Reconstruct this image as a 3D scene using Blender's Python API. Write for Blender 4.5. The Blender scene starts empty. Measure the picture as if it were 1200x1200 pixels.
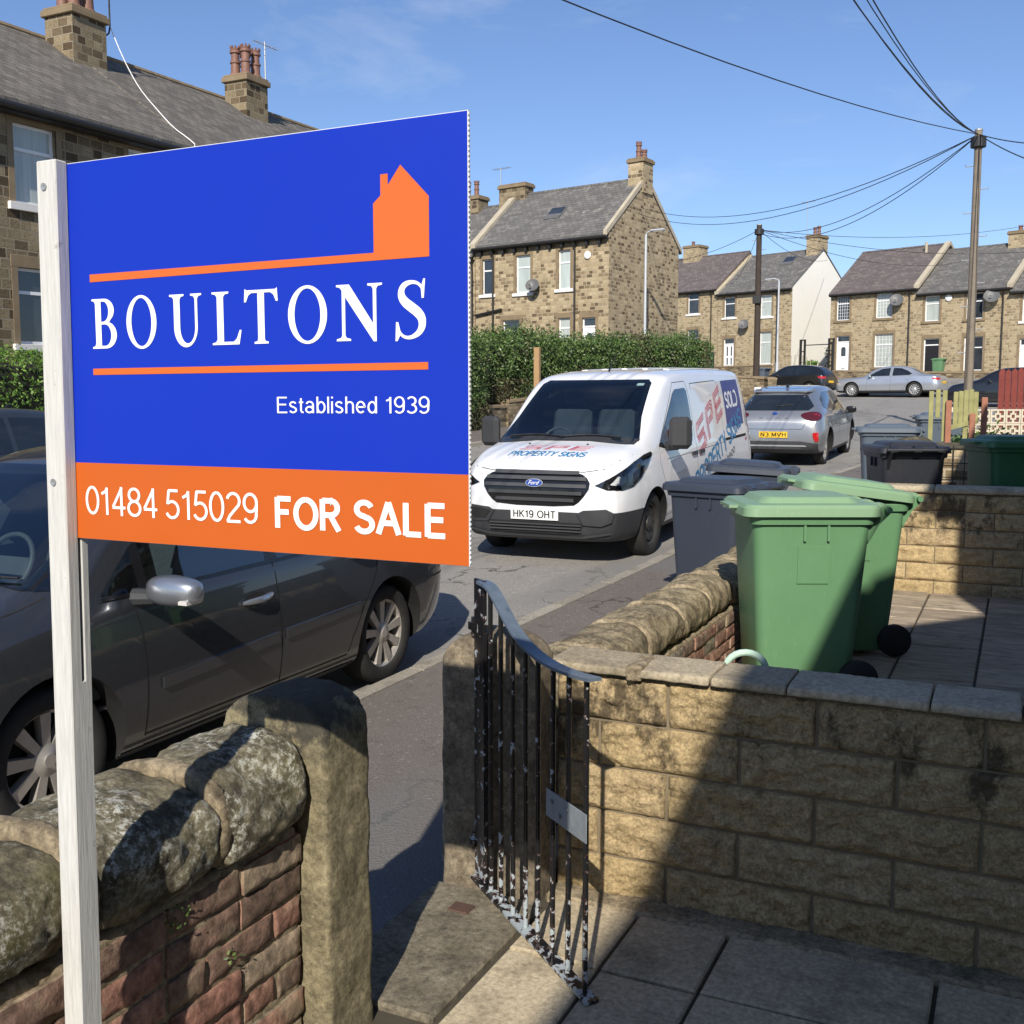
import bpy, bmesh, math, random
from mathutils import Vector, Matrix, noise, geometry
from mathutils.bvhtree import BVHTree
random.seed(7)
C = bpy.context.scene.collection
R = math.radians
scene = bpy.context.scene

# ------------------------------------------------------------------ helpers
def tag(o, label=None, cat=None, group=None, kind=None):
    if label: o['label'] = label
    if cat: o['category'] = cat
    if group: o['group'] = group
    if kind: o['kind'] = kind
    return o

def empty(name, loc=(0,0,0), rz=0, label=None, cat=None, group=None, rot=None):
    o = bpy.data.objects.new(name, None); C.objects.link(o)
    o.location = loc; o.rotation_euler = rot if rot else (0,0,rz)
    o.empty_display_size = .2
    return tag(o, label, cat, group)

def copy_tree(o, parent=None):
    c = o.copy(); C.objects.link(c)
    if parent: c.parent = parent
    for ch in list(o.children):
        copy_tree(ch, c)
    return c

def chaikin(pts, n=1, closed=True):
    for _ in range(n):
        out = []
        m = len(pts)
        rng = range(m) if closed else range(m-1)
        if not closed: out.append(pts[0])
        for i in rng:
            a = Vector(pts[i]); b = Vector(pts[(i+1) % m])
            out.append(tuple(a*.75+b*.25)); out.append(tuple(a*.25+b*.75))
        if not closed: out.append(pts[-1])
        pts = out
    return pts

class MB:
    def __init__(s): s.v=[]; s.f=[]; s.m=[]
    def add(s, vs, fs, m=0):
        b=len(s.v); s.v += [tuple(v) for v in vs]
        for f in fs: s.f.append([b+i for i in f]); s.m.append(m)
    def box(s, x0,x1,y0,y1,z0,z1, m=0, mat=None):
        vs=[(x,y,z) for x in (x0,x1) for y in (y0,y1) for z in (z0,z1)]
        if mat: vs=[mat@Vector(v) for v in vs]
        s.add(vs, [(0,1,3,2),(4,6,7,5),(0,4,5,1),(2,3,7,6),(0,2,6,4),(1,5,7,3)], m)
    def prism(s, pts, fn0, fn1, m=0):
        """closed prism: pts 2D; fn0, fn1 map 2D -> 3D"""
        n=len(pts); vs=[fn0(p) for p in pts]+[fn1(p) for p in pts]
        tri = geometry.tessellate_polygon([[Vector((p[0],p[1],0)) for p in pts]])
        fs=[tuple(t) for t in tri]+[tuple(n+i for i in reversed(t)) for t in tri]
        fs+=[(i,(i+1)%n,n+(i+1)%n,n+i) for i in range(n)]
        s.add(vs, fs, m)
    def tube(s, pts, r, n=8, m=0, cap=True):
        pts=[Vector(p) for p in pts]; rings=[]
        up=Vector((0,0,1)); prev=None
        for i,p in enumerate(pts):
            t=(pts[min(i+1,len(pts)-1)]-pts[max(i-1,0)]).normalized()
            if prev is None:
                a = Vector((1,0,0)) if abs(t.z)>.9 else up
                x=t.cross(a).normalized()
            else:
                x=(prev-t*prev.dot(t)).normalized()
            prev=x; y=t.cross(x)
            rr = r[i] if isinstance(r,(list,tuple)) else r
            rings.append([p+(x*math.cos(2*math.pi*k/n)+y*math.sin(2*math.pi*k/n))*rr for k in range(n)])
        s.loft(rings, m, cap)
    def loft(s, rings, m=0, cap=True, closed=True):
        n=len(rings[0]); vs=[p for r_ in rings for p in r_]; fs=[]
        for i in range(len(rings)-1):
            for k in range(n if closed else n-1):
                a=i*n+k; b=i*n+(k+1)%n
                fs.append((a,b,b+n,a+n))
        if cap and closed:
            fs.append(tuple(reversed(range(n)))); fs.append(tuple((len(rings)-1)*n+k for k in range(n)))
        s.add(vs, fs, m)
    def lathe(s, prof, mat=None, n=24, m=0):
        """prof: list of (r, h); axis = local z"""
        rings=[]
        for r_,h in prof:
            ring=[Vector((r_*math.cos(2*math.pi*k/n), r_*math.sin(2*math.pi*k/n), h)) for k in range(n)]
            if mat: ring=[mat@v for v in ring]
            rings.append(ring)
        s.loft(rings, m, True)
    def build(s, name, mats, parent=None, smooth=False, angle=35, bevel=0, shear=0, fix=True):
        me=bpy.data.meshes.new(name)
        vs = s.v if not shear else [(v[0],v[1],v[2]+shear*v[0]) for v in s.v]
        me.from_pydata(vs, [], s.f); 
        if not isinstance(mats,(list,tuple)): mats=[mats]
        for m in mats: me.materials.append(m)
        me.polygons.foreach_set('material_index', s.m)
        if fix:
            bm=bmesh.new(); bm.from_mesh(me); bmesh.ops.recalc_face_normals(bm, faces=bm.faces); bm.to_mesh(me); bm.free()
        me.update()
        if bevel:
            me=apply_bevel(me, bevel)
        return finish(me, name, parent, smooth, angle)

def apply_bevel(me, w, seg=1):
    bm=bmesh.new(); bm.from_mesh(me)
    eds=[e for e in bm.edges if len(e.link_faces)==2 and e.calc_face_angle(0)>.6]
    if eds: bmesh.ops.bevel(bm, geom=eds, offset=w, segments=seg, affect='EDGES', profile=.6)
    bm.to_mesh(me); bm.free(); return me

def boxuv(me):
    uvl=me.uv_layers.new(name='UVMap') if not me.uv_layers else me.uv_layers[0]
    Z=Vector((0,0,1)); data=[0.0]*(len(me.loops)*2)
    for p in me.polygons:
        n=p.normal
        if abs(n.z)>.985: t=Vector((1,0,0)); b=Vector((0,1,0))
        else:
            t=Z.cross(n); t.normalize(); b=n.cross(t)
        for li in p.loop_indices:
            co=me.vertices[me.loops[li].vertex_index].co
            data[2*li]=co.dot(t); data[2*li+1]=co.dot(b)
    uvl.data.foreach_set('uv', data)

def finish(me, name, parent=None, smooth=False, angle=35):
    boxuv(me)
    if smooth:
        me.polygons.foreach_set('use_smooth',[True]*len(me.polygons))
        me.set_sharp_from_angle(angle=R(angle))
    o=bpy.data.objects.new(name, me); C.objects.link(o)
    if parent: o.parent=parent
    return o

# ------------------------------------------------------------------ materials
def new_mat(name):
    m=bpy.data.materials.new(name); m.use_nodes=True
    nt=m.node_tree; nt.nodes.clear()
    out=nt.nodes.new('ShaderNodeOutputMaterial'); b=nt.nodes.new('ShaderNodeBsdfPrincipled')
    nt.links.new(b.outputs[0], out.inputs[0])
    return m, nt, b
def N(nt, t, **kw):
    n=nt.nodes.new('ShaderNode'+t)
    for k,v in kw.items():
        if k.startswith('i_'):
            key=k[2:]
            n.inputs[int(key) if key.isdigit() else key.replace('_',' ')].default_value=v
        else: setattr(n,k,v)
    return n
def L(nt,a,b): nt.links.new(a,b)
def ramp(nt, fac, stops, interp='LINEAR'):
    r=nt.nodes.new('ShaderNodeValToRGB'); r.color_ramp.interpolation=interp
    e=r.color_ramp.elements
    while len(e)<len(stops): e.new(.5)
    for el,(p,c) in zip(e,stops): el.position=p; el.color=(*c,1) if len(c)==3 else c
    L(nt,fac,r.inputs[0]); return r.outputs[0]
def nz(nt, vec, scale, detail=4, rough=.55, dist=0):
    n=N(nt,'TexNoise'); n.inputs['Scale'].default_value=scale; n.inputs['Detail'].default_value=detail
    n.inputs['Roughness'].default_value=rough; n.inputs['Distortion'].default_value=dist
    if vec is not None: L(nt,vec,n.inputs['Vector'])
    return n.outputs['Fac']
def mixc(nt, fac, a, b, mode='MIX'):
    m=nt.nodes.new('ShaderNodeMix'); m.data_type='RGBA'; m.blend_type=mode
    for idx,v in ((0,fac),(6,a),(7,b)):
        if isinstance(v,(int,float)): m.inputs[idx].default_value=v
        elif isinstance(v,tuple): m.inputs[idx].default_value=(*v,1)
        else: L(nt,v,m.inputs[idx])
    return m.outputs[2]
def hc(nt,f,a=.34,b=.66): return ramp(nt,f,[(a,(0,0,0)),(b,(1,1,1))])
def math_(nt, op, a, b=0.0, clamp=False):
    m=nt.nodes.new('ShaderNodeMath'); m.operation=op; m.use_clamp=clamp
    for i,v in enumerate((a,b)):
        if isinstance(v,(int,float)): m.inputs[i].default_value=v
        else: L(nt,v,m.inputs[i])
    return m.outputs[0]
def bump(nt, b, h, strength=.5, dist=.01, prev=None):
    n=nt.nodes.new('ShaderNodeBump'); n.inputs['Strength'].default_value=strength; n.inputs['Distance'].default_value=dist
    L(nt,h,n.inputs['Height'])
    if prev: L(nt,prev,n.inputs['Normal'])
    if b: L(nt,n.outputs[0],b.inputs['Normal'])
    return n.outputs[0]

def plain(name, col, rough=.5, metal=0, coat=0, var=.12, vscale=6, bumps=0, bscale=60, spec=.5, dirt=None):
    m,nt,b=new_mat(name)
    tc=N(nt,'TexCoord').outputs['Object']
    f=nz(nt,tc,vscale,5)
    c=mixc(nt,f,tuple(max(0,x*(1-var)) for x in col),tuple(min(1,x*(1+var)) for x in col))
    if dirt:
        g=nz(nt,tc,dirt[1],6,.7); gm=ramp(nt,g,[(dirt[2],(0,0,0)),(dirt[2]+.15,(1,1,1))])
        c=mixc(nt,gm,c,dirt[0])
    L(nt,c,b.inputs['Base Color']); b.inputs['Roughness'].default_value=rough
    b.inputs['Metallic'].default_value=metal; b.inputs['Coat Weight'].default_value=coat
    b.inputs['Coat Roughness'].default_value=.04
    b.inputs['Specular IOR Level'].default_value=spec
    if rough>.12:
        rr=ramp(nt,nz(nt,tc,vscale*1.7,4),[(0.2,(max(0,rough-.08),)*3),(.8,(min(1,rough+.1),)*3)]); L(nt,rr,b.inputs['Roughness'])
    if bumps: bump(nt,b,nz(nt,tc,bscale,5),bumps,.004)
    return m

def masonry(name, palette, mortar, w=.36, h=.175, ms=.012, dist=.02, soot=.0, bs=.6, backing=False, squash=1.0, sfreq=2, lich=None):
    m,nt,b=new_mat(name)
    uv=N(nt,'UVMap').outputs['UV']
    nc=N(nt,'TexNoise'); nc.inputs['Scale'].default_value=2.6; nc.inputs['Detail'].default_value=3; L(nt,uv,nc.inputs['Vector'])
    vm=N(nt,'VectorMath',operation='SUBTRACT'); L(nt,nc.outputs['Color'],vm.inputs[0]); vm.inputs[1].default_value=(.5,.5,.5)
    vs=N(nt,'VectorMath',operation='SCALE'); L(nt,vm.outputs[0],vs.inputs[0]); vs.inputs['Scale'].default_value=dist
    va=N(nt,'VectorMath',operation='ADD'); L(nt,uv,va.inputs[0]); L(nt,vs.outputs[0],va.inputs[1])
    br=N(nt,'TexBrick'); L(nt,va.outputs[0],br.inputs['Vector'])
    br.offset=.43; br.squash=squash; br.squash_frequency=sfreq
    for k,v in (('Scale',1),('Mortar Size',ms),('Mortar Smooth',.25),('Brick Width',w),('Row Height',h),('Bias',0)): br.inputs[k].default_value=v
    br.inputs['Color1'].default_value=(0,0,0,1); br.inputs['Color2'].default_value=(1,1,1,1); br.inputs['Mortar'].default_value=(.5,.5,.5,1)
    st=[(i/(len(palette)),c) for i,c in enumerate(palette)]
    col=ramp(nt,br.outputs['Color'],st,'CONSTANT')
    n1=nz(nt,uv,22,6,.7)
    col=mixc(nt,.55,col,mixc(nt,hc(nt,n1),(.2,.2,.2),(.8,.8,.8)),'OVERLAY')
    n2=nz(nt,uv,1.1,4)
    if soot: col=mixc(nt,math_(nt,'MULTIPLY',ramp(nt,n2,[(.4,(0,0,0)),(.75,(1,1,1))]),soot),col,(.05,.042,.033))
    if lich: col=mixc(nt,ramp(nt,nz(nt,uv,lich[1],5,.7),[(lich[2],(0,0,0)),(lich[2]+.1,(1,1,1))]),col,lich[0])
    mcol=mixc(nt,n1,tuple(x*.75 for x in mortar),mortar)
    c=mixc(nt,br.outputs['Fac'],col,mcol)
    L(nt,c,b.inputs['Base Color']); b.inputs['Roughness'].default_value=.9; b.inputs['Specular IOR Level'].default_value=.25
    inv=math_(nt,'SUBTRACT',1.0,br.outputs['Fac'])
    hh=math_(nt,'ADD',inv,math_(nt,'MULTIPLY',n1,.9))
    bump(nt,b,hh,bs,.02)
    return m

M={}
# far and mid masonry (sandstone)
PAL=[(.13,.092,.052),(.37,.285,.17),(.43,.34,.21),(.25,.185,.11),(.40,.315,.19),(.33,.255,.155),(.47,.375,.235),(.21,.155,.09)]
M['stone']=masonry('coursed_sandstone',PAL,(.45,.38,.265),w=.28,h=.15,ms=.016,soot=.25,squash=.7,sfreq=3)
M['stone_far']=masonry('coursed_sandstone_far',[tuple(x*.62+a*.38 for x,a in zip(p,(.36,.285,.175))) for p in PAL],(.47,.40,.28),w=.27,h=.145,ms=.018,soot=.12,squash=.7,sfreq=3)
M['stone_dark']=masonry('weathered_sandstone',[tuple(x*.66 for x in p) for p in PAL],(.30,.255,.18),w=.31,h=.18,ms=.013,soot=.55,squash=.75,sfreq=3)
M['lowwall']=masonry('garden_sandstone',[tuple(x*.75 for x in p) for p in PAL],(.2,.17,.12),w=.3,h=.12,ms=.014,soot=.7)
M['trim']=plain('dressed_stone',(.23,.175,.11),.9,var=.35,vscale=3,bumps=.3,bscale=40,spec=.2)
M['trimpale']=plain('painted_sill',(.72,.70,.66),.7,var=.08)
M['coping_pale']=plain('verge_coping',(.42,.37,.28),.9,var=.3,vscale=2,bumps=.3,bscale=30,spec=.2)
def slate(name, pal, lich=None):
    return masonry(name,pal,(.06,.056,.052),w=.27,h=.2,ms=.008,dist=.006,soot=.25,bs=.7,lich=lich)
M['slate']=slate('stone_slate_grey',[(.125,.115,.102),(.155,.143,.125),(.175,.16,.138),(.14,.128,.112),(.19,.172,.148)],((.22,.205,.165),3.2,.62))
M['slate_blue']=slate('welsh_slate_grey',[(.125,.12,.117),(.15,.144,.138),(.18,.172,.162),(.14,.134,.13)],((.34,.32,.28),1.3,.60))
M['slate_purple']=slate('welsh_slate_purple',[(.125,.105,.105),(.15,.125,.122),(.175,.147,.142),(.135,.113,.112)],((.36,.34,.33),.9,.69))
M['render']=plain('cream_render',(.84,.82,.75),.9,var=.05,vscale=1.2,spec=.2,dirt=((.46,.41,.32),2.2,.68))
M['pot']=plain('chimney_pot_clay',(.20,.10,.07),.6,var=.4,vscale=8)
M['lead']=plain('lead_flashing',(.42,.42,.43),.6,var=.25,vscale=8)
M['pvc']=plain('white_window_frame',(.80,.80,.80),.35,var=.03)
M['black']=plain('black_gutter_paint',(.02,.019,.018),.45,var=.2)
M['blackdoor']=plain('black_door_paint',(.022,.022,.025),.3,var=.2)
M['dishgrey']=plain('satellite_dish_grey',(.12,.12,.12),.5)
M['metal']=plain('galvanised_metal',(.42,.43,.44),.45,metal=.6,var=.15,vscale=20)
M['steelgrey']=plain('lamp_column_grey',(.50,.52,.54),.5,metal=.2,var=.1)
M['white']=plain('white_gloss',(.82,.82,.81),.3,var=.03)
def glassmat(name, col, net=None):
    m,nt,b=new_mat(name)
    tc=N(nt,'TexCoord').outputs['Object']
    if net:
        mp=N(nt,'Mapping'); mp.inputs['Scale'].default_value=(net,.3,.3); L(nt,tc,mp.inputs[0])
        w=nz(nt,mp.outputs[0],2.,2)
        c=mixc(nt,ramp(nt,w,[(.3,(0,0,0)),(.7,(1,1,1))]),tuple(x*.82 for x in col),tuple(min(1,x*1.1) for x in col))
    else:
        w=nz(nt,tc,2.5,2); c=mixc(nt,w,tuple(x*.4 for x in col),tuple(x*1.7 for x in col))
    L(nt,c,b.inputs['Base Color']); b.inputs['Roughness'].default_value=.05 if not net else .12
    b.inputs['Coat Weight'].default_value=.8; b.inputs['Coat Roughness'].default_value=.02
    return m
M['pane']=glassmat('window_glass_dark',(.03,.036,.045))
M['pane_net']=glassmat('window_glass_with_net',(.42,.46,.43),net=9)
M['pane_blind']=glassmat('window_glass_pale_blind',(.45,.50,.47),net=2)

# cars
def paint(name,col,metal=.0,rough=.35,flake=0,dust=.0):
    m,nt,b=new_mat(name)
    tc=N(nt,'TexCoord').outputs['Object']
    c=mixc(nt,nz(nt,tc,3,4),tuple(x*.93 for x in col),tuple(min(1,x*1.06) for x in col))
    if dust:
        d=nz(nt,tc,9,6,.7); sp=N(nt,'SeparateXYZ'); L(nt,tc,sp.inputs[0])
        low=N(nt,'MapRange'); L(nt,sp.outputs['Z'],low.inputs['Value']); low.inputs['From Min'].default_value=.9; low.inputs['From Max'].default_value=.15
        c=mixc(nt,math_(nt,'MULTIPLY',math_(nt,'MULTIPLY',d,low.outputs[0]),dust,True),c,(.16,.135,.10))
    # dark lining on the inside of the shell
    g=N(nt,'NewGeometry'); c=mixc(nt,g.outputs['Backfacing'],c,(.03,.03,.032))
    L(nt,c,b.inputs['Base Color']); b.inputs['Metallic'].default_value=metal; b.inputs['Roughness'].default_value=rough
    b.inputs['Coat Weight'].default_value=1; b.inputs['Coat Roughness'].default_value=.03
    cw=math_(nt,'SUBTRACT',1.0,g.outputs['Backfacing']); L(nt,cw,b.inputs['Coat Weight'])
    return m
M['van_white']=paint('van_white_paint',(.74,.75,.765),dust=.25)
M['touran']=paint('charcoal_car_paint',(.042,.046,.054),metal=.5,rough=.26,dust=.25)
M['puma']=paint('silver_grey_car_paint',(.36,.37,.38),metal=.7,rough=.32,dust=.3)
M['silver']=paint('pale_silver_car_paint',(.55,.58,.62),metal=.7,rough=.3)
M['carblack']=paint('black_car_paint',(.008,.009,.011),rough=.3)
M['navy']=paint('dark_blue_grey_car_paint',(.04,.05,.06),metal=.4,rough=.35)
M['plastic']=plain('dark_grey_car_plastic',(.032,.033,.036),.55,var=.2,vscale=12,bumps=.05,bscale=300)
M['gap']=plain('panel_gap',(.008,.008,.008),.8)
M['trimblack']=plain('gloss_black_trim',(.010,.010,.011),.15)
M['slat']=plain('grille_slat_plastic',(.050,.052,.055),.42)
M['tyre']=plain('tyre_rubber',(.030,.029,.028),.85,var=.3,vscale=14,bumps=.1,bscale=120,spec=.25)
M['alloy']=plain('brushed_alloy_rim',(.46,.43,.39),.4,metal=.55,var=.2,vscale=20)
M['alloybright']=plain('bright_alloy_rim',(.62,.62,.62),.35,metal=.6,var=.12,vscale=20)
M['steelwheel']=plain('dark_steel_wheel',(.06,.058,.055),.5,metal=.5,var=.25,vscale=20)
M['chrome']=plain('chrome_reflector',(.80,.81,.83),.3,metal=.1,var=.6,vscale=50,bumps=.8,bscale=60)
M['mirrorcap']=plain('silver_mirror_cap',(.40,.42,.45),.3,metal=.8,coat=.8,var=.05)
M['red_lamp']=plain('red_tail_lamp',(.42,.012,.012),.12,coat=1,var=.2,vscale=30)
M['dark_red_lamp']=plain('smoked_tail_lamp',(.07,.008,.010),.12,coat=1,var=.3,vscale=20)
M['amber']=plain('indicator_clear',(.6,.58,.55),.2,coat=1)
M['plate_white']=plain('number_plate_white',(.78,.78,.76),.4,var=.03)
M['plate_yellow']=plain('number_plate_yellow',(.80,.50,.03),.4,var=.03)
M['ink']=plain('plate_black_ink',(.01,.01,.01),.5)
M['blue_text']=plain('vinyl_teal_blue',(.015,.19,.40),.4)
M['red_text']=plain('vinyl_red',(.55,.035,.06),.4)
M['blue_badge']=plain('blue_badge',(.02,.06,.28),.25,coat=1)
M['navy_vinyl']=plain('vinyl_navy',(.035,.04,.20),.4)
M['seat']=plain('car_seat_cloth',(.07,.075,.085),.9)
M['paper']=plain('paper_white',(.75,.76,.74),.6)
def carglass(name, tint, alpha):
    m,nt,b=new_mat(name); nt.nodes.remove(b)
    out=[n for n in nt.nodes if n.type=='OUTPUT_MATERIAL'][0]
    t=N(nt,'BsdfTransparent'); t.inputs[0].default_value=(*tint,1)
    g=N(nt,'BsdfGlossy'); g.inputs['Roughness'].default_value=.02; g.inputs[0].default_value=(.9,.95,1,1)
    fr=N(nt,'Fresnel'); fr.inputs[0].default_value=1.5
    f2=math_(nt,'ADD',fr.outputs[0],alpha,True)
    mx=N(nt,'MixShader'); L(nt,f2,mx.inputs[0]); L(nt,t.outputs[0],mx.inputs[1]); L(nt,g.outputs[0],mx.inputs[2])
    L(nt,mx.outputs[0],out.inputs[0]); return m
M['glass']=carglass('car_glass',(.55,.66,.68),.075)
M['darkglass']=glassmat('tinted_car_glass',(.012,.016,.02))
M['lens']=carglass('lamp_lens',(.85,.87,.88),.02)

# wood, metal, plastic
def woodpaint():
    m,nt,b=new_mat('white_painted_timber')
    tc=N(nt,'TexCoord').outputs['Object']
    mp=N(nt,'Mapping'); mp.inputs['Scale'].default_value=(60,60,3.5); L(nt,tc,mp.inputs[0])
    g=nz(nt,mp.outputs[0],3,6,.7); f=nz(nt,tc,25,5,.7)
    c=mixc(nt,ramp(nt,g,[(.25,(0,0,0)),(.6,(1,1,1))]),(.42,.42,.40),(.60,.60,.575))
    c=mixc(nt,ramp(nt,f,[(.66,(0,0,0)),(.74,(1,1,1))]),c,(.33,.30,.26))
    L(nt,c,b.inputs['Base Color']); b.inputs['Roughness'].default_value=.7
    bump(nt,b,g,.5,.002); return m
M['postwood']=woodpaint()
M['signblue']=plain('sign_blue_print',(.004,.029,.42),.42,var=.03,vscale=2,bumps=.015,bscale=200,spec=.3)
M['signorange']=plain('sign_orange_print',(.52,.103,.010),.35,var=.03)
M['signorange2']=plain('sign_orange_print_light',(.62,.128,.018),.35,var=.02)
M['signwhite']=plain('sign_white_print',(.84,.84,.85),.4,var=.02)
M['signedge']=plain('corrugated_plastic_edge',(.72,.73,.76),.5)
def chipped():
    m,nt,b=new_mat('chipped_black_gate_paint')
    tc=N(nt,'TexCoord').outputs['Object']
    f=nz(nt,tc,34,6,.62,.3); g=nz(nt,tc,5,3)
    sp=N(nt,'SeparateXYZ'); L(nt,tc,sp.inputs[0])
    lo=N(nt,'MapRange'); L(nt,sp.outputs['Z'],lo.inputs['Value']); lo.inputs['From Min'].default_value=.32; lo.inputs['From Max'].default_value=0
    lo.inputs['To Max'].default_value=.09
    s=math_(nt,'ADD',math_(nt,'ADD',math_(nt,'MULTIPLY',f,.8),math_(nt,'MULTIPLY',g,.28)),lo.outputs[0])
    k=ramp(nt,s,[(.628,(0,0,0)),(.642,(1,1,1))])
    c=mixc(nt,k,mixc(nt,ramp(nt,s,[(.600,(0,0,0)),(.626,(1,1,1))]),(.012,.012,.013),(.085,.038,.022)),mixc(nt,nz(nt,tc,160,3),(.24,.28,.30),(.42,.47,.50)))
    L(nt,c,b.inputs['Base Color']); 
    L(nt,ramp(nt,k,[(0,(.22,.22,.22)),(1,(.6,.6,.6))]),b.inputs['Roughness'])
    bump(nt,b,math_(nt,'SUBTRACT',1.0,k),.5,.0015); return m
M['gate']=chipped()
M['gatetop']=plain('blue_grey_gate_paint',(.10,.13,.17),.32,var=.35,vscale=30,dirt=((.012,.012,.014),18,.60))
M['latch']=plain('grey_latch_paint',(.20,.225,.245),.55,var=.3,vscale=30,bumps=.4,bscale=60)
def binmat(name,col,scuff=.5):
    m,nt,b=new_mat(name)
    tc=N(nt,'TexCoord').outputs['Object']
    mp=N(nt,'Mapping'); mp.inputs['Scale'].default_value=(3,3,1); mp.inputs['Rotation'].default_value=(.3,.2,0); L(nt,tc,mp.inputs[0])
    f=nz(nt,tc,3,5); s=nz(nt,mp.outputs[0],14,8,.8)
    c=mixc(nt,f,tuple(x*.88 for x in col),tuple(x*1.1 for x in col))
    c=mixc(nt,math_(nt,'MULTIPLY',ramp(nt,s,[(.60,(0,0,0)),(.72,(1,1,1))]),scuff),c,tuple(min(1,x*1.7+.05) for x in col))
    L(nt,c,b.inputs['Base Color'])
    L(nt,ramp(nt,s,[(.3,(.34,)*3),(.7,(.52,)*3)]),b.inputs['Roughness'])
    bump(nt,b,nz(nt,tc,120,3),.06,.002); return m
M['bin_green']=binmat('green_bin_plastic',(.115,.24,.118)); M['bin_green_lid']=binmat('faded_green_bin_lid',(.20,.32,.19),.6)
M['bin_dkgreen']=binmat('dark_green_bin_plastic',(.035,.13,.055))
M['bin_slate']=binmat('slate_grey_bin_plastic',(.036,.045,.065),.35)
M['bin_grey']=binmat('blue_grey_bin_plastic',(.09,.115,.145),.35)
M['bin_black']=binmat('black_bin_plastic',(.022,.024,.03),.3)
M['rubber']=plain('bin_wheel_rubber',(.012,.012,.012),.7)
M['rust']=plain('rusty_iron',(.09,.05,.035),.8,var=.4,vscale=40)
M['hose']=plain('pale_green_hose',(.45,.62,.50),.4)
M['poletimber']=plain('weathered_pole_timber',(.21,.175,.135),.9,var=.35,vscale=5,bumps=.3,bscale=50,spec=.2)
M['poledark']=plain('creosoted_pole_timber',(.055,.043,.035),.85,var=.3,vscale=5,bumps=.3,bscale=50,spec=.2)
M['cable']=plain('black_cable',(.02,.02,.022),.6)
M['whitecable']=plain('white_cable',(.75,.75,.74),.5)
M['woodpost']=plain('bare_timber_post',(.36,.225,.11),.8,var=.2,vscale=6,bumps=.3,bscale=40)
M['algaewood']=plain('algae_covered_boards',(.30,.29,.13),.9,var=.5,vscale=9,bumps=.5,bscale=50,spec=.2)
M['orangewood']=plain('orange_stained_timber',(.33,.14,.085),.8,var=.3,vscale=10,bumps=.4,bscale=50)
M['redwood']=plain('red_stained_boards',(.18,.030,.020),.75,var=.35,vscale=9,bumps=.4,bscale=50,dirt=((.38,.22,.17),16,.69))
M['screenblock']=plain('cream_screen_block',(.58,.52,.40),.9,var=.2,vscale=8,bumps=.3,bscale=50,spec=.2)
M['greenboard']=plain('dark_green_boarding',(.035,.075,.04),.7,var=.2)

# near masonry: rock, brick, block, slabs
def rock(name, cols, lich=((.42,.42,.36),.56), moss=((.10,.105,.035),.55), bs=1.0, top=0):
    m,nt,b=new_mat(name)
    tc=N(nt,'TexCoord').outputs['Object']
    a=nz(nt,tc,11,10,.74,.12); c_=nz(nt,tc,55,8,.8); d=nz(nt,tc,3.2,5,.6)
    col=ramp(nt,a,[(.30,cols[0]),(.45,cols[1]),(.56,cols[2]),(.72,cols[3])])
    col=mixc(nt,ramp(nt,d,[(moss[1],(0,0,0)),(moss[1]+.14,(1,1,1))]),col,moss[0])
    l=math_(nt,'MULTIPLY',ramp(nt,c_,[(lich[1],(0,0,0)),(lich[1]+.07,(1,1,1))]),ramp(nt,nz(nt,tc,5,4),[(.45,(0,0,0)),(.6,(1,1,1))]))
    col=mixc(nt,l,col,lich[0])
    col=mixc(nt,.85,col,mixc(nt,ramp(nt,c_,[(.3,(0,0,0)),(.7,(1,1,1))]),(.12,.12,.12),(.88,.88,.86)),'OVERLAY')
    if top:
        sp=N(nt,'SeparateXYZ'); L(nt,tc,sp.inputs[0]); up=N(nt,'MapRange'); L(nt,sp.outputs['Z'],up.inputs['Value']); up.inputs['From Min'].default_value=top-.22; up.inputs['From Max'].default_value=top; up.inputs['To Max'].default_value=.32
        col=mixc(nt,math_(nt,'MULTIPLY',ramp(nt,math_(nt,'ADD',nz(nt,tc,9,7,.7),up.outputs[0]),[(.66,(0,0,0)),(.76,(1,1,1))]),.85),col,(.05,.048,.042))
    L(nt,col,b.inputs['Base Color']); b.inputs['Roughness'].default_value=.93; b.inputs['Specular IOR Level'].default_value=.2
    n1=bump(nt,None,a,bs*.8,.02); bump(nt,b,c_,bs,.006,n1); return m
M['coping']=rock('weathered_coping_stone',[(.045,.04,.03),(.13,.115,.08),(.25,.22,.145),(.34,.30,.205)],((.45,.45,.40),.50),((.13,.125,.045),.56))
M['coping2']=rock('sandy_coping_stone',[(.07,.058,.042),(.19,.155,.10),(.34,.28,.18),(.42,.36,.24)],((.36,.34,.28),.60),((.13,.12,.05),.62))  # paler, sandier stone for the low wall beside the green bins
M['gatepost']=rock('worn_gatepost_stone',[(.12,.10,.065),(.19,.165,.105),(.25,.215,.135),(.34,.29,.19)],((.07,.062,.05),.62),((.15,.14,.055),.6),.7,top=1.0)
M['gatepost_red']=rock('brown_gatepost_stone',[(.09,.075,.058),(.145,.118,.085),(.20,.165,.118),(.34,.28,.18)],((.20,.17,.11),.62),((.22,.18,.09),.66),.4)
M['threshold']=rock('worn_threshold_stone',[(.09,.078,.058),(.15,.13,.098),(.20,.175,.13),(.26,.23,.175)],((.33,.30,.24),.64),((.10,.095,.05),.64),.4)
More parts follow.
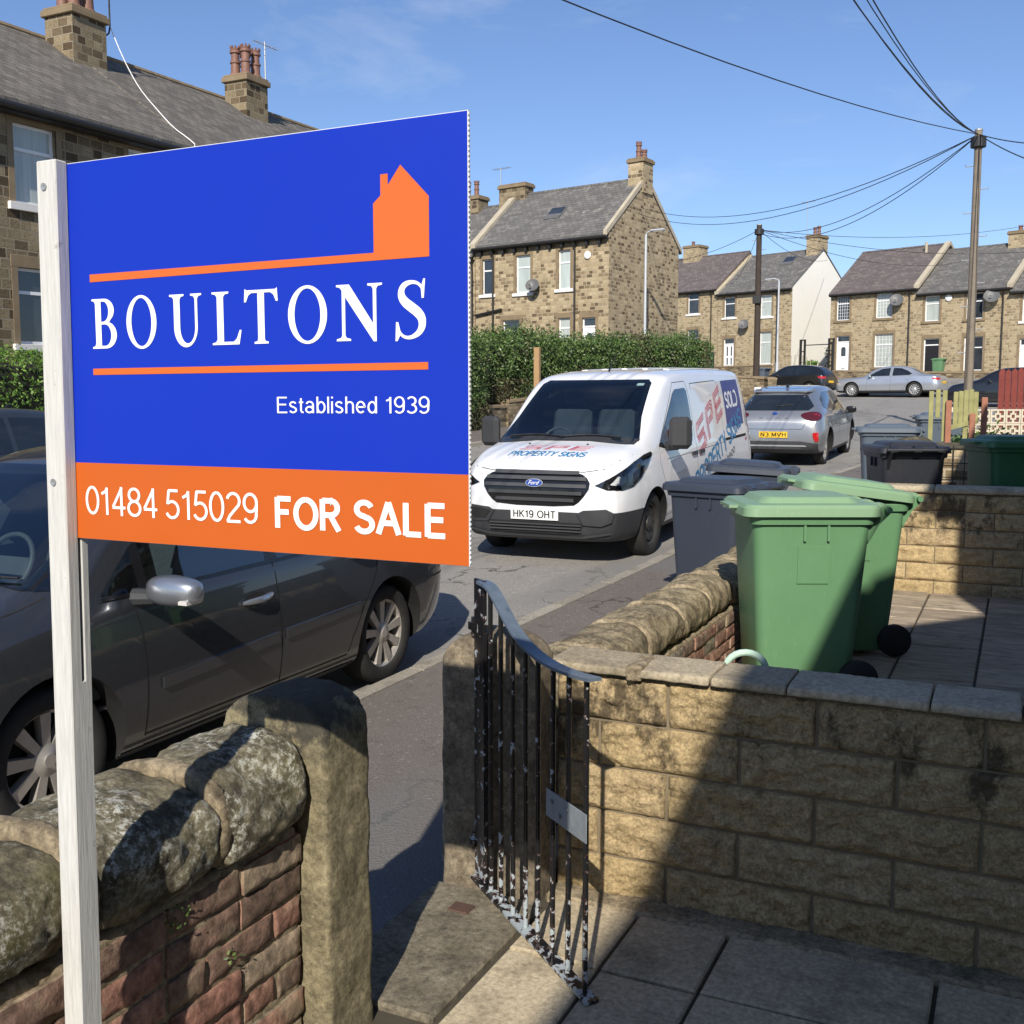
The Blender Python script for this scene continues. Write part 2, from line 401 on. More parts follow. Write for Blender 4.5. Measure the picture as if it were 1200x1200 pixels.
def brickmat():
    m,nt,b=new_mat('worn_red_brick')
    tc=N(nt,'TexCoord').outputs['Object']; g=N(nt,'NewGeometry')
    col=ramp(nt,g.outputs['Random Per Island'],[(0,(.15,.105,.08)),(.15,(.24,.135,.10)),(.38,(.29,.155,.115)),(.55,(.20,.13,.10)),(.7,(.32,.185,.135)),(.84,(.30,.235,.17)),(.93,(.20,.175,.135))],'CONSTANT')
    f=nz(nt,tc,26,8,.7); d=nz(nt,tc,6,6,.65)
    col=mixc(nt,.8,col,mixc(nt,hc(nt,f),(.15,.15,.15),(.9,.88,.86)),'OVERLAY')
    col=mixc(nt,math_(nt,'MULTIPLY',ramp(nt,d,[(.54,(0,0,0)),(.66,(1,1,1))]),.7),col,(.32,.265,.18))
    L(nt,col,b.inputs['Base Color']); b.inputs['Roughness'].default_value=.92; b.inputs['Specular IOR Level'].default_value=.2
    bump(nt,b,f,.9,.008); return m
M['brick']=brickmat()
M['mortar']=rock('old_mortar',[(.13,.105,.075),(.24,.195,.13),(.34,.275,.185),(.41,.34,.235)],((.35,.31,.24),.6),((.06,.075,.03),.66),.8)
def blockmat():
    m,nt,b=new_mat('rock_faced_block')
    tc=N(nt,'TexCoord').outputs['Object']; g=N(nt,'NewGeometry')
    base=ramp(nt,g.outputs['Random Per Island'],[(0,(.42,.315,.165)),(.35,(.47,.355,.19)),(.7,(.44,.335,.19)),(1,(.51,.39,.22))])
    f=nz(nt,tc,30,9,.75); k=nz(nt,tc,110,4,.7)
    col=mixc(nt,.6,base,mixc(nt,hc(nt,f,.30,.70),(.2,.2,.2),(.78,.78,.78)),'OVERLAY'); col=mixc(nt,.4,col,mixc(nt,hc(nt,k),(.1,.1,.1),(.9,.9,.9)),'OVERLAY')
    # black algae and lichen patches growing under the coping and along the foot
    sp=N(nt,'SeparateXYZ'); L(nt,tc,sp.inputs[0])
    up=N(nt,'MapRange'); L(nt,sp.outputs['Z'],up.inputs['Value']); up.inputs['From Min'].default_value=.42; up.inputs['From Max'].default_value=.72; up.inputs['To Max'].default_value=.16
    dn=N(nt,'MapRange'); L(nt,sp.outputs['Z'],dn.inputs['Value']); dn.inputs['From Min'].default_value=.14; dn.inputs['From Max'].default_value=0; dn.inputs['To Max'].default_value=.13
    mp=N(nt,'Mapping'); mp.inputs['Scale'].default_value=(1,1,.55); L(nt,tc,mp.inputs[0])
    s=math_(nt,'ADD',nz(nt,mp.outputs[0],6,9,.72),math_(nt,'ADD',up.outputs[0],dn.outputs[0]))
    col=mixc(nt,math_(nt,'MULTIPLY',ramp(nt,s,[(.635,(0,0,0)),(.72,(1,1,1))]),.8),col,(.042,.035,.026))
    w=nz(nt,tc,11,6,.6)
    col=mixc(nt,math_(nt,'MULTIPLY',ramp(nt,w,[(.70,(0,0,0)),(.74,(1,1,1))]),.6),col,(.44,.40,.33))
    L(nt,col,b.inputs['Base Color']); b.inputs['Roughness'].default_value=.95; b.inputs['Specular IOR Level'].default_value=.15
    n1=bump(nt,None,f,1,.016); bump(nt,b,k,.8,.005,n1); return m
M['block']=blockmat()
M['blockmortar']=plain('block_mortar',(.19,.155,.105),.95,var=.35,vscale=12,bumps=.4,bscale=90,spec=.1)
def slabmat(name,c0,c1,riven=False):
    m,nt,b=new_mat(name)
    tc=N(nt,'TexCoord').outputs['Object']; g=N(nt,'NewGeometry')
    base=ramp(nt,g.outputs['Random Per Island'],[(0,c0),(.5,tuple((x+y)/2 for x,y in zip(c0,c1))),(1,c1)])
    if riven:
        mp=N(nt,'Mapping'); mp.inputs['Scale'].default_value=(1.2,7,1); L(nt,tc,mp.inputs[0]); f=nz(nt,mp.outputs[0],4,8,.7,.6)
    else: f=nz(nt,tc,60,8,.75)
    k=nz(nt,tc,4.5,7,.68)
    col=mixc(nt,.7,base,mixc(nt,hc(nt,f),(.25,.25,.25),(.8,.8,.8)),'OVERLAY')
    col=mixc(nt,math_(nt,'MULTIPLY',ramp(nt,k,[(.52,(0,0,0)),(.70,(1,1,1))]),.55),col,(.075,.065,.045))
    L(nt,col,b.inputs['Base Color']); b.inputs['Roughness'].default_value=.9; b.inputs['Specular IOR Level'].default_value=.25
    bump(nt,b,f,1.0 if riven else .35,.012 if riven else .003); return m
M['slab']=slabmat('concrete_paving_slab',(.38,.315,.215),(.48,.405,.28))
M['riven']=slabmat('riven_paving_slab',(.30,.245,.18),(.39,.325,.24),True)
M['capstone']=slabmat('concrete_coping_slab',(.31,.26,.18),(.41,.35,.25))
M['joint']=plain('soil_filled_joint',(.06,.052,.035),.95,var=.4,vscale=15)
def asphalt(name, c0, c1, sp=.5, patch=None):
    m,nt,b=new_mat(name)
    tc=N(nt,'TexCoord').outputs['Object']
    f=nz(nt,tc,140,3,.8); k=nz(nt,tc,.55,6,.6); g=nz(nt,tc,6,7,.7)
    col=mixc(nt,k,c0,c1)
    v=N(nt,'TexVoronoi'); v.inputs['Scale'].default_value=75; L(nt,tc,v.inputs['Vector'])
    col=mixc(nt,sp,col,mixc(nt,hc(nt,f),(.18,.18,.18),(.85,.83,.81)),'OVERLAY')
    col=mixc(nt,math_(nt,'MULTIPLY',ramp(nt,v.outputs['Color'],[(.86,(0,0,0)),(.9,(1,1,1))]),.45),col,tuple(min(1,x*2.1) for x in c1))
    col=mixc(nt,math_(nt,'MULTIPLY',ramp(nt,g,[(.56,(0,0,0)),(.7,(1,1,1))]),.5),col,tuple(x*.6 for x in c0))
    cv=N(nt,'TexVoronoi'); cv.feature='DISTANCE_TO_EDGE'; cv.inputs['Scale'].default_value=.75
    wn=N(nt,'TexNoise'); wn.inputs['Scale'].default_value=2.2; wn.inputs['Detail'].default_value=6; L(nt,tc,wn.inputs['Vector'])
    wv=N(nt,'VectorMath',operation='SCALE'); L(nt,wn.outputs['Color'],wv.inputs[0]); wv.inputs['Scale'].default_value=.9
    wa=N(nt,'VectorMath',operation='ADD'); L(nt,tc,wa.inputs[0]); L(nt,wv.outputs[0],wa.inputs[1]); L(nt,wa.outputs[0],cv.inputs['Vector'])
    crk=math_(nt,'MULTIPLY',ramp(nt,cv.outputs['Distance'],[(.006,(1,1,1)),(.013,(0,0,0))]),hc(nt,nz(nt,tc,.9,3),.45,.55))
    col=mixc(nt,math_(nt,'MULTIPLY',crk,.7),col,(.035,.033,.03))
    if patch:
        mp=N(nt,'Mapping'); mp.inputs['Scale'].default_value=(1.0,.16,1); L(nt,tc,mp.inputs[0])
        col=mixc(nt,math_(nt,'MULTIPLY',ramp(nt,nz(nt,mp.outputs[0],.9,3,.5),[(.5,(0,0,0)),(.58,(1,1,1))]),.6),col,patch)
    L(nt,col,b.inputs['Base Color']); b.inputs['Roughness'].default_value=.88; b.inputs['Specular IOR Level'].default_value=.3
    bump(nt,b,v.outputs['Distance'],.5,.006); return m
M['road']=asphalt('worn_road_asphalt',(.215,.205,.188),(.29,.28,.26),.6,(.18,.173,.163))
M['pave']=asphalt('brown_pavement_asphalt',(.115,.10,.088),(.175,.155,.138),.7,(.145,.147,.143))
M['kerb']=slabmat('stone_kerb',(.20,.18,.145),(.33,.30,.25))
M['ground']=plain('rough_ground',(.11,.10,.06),.95,var=.5,vscale=.4,spec=.1)
M['soil']=plain('garden_soil',(.12,.10,.07),.95,var=.4,vscale=3,bumps=.5,bscale=12,spec=.1)
def leafmat(name, stops, rough=.5):
    m,nt,b=new_mat(name)
    g=N(nt,'NewGeometry'); tc=N(nt,'TexCoord').outputs['Object']
    col=ramp(nt,g.outputs['Random Per Island'],stops)
    col=mixc(nt,.5,col,mixc(nt,nz(nt,tc,1.3,4),(.25,.25,.25),(.8,.8,.75)),'OVERLAY')
    L(nt,col,b.inputs['Base Color']); b.inputs['Roughness'].default_value=rough
    tr=N(nt,'BsdfTranslucent'); L(nt,col,tr.inputs[0]); mx=N(nt,'MixShader'); mx.inputs[0].default_value=.22
    out=[n for n in nt.nodes if n.type=='OUTPUT_MATERIAL'][0]
    L(nt,b.outputs[0],mx.inputs[1]); L(nt,tr.outputs[0],mx.inputs[2]); L(nt,mx.outputs[0],out.inputs[0]); return m
M['leaf']=leafmat('privet_leaves',[(0,(.022,.045,.014)),(.3,(.055,.105,.024)),(.6,(.095,.165,.04)),(.85,(.15,.22,.06)),(1,(.22,.27,.11))],.38)
M['leafdry']=leafmat('dry_hedge_leaves',[(0,(.03,.035,.014)),(.35,(.07,.075,.03)),(.7,(.12,.10,.045)),(1,(.15,.15,.06))])
M['leafbright']=leafmat('bright_hedge_leaves',[(0,(.05,.10,.015)),(.4,(.11,.22,.03)),(.8,(.17,.30,.05)),(1,(.24,.36,.08))])
M['hedgecore']=plain('hedge_inner_twigs',(.022,.022,.012),.95,var=.5,vscale=10)
M['twig']=plain('hedge_twigs',(.09,.065,.04),.9)

# ------------------------------------------------------------------ camera, light, sky
H = 1.70
cam=bpy.data.cameras.new('camera'); co=bpy.data.objects.new('camera',cam); C.objects.link(co)
co.location=(0,0,H); co.rotation_euler=(R(90-5.729),0,R(25.489))
cam.sensor_width=36; cam.lens=36*1246/1200; cam.clip_start=.05; cam.clip_end=2000
scene.camera=co
SUN_AZ=-16.4; SUN_EL=35.0     # azimuth of travel measured from +Y, elevation
d=Vector((math.sin(R(SUN_AZ))*math.cos(R(SUN_EL)), math.cos(R(SUN_AZ))*math.cos(R(SUN_EL)), -math.sin(R(SUN_EL))))
sl=bpy.data.lights.new('sun','SUN'); sl.energy=5.0; sl.angle=R(.53); sl.color=(1,.93,.82)
so=bpy.data.objects.new('sun',sl); C.objects.link(so); so.rotation_euler=d.to_track_quat('-Z','Y').to_euler()
w=bpy.data.worlds.new('World'); scene.world=w; w.use_nodes=True; nt=w.node_tree
bg=nt.nodes['Background']; sky=nt.nodes.new('ShaderNodeTexSky'); sky.sky_type='NISHITA'; sky.sun_disc=False
sky.sun_elevation=R(SUN_EL); sky.sun_rotation=math.atan2(-d.x,-d.y); sky.altitude=150; sky.air_density=1.0; sky.dust_density=.35; sky.ozone_density=3.0
# a few faint wisps of high cloud
tc=N(nt,'TexCoord').outputs['Generated']
mp=N(nt,'Mapping'); mp.inputs['Scale'].default_value=(1.5,1.5,4.5); L(nt,tc,mp.inputs[0])
cl=ramp(nt,nz(nt,mp.outputs[0],2.6,8,.62,.4),[(.53,(0,0,0)),(.85,(1,1,1))])
cl2=math_(nt,'MULTIPLY',cl,.32)
skyt=mixc(nt,1.0,sky.outputs[0],(.90,.95,1.10),'MULTIPLY'); colr=mixc(nt,cl2,skyt,(7.2,7.4,7.8))
L(nt,colr,bg.inputs[0]); bg.inputs[1].default_value=.108
scene.view_settings.view_transform='Standard'; scene.view_settings.look='None'; scene.view_settings.exposure=0.24; scene.view_settings.gamma=1
scene.render.engine='CYCLES'

# ------------------------------------------------------------------ terrain
def zr(y):
    if y<6: return -.12-.013*(6-max(y,-6))
    if y<10: return -.12+.0575*(y-6)
    if y<54: return .11+.0455*(y-10)
    if y<73: return 2.112+.1004*(y-54)
    return 4.02+.02*(y-73)
def lerp(a,b,t): return a+(b-a)*t
def curve_x(tab,y):
    if y<=tab[0][0]: return tab[0][1]
    for (a,xa),(b,xb) in zip(tab,tab[1:]):
        if y<=b: return lerp(xa,xb,(y-a)/(b-a))
    return tab[-1][1]
KERB=[(-40,-3.66),(6,-3.60),(10,-3.22),(14,-3.08),(18,-2.85),(22,-2.3),(27,-1.2),(30,.8),(33,4),(36,9)]
OPP=[(-40,-12.0),(22,-12.0),(30,-11.4),(36,-10.4),(41,-9.3),(43,-9.6),(44.5,-12),(46,-17),(48,-24)]
ys=[-40+i*2 for i in range(22)]+[4+i*.5 for i in range(92)]+[50+i*2 for i in range(16)]+[90,120,180,300]
def strip(name, fx0, fx1, dz, mat, y0, y1, nx=8, kind='structure'):
    mb=MB(); yy=[y for y in ys if y0<=y<=y1]; vs=[]
    for y in yy:
        a=fx0(y); b=fx1(y)
        for i in range(nx+1): vs.append((lerp(a,b,i/nx), y, zr(y)+dz))
    n=nx+1; fs=[(r_*n+i,r_*n+i+1,(r_+1)*n+i+1,(r_+1)*n+i) for r_ in range(len(yy)-1) for i in range(nx)]
    mb.add(vs,fs); o=mb.build(name,mat,smooth=True,fix=False); return tag(o,kind=kind)
strip('ground', lambda y:-400, lambda y:400, -.12, M['ground'], -40, 300, nx=40)
# road: the street plus the cross street beyond the junction
strip('road', lambda y: curve_x(OPP,y)-.02 if y<43 else -70, lambda y: curve_x(KERB,y)+.02 if y<30 else 60, 0, M['road'], -40, 66, nx=12)
def pavement(name, fx_in, fx_out, y0, y1, out_sign, walk=.10):
    """raised walk with kerb stones: fx_in = kerb edge, fx_out = far edge"""
    mb=MB(); yy=[y for y in ys if y0<=y<=y1]; rings=[]
    for y in yy:
        a=fx_in(y)+out_sign*.13; b=fx_out(y); z=zr(y)+walk
        rings.append([(a,y,z),(lerp(a,b,.33),y,z+.01),(lerp(a,b,.66),y,z+.015),(b,y,z+.02),(b,y,z-.3)])
    mb.loft(rings,closed=False,cap=False); o=mb.build(name,M['pave'],fix=False); tag(o,kind='structure')
    k=MB(); y=y0
    while y<y1-.5:
        ln=.9+random.random()*.12; e=min(y+ln-.02,y1)
        for s in range(1):
            xa=fx_in(y); xb=fx_in(e); za=zr(y)+walk+.006; zb=zr(e)+walk+.006; ww=.126*out_sign
            k.add([(xa,y,za-.25),(xa,y,za-.012),(xa+.012*out_sign,y,za),(xa+ww,y,za),(xa+ww,y,za-.25),
                   (xb,e,zb-.25),(xb,e,zb-.012),(xb+.012*out_sign,e,zb),(xb+ww,e,zb),(xb+ww,e,zb-.25)],
                  [(0,1,6,5),(1,2,7,6),(2,3,8,7),(3,4,9,8),(0,4,3,2,1),(5,6,7,8,9)])
        y+=ln
    tag(k.build(name+'_kerb',M['kerb']),kind='structure')
pavement('pavement', lambda y:curve_x(KERB,y), lambda y: max(-1.72,curve_x(KERB,y)+1.7), -12, 30, 1, .085)
pavement('far_pavement', lambda y:curve_x(OPP,y), lambda y: curve_x(OPP,y)-2.2, -12, 41, -1, .10)

# gardens on the near side: level terraces
def slabs(name, xs, ysl, z, mat, gap=.012, jit=.0, shift=None):
    mb=MB()
    for j in range(len(ysl)-1):
        off=shift[j%len(shift)] if shift else 0
        for i in range(len(xs)-1):
            x0=xs[i]+off+gap/2; x1=xs[i+1]+off-gap/2; y0=ysl[j]+gap/2; y1=ysl[j+1]-gap/2
            dz=random.uniform(-.003,.003); tx=random.uniform(-.003,.003); ty=random.uniform(-.003,.003); c=.006
            vs=[(x0,y0,-.05),(x1,y0,-.05),(x1,y1,-.05),(x0,y1,-.05),(x0,y0,-c),(x1,y0,-c),(x1,y1,-c),(x0,y1,-c),(x0+c,y0+c,0),(x1-c,y0+c,0),(x1-c,y1-c,0),(x0+c,y1-c,0)]
            cx=(x0+x1)/2; cy=(y0+y1)/2
            vs=[(x,y,z+zz+dz+(x-cx)*tx+(y-cy)*ty) for x,y,zz in vs]
            mb.add(vs,[(0,3,2,1),(0,1,5,4),(1,2,6,5),(2,3,7,6),(3,0,4,7),(4,5,9,8),(5,6,10,9),(6,7,11,10),(7,4,8,11),(8,9,10,11)])
    return tag(mb.build(name,mat),kind='structure')
G=.15
bed=MB(); bed.box(-1.50,1.38,-6,3.07,-.2,G-.016); bed.box(-1.50,1.38,3.2,9.4,-.2,G-.016); tag(bed.build('garden_bed',M['joint']),kind='structure')
slabs('garden_path',[-1.27,-.99,-.71,-.14,.43,1.0,1.36],[-.11,.34,.79,1.24,1.69,2.14,2.63,3.0],G,M['slab'],shift=[0,.0])
thr=MB(); thr.box(-1.66,-1.285,2.22,2.915,-.5,G+.004); thr.box(-1.66,-1.285,1.2,2.205,-.5,G-.02); tag(thr.build('threshold_stone',M['threshold'],bevel=.008),kind='structure')
slabs('neighbour_terrace',[-1.5,-1.15,-.62,-.17,.28,.73,1.18],[3.24,3.69,4.14,4.59,5.04,5.49,5.94,6.39,6.84,7.29,7.74,8.19,8.64,9.09,9.39],G,M['riven'],gap=.014)
fill=MB(); fill.box(-1.3,.9,2.965,3.075,G-.05,G+.012); tag(fill.build('mortar_fillet',M['mortar'],bevel=.01),kind='structure')
for nm,y0,y1,z in (('further_garden',9.5,14.4,.34),('upper_garden',14.7,30,.62)):
    b_=MB(); b_.box(-1.45,1.38,y0,y1,-.3,z); tag(b_.build(nm,M['soil']),kind='structure')

# ------------------------------------------------------------------ rocky helper
def temp_apply(me, mods):
    o=bpy.data.objects.new('temporary',me); C.objects.link(o)
    for fn in mods: fn(o)
    dg=bpy.context.evaluated_depsgraph_get(); m2=bpy.data.meshes.new_from_object(o.evaluated_get(dg))
    bpy.data.objects.remove(o); return m2
def rocky(mb, name, mat, voxel=.014, amp=.012, scale=7, parent=None, seed=0, fine=.003, chunk=0, sm=2):
    me=bpy.data.meshes.new('tmp'); me.from_pydata(mb.v,[],mb.f)
    bm=bmesh.new(); bm.from_mesh(me); bmesh.ops.recalc_face_normals(bm,faces=bm.faces); bm.to_mesh(me); bm.free()
    def rm(o):
        m=o.modifiers.new('r','REMESH'); m.mode='VOXEL'; m.voxel_size=voxel
        s=o.modifiers.new('s','SMOOTH'); s.iterations=sm; s.factor=.5
    me=temp_apply(me,[rm]); me.update()
    nn=[v.normal.copy() for v in me.vertices]
    off=Vector((seed*3.7,seed*1.3,seed*.7))
    for v,nv in zip(me.vertices,nn):
        p=v.co+off
        dd=noise.fractal(p*scale,1.0,2.1,5)*amp + noise.noise(p*scale*6)*fine
        if chunk: 
            k=noise.noise(p*scale*.6+Vector((9,9,9)))
            dd-=chunk*max(0,k-.12)
            t=noise.voronoi(p*scale*1.3)[0]; dd+= (min(t[1]-t[0],.35)-.2)*chunk*.5
        v.co+=nv*dd
    me.name=name; me.materials.clear(); me.materials.append(mat)
    return finish(me,name,parent,True,70)

def copstone(y0,y1,xc,z0,hw,h,taper=.02):
    mb=MB(); rings=[]; n=26
    for j,(t,s) in enumerate([(0,.90),(.03,.97),(.12,1),(.5,1.02),(.88,1),(.97,.97),(1,.90)]):
        y=lerp(y0,y1,t); ring=[]
        for k in range(n):
            a=2*math.pi*k/n
            cx=math.copysign(abs(math.cos(a))**.75,math.cos(a)); cz=math.copysign(abs(math.sin(a))**.8,math.sin(a))
            zz=z0+h*.42+cz*h*(.58 if cz>0 else .42)*s
            ring.append((xc+cx*hw*s,y,zz))
        rings.append(ring)
    mb.loft(rings); return mb

def garden_wall_brick(name,label,y0,y1,xf,zb,zt,seams,xc,hw,h,mat,seed,vox=.014):
    """old brick wall along the pavement with one rounded coping stone after another"""
    W=empty(name,(0,0,0),label=label,cat='wall',group='brick front walls with rounded coping stones')
    core=MB(); core.box(xf-.30,xf-.009,y0,y1,zb-.5,zt+.012)
    o=rocky(core,'mortar_bed',M['mortar'],.014,.004,13,W,seed,.002)
    bk=MB(); nc=int(round((zt-zb)/.076)); rnd=random.Random(seed)
    for c in range(nc):
        z0=zt-(c+1)*.076; y=y0+(0 if c%2 else -.11)
        while y<y1-.04:
            ln=.215 if rnd.random()>.18 else .105
            a=max(y,y0); e=min(y+ln,y1-.004)
            if e-a>.04:
                prot=rnd.uniform(-.006,.008); rot=rnd.uniform(-.012,.012)
                nx,nz_=14,6; vs=[]; fs=[]
                for i in range(nx+1):
                    for j in range(nz_+1):
                        yy=lerp(a,e,i/nx); zz=lerp(z0,z0+.064,j/nz_)+(yy-a)*rot
                        edge=(i in(0,nx)) or (j in(0,nz_))
                        pp=Vector((xf,yy,zz))*1.0
                        xx=xf+prot*.8+noise.fractal(pp*30,1,2,5)*.003-(.005 if edge else 0)
                        jy=noise.noise(pp*31)*.003; vs.append((xx,yy+jy,zz+jy))
                m_=nz_+1
                for i in range(nx):
                    for j in range(nz_): q=i*m_+j; fs.append((q,q+m_,q+m_+1,q+1))
                # returns into the mortar
                rim=[i*m_ for i in range(nx+1)]+[nx*m_+j for j in range(1,m_)]+[i*m_+nz_ for i in range(nx-1,-1,-1)]+[j for j in range(nz_-1,0,-1)]
                b0=len(vs); vs+=[(xf-.05,vs[q][1],vs[q][2]) for q in rim]
                for k in range(len(rim)): k2=(k+1)%len(rim); fs.append((rim[k],b0+k,b0+k2,rim[k2]))
                bk.add(vs,fs)
            y+=ln+.011
    bk.build('brickwork',M['brick'],W,smooth=True,angle=60)
    for i in range(len(seams)-1):
        rocky(copstone(seams[i]+.008,seams[i+1]-.008,xc+rnd.uniform(-.008,.008),zt-.006+rnd.uniform(-.004,.004),hw*rnd.uniform(.96,1.03),h*rnd.uniform(.95,1.04)),'coping_stone',mat,vox,.022,5,W,seed+i*5+1,.0055,.026)
    for s_ in seams[1:-1]:
        rocky(copstone(s_-.022,s_+.022,xc,zt,hw*.97,h*.985),'mortar_joint',M['mortar'],.012,.008,14,W,seed+40)
    return W
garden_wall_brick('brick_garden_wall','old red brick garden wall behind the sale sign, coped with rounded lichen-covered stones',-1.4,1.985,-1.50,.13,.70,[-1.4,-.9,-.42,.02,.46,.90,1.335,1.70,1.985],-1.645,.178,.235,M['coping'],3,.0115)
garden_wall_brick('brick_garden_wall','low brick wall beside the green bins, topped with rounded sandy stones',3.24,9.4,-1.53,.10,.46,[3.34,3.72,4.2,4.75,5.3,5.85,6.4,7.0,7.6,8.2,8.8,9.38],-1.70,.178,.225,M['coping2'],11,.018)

# gateposts -----------------------------------------------------------------
def gatepost(x0,x1,y0,y1,zb,zt,r,mat,label,seed,bump_=0.0,rl=None):
    mb=MB(); rl=rl or r
    prof=[(x0,zb),(x1,zb)]
    for k in range(7): a=R(90*k/6); prof.append((x1-r+r*math.cos(a), zt-r*.85+r*.85*math.sin(a)))
    for k in range(7): a=R(90+90*k/6); prof.append((x0+rl+rl*math.cos(a), zt-rl*.85+rl*.85*math.sin(a)))
    mb.prism(prof,lambda p:(p[0],y0,p[1]),lambda p:(p[0],y1,p[1]))
    o=rocky(mb,'stone_gatepost',mat,.0105,.005,7,None,seed,.002,bump_,1)
    tag(o,label,'gatepost','stone gateposts either side of the open gate'); return o
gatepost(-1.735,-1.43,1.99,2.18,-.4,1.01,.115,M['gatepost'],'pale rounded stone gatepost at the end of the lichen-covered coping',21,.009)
gatepost(-1.645,-1.31,2.92,3.075,-.4,.985,.13,M['gatepost_red'],'brown rounded stone gatepost carrying the hinges of the black gate',25,.004)

# block walls ---------------------------------------------------------------
def block_wall(label,yf,x0,x1,z0,nc,xjoint,caps,captop,seed,nx=64,thick=.15):
    W=empty('block_wall',(0,0,0),label=label,cat='wall',group='buff block walls between the gardens'); rnd=random.Random(seed)
    zt=z0+nc*.146
    core=MB(); core.box(x0+.02,x1,yf+.016,yf+thick,z0-.3,zt+.005); core.build('mortar_bed',M['blockmortar'],W)
    bk=MB()
    for c in range(nc):
        zb=z0+(nc-1-c)*.146; off=xjoint+(.222 if c%2==0 else 0)
        k0=math.floor((x0-off)/.444)
        for k in range(k0,k0+int((x1-x0)/.444)+3):
            a=max(x0,off+k*.444+.005); e=min(x1,off+(k+1)*.444-.005)
            if e-a<.03: continue
            n1=max(4,int(nx*(e-a)/.434)); n2=max(8,nx//3); vs=[]; fs=[]; h=.137
            for i in range(n1+1):
                for j in range(n2+1):
                    u=i/n1; v=j/n2; x=lerp(a,e,u); z=zb+h*v
                    ed=min(u*(e-a),(1-u)*(e-a),v*h,(1-v)*h); f=min(1,ed/.022)
                    p=Vector((x*1.0+seed,z*1.6,c*3.3+k))
                    rg=1-abs(noise.fractal(p*7,1,2.0,3)); dd=(noise.fractal(p*12,1,2.0,6)*.013+.012+(rg-.7)*.016+noise.fractal(p*34,.8,2,3)*.007)*(f**.5)
                    vs.append((x,yf+.012-dd,z))
            m_=n2+1
            for i in range(n1):
                for j in range(n2): q=i*m_+j; fs.append((q,q+1,q+m_+1,q+m_))
            rim=[i*m_ for i in range(n1+1)]+[n1*m_+j for j in range(1,m_)]+[i*m_+n2 for i in range(n1-1,-1,-1)]+[j for j in range(n2-1,0,-1)]
            b0=len(vs); vs+=[(vs[q][0],yf+.06,vs[q][2]) for q in rim]
            for kk in range(len(rim)): k2=(kk+1)%len(rim); fs.append((rim[kk],rim[k2],b0+k2,b0+kk))
            bk.add(vs,fs)
    o=bk.build('blockwork',M['block'],W,smooth=True,angle=55)
    for i in range(len(caps)-1):
        a,e=caps[i]+.0025,caps[i+1]-.0025; y0,y1=yf-.022,yf+thick+.05; mb=MB()
        prof=[(y0,zt+.004),(y0,zt+.030),(y0+.028,captop),(y1-.03,captop+.004),(y1,zt+.03),(y1,zt+.004)]
        mb.prism(prof,lambda p:(a,p[0],p[1]),lambda p:(e,p[0],p[1]))
        rocky(mb,'coping_slab',M['capstone'],.0065 if yf<5 else .014,.0022,13,W,seed+i,.0018,0,0)
    return W
wA=block_wall('near buff block wall with dark stains, behind the open black gate',3.06,-1.30,1.36,.135,5,-.714,[-1.325,-1.04,-.80,-.575,-.19,.04,.62,1.2],.897,5)
lump=MB(); lump.box(-1.062,-1.012,3.036,3.2,.858,.906); rocky(lump,'mortar_patch',M['mortar'],.007,.006,18,wA,77)
block_wall('further block wall in front of the black and dark green bins',9.42,-1.47,1.36,.10,6,-.6,[-1.49,-.62,.25,1.12,1.36],1.035,9,nx=12)

# the gate ------------------------------------------------------------------
def gate():
    P0=Vector((-1.50,2.90,0)); P1=Vector((-.97,2.48,0)); ang=math.atan2(P1.y-P0.y,P1.x-P0.x)
    g=empty('iron_gate',(P0.x,P0.y,G),ang,'black iron garden gate with chipped paint and a swept top rail, standing open','gate')
    top=[(.03,1.005),(.10,1.0),(.17,.955),(.24,.907),(.31,.876),(.38,.858),(.45,.848),(.52,.845),(.60,.847),(.67,.853),(.715,.858)]
    def tz(s):
        for (a,za),(b,zb) in zip(top,top[1:]):
            if s<=b: return lerp(za,zb,(s-a)/(b-a))
        return top[-1][1]
    tr=MB(); rings=[]
    for s,z in chaikin(top,2,False): rings.append([(s,-.02,z),(s,.02,z),(s,.02,z+.009),(s,-.02,z+.009)])
    tr.loft(rings); tr.build('top_rail',M['gatetop'],g)
    bz=lambda s: lerp(.052,.012,s/.70)
    heel=MB(); heel.box(-.018,.055,-.006,.006,.05,1.015); heel.build('heel_bar',M['gate'],g,bevel=.002)
    br=MB(); br.add([(-.02,-.02,bz(0)),(.715,-.02,bz(.71)),(.715,.02,bz(.71)),(-.02,.02,bz(0)),(-.02,-.02,bz(0)-.010),(.715,-.02,bz(.71)-.010),(.715,.02,bz(.71)-.010),(-.02,.02,bz(0)-.010)],[(0,1,2,3),(7,6,5,4),(0,4,5,1),(1,5,6,2),(2,6,7,3),(3,7,4,0)])
    br.build('bottom_rail',M['gate'],g)
    for s in (.092,.165,.247,.330,.406,.495,.583,.675):
        b=MB(); b.tube([(s,0,bz(s)),(s+.001,0,.3),(s,0,.6),(s,0,tz(s))],.0075,10); b.build('bar',M['gate'],g,smooth=True,angle=60)
    lp=MB(); lp.box(.478,.698,-.0125,-.0095,.428,.506)
    for (s,z) in ((.515,.48),(.56,.455),(.60,.485)): lp.tube([(s,-.014,z),(s,-.020,z)],.007,8)
    lp.build('latch_plate',M['latch'],g,bevel=.001)
    for z in (.16,.86):
        h=MB(); h.tube([(-.028,0,z-.03),(-.028,0,z+.03)],.010,10); h.box(-.05,-.01,-.012,.012,z-.012,z+.012); h.build('hinge',M['gate'],g)
gate()

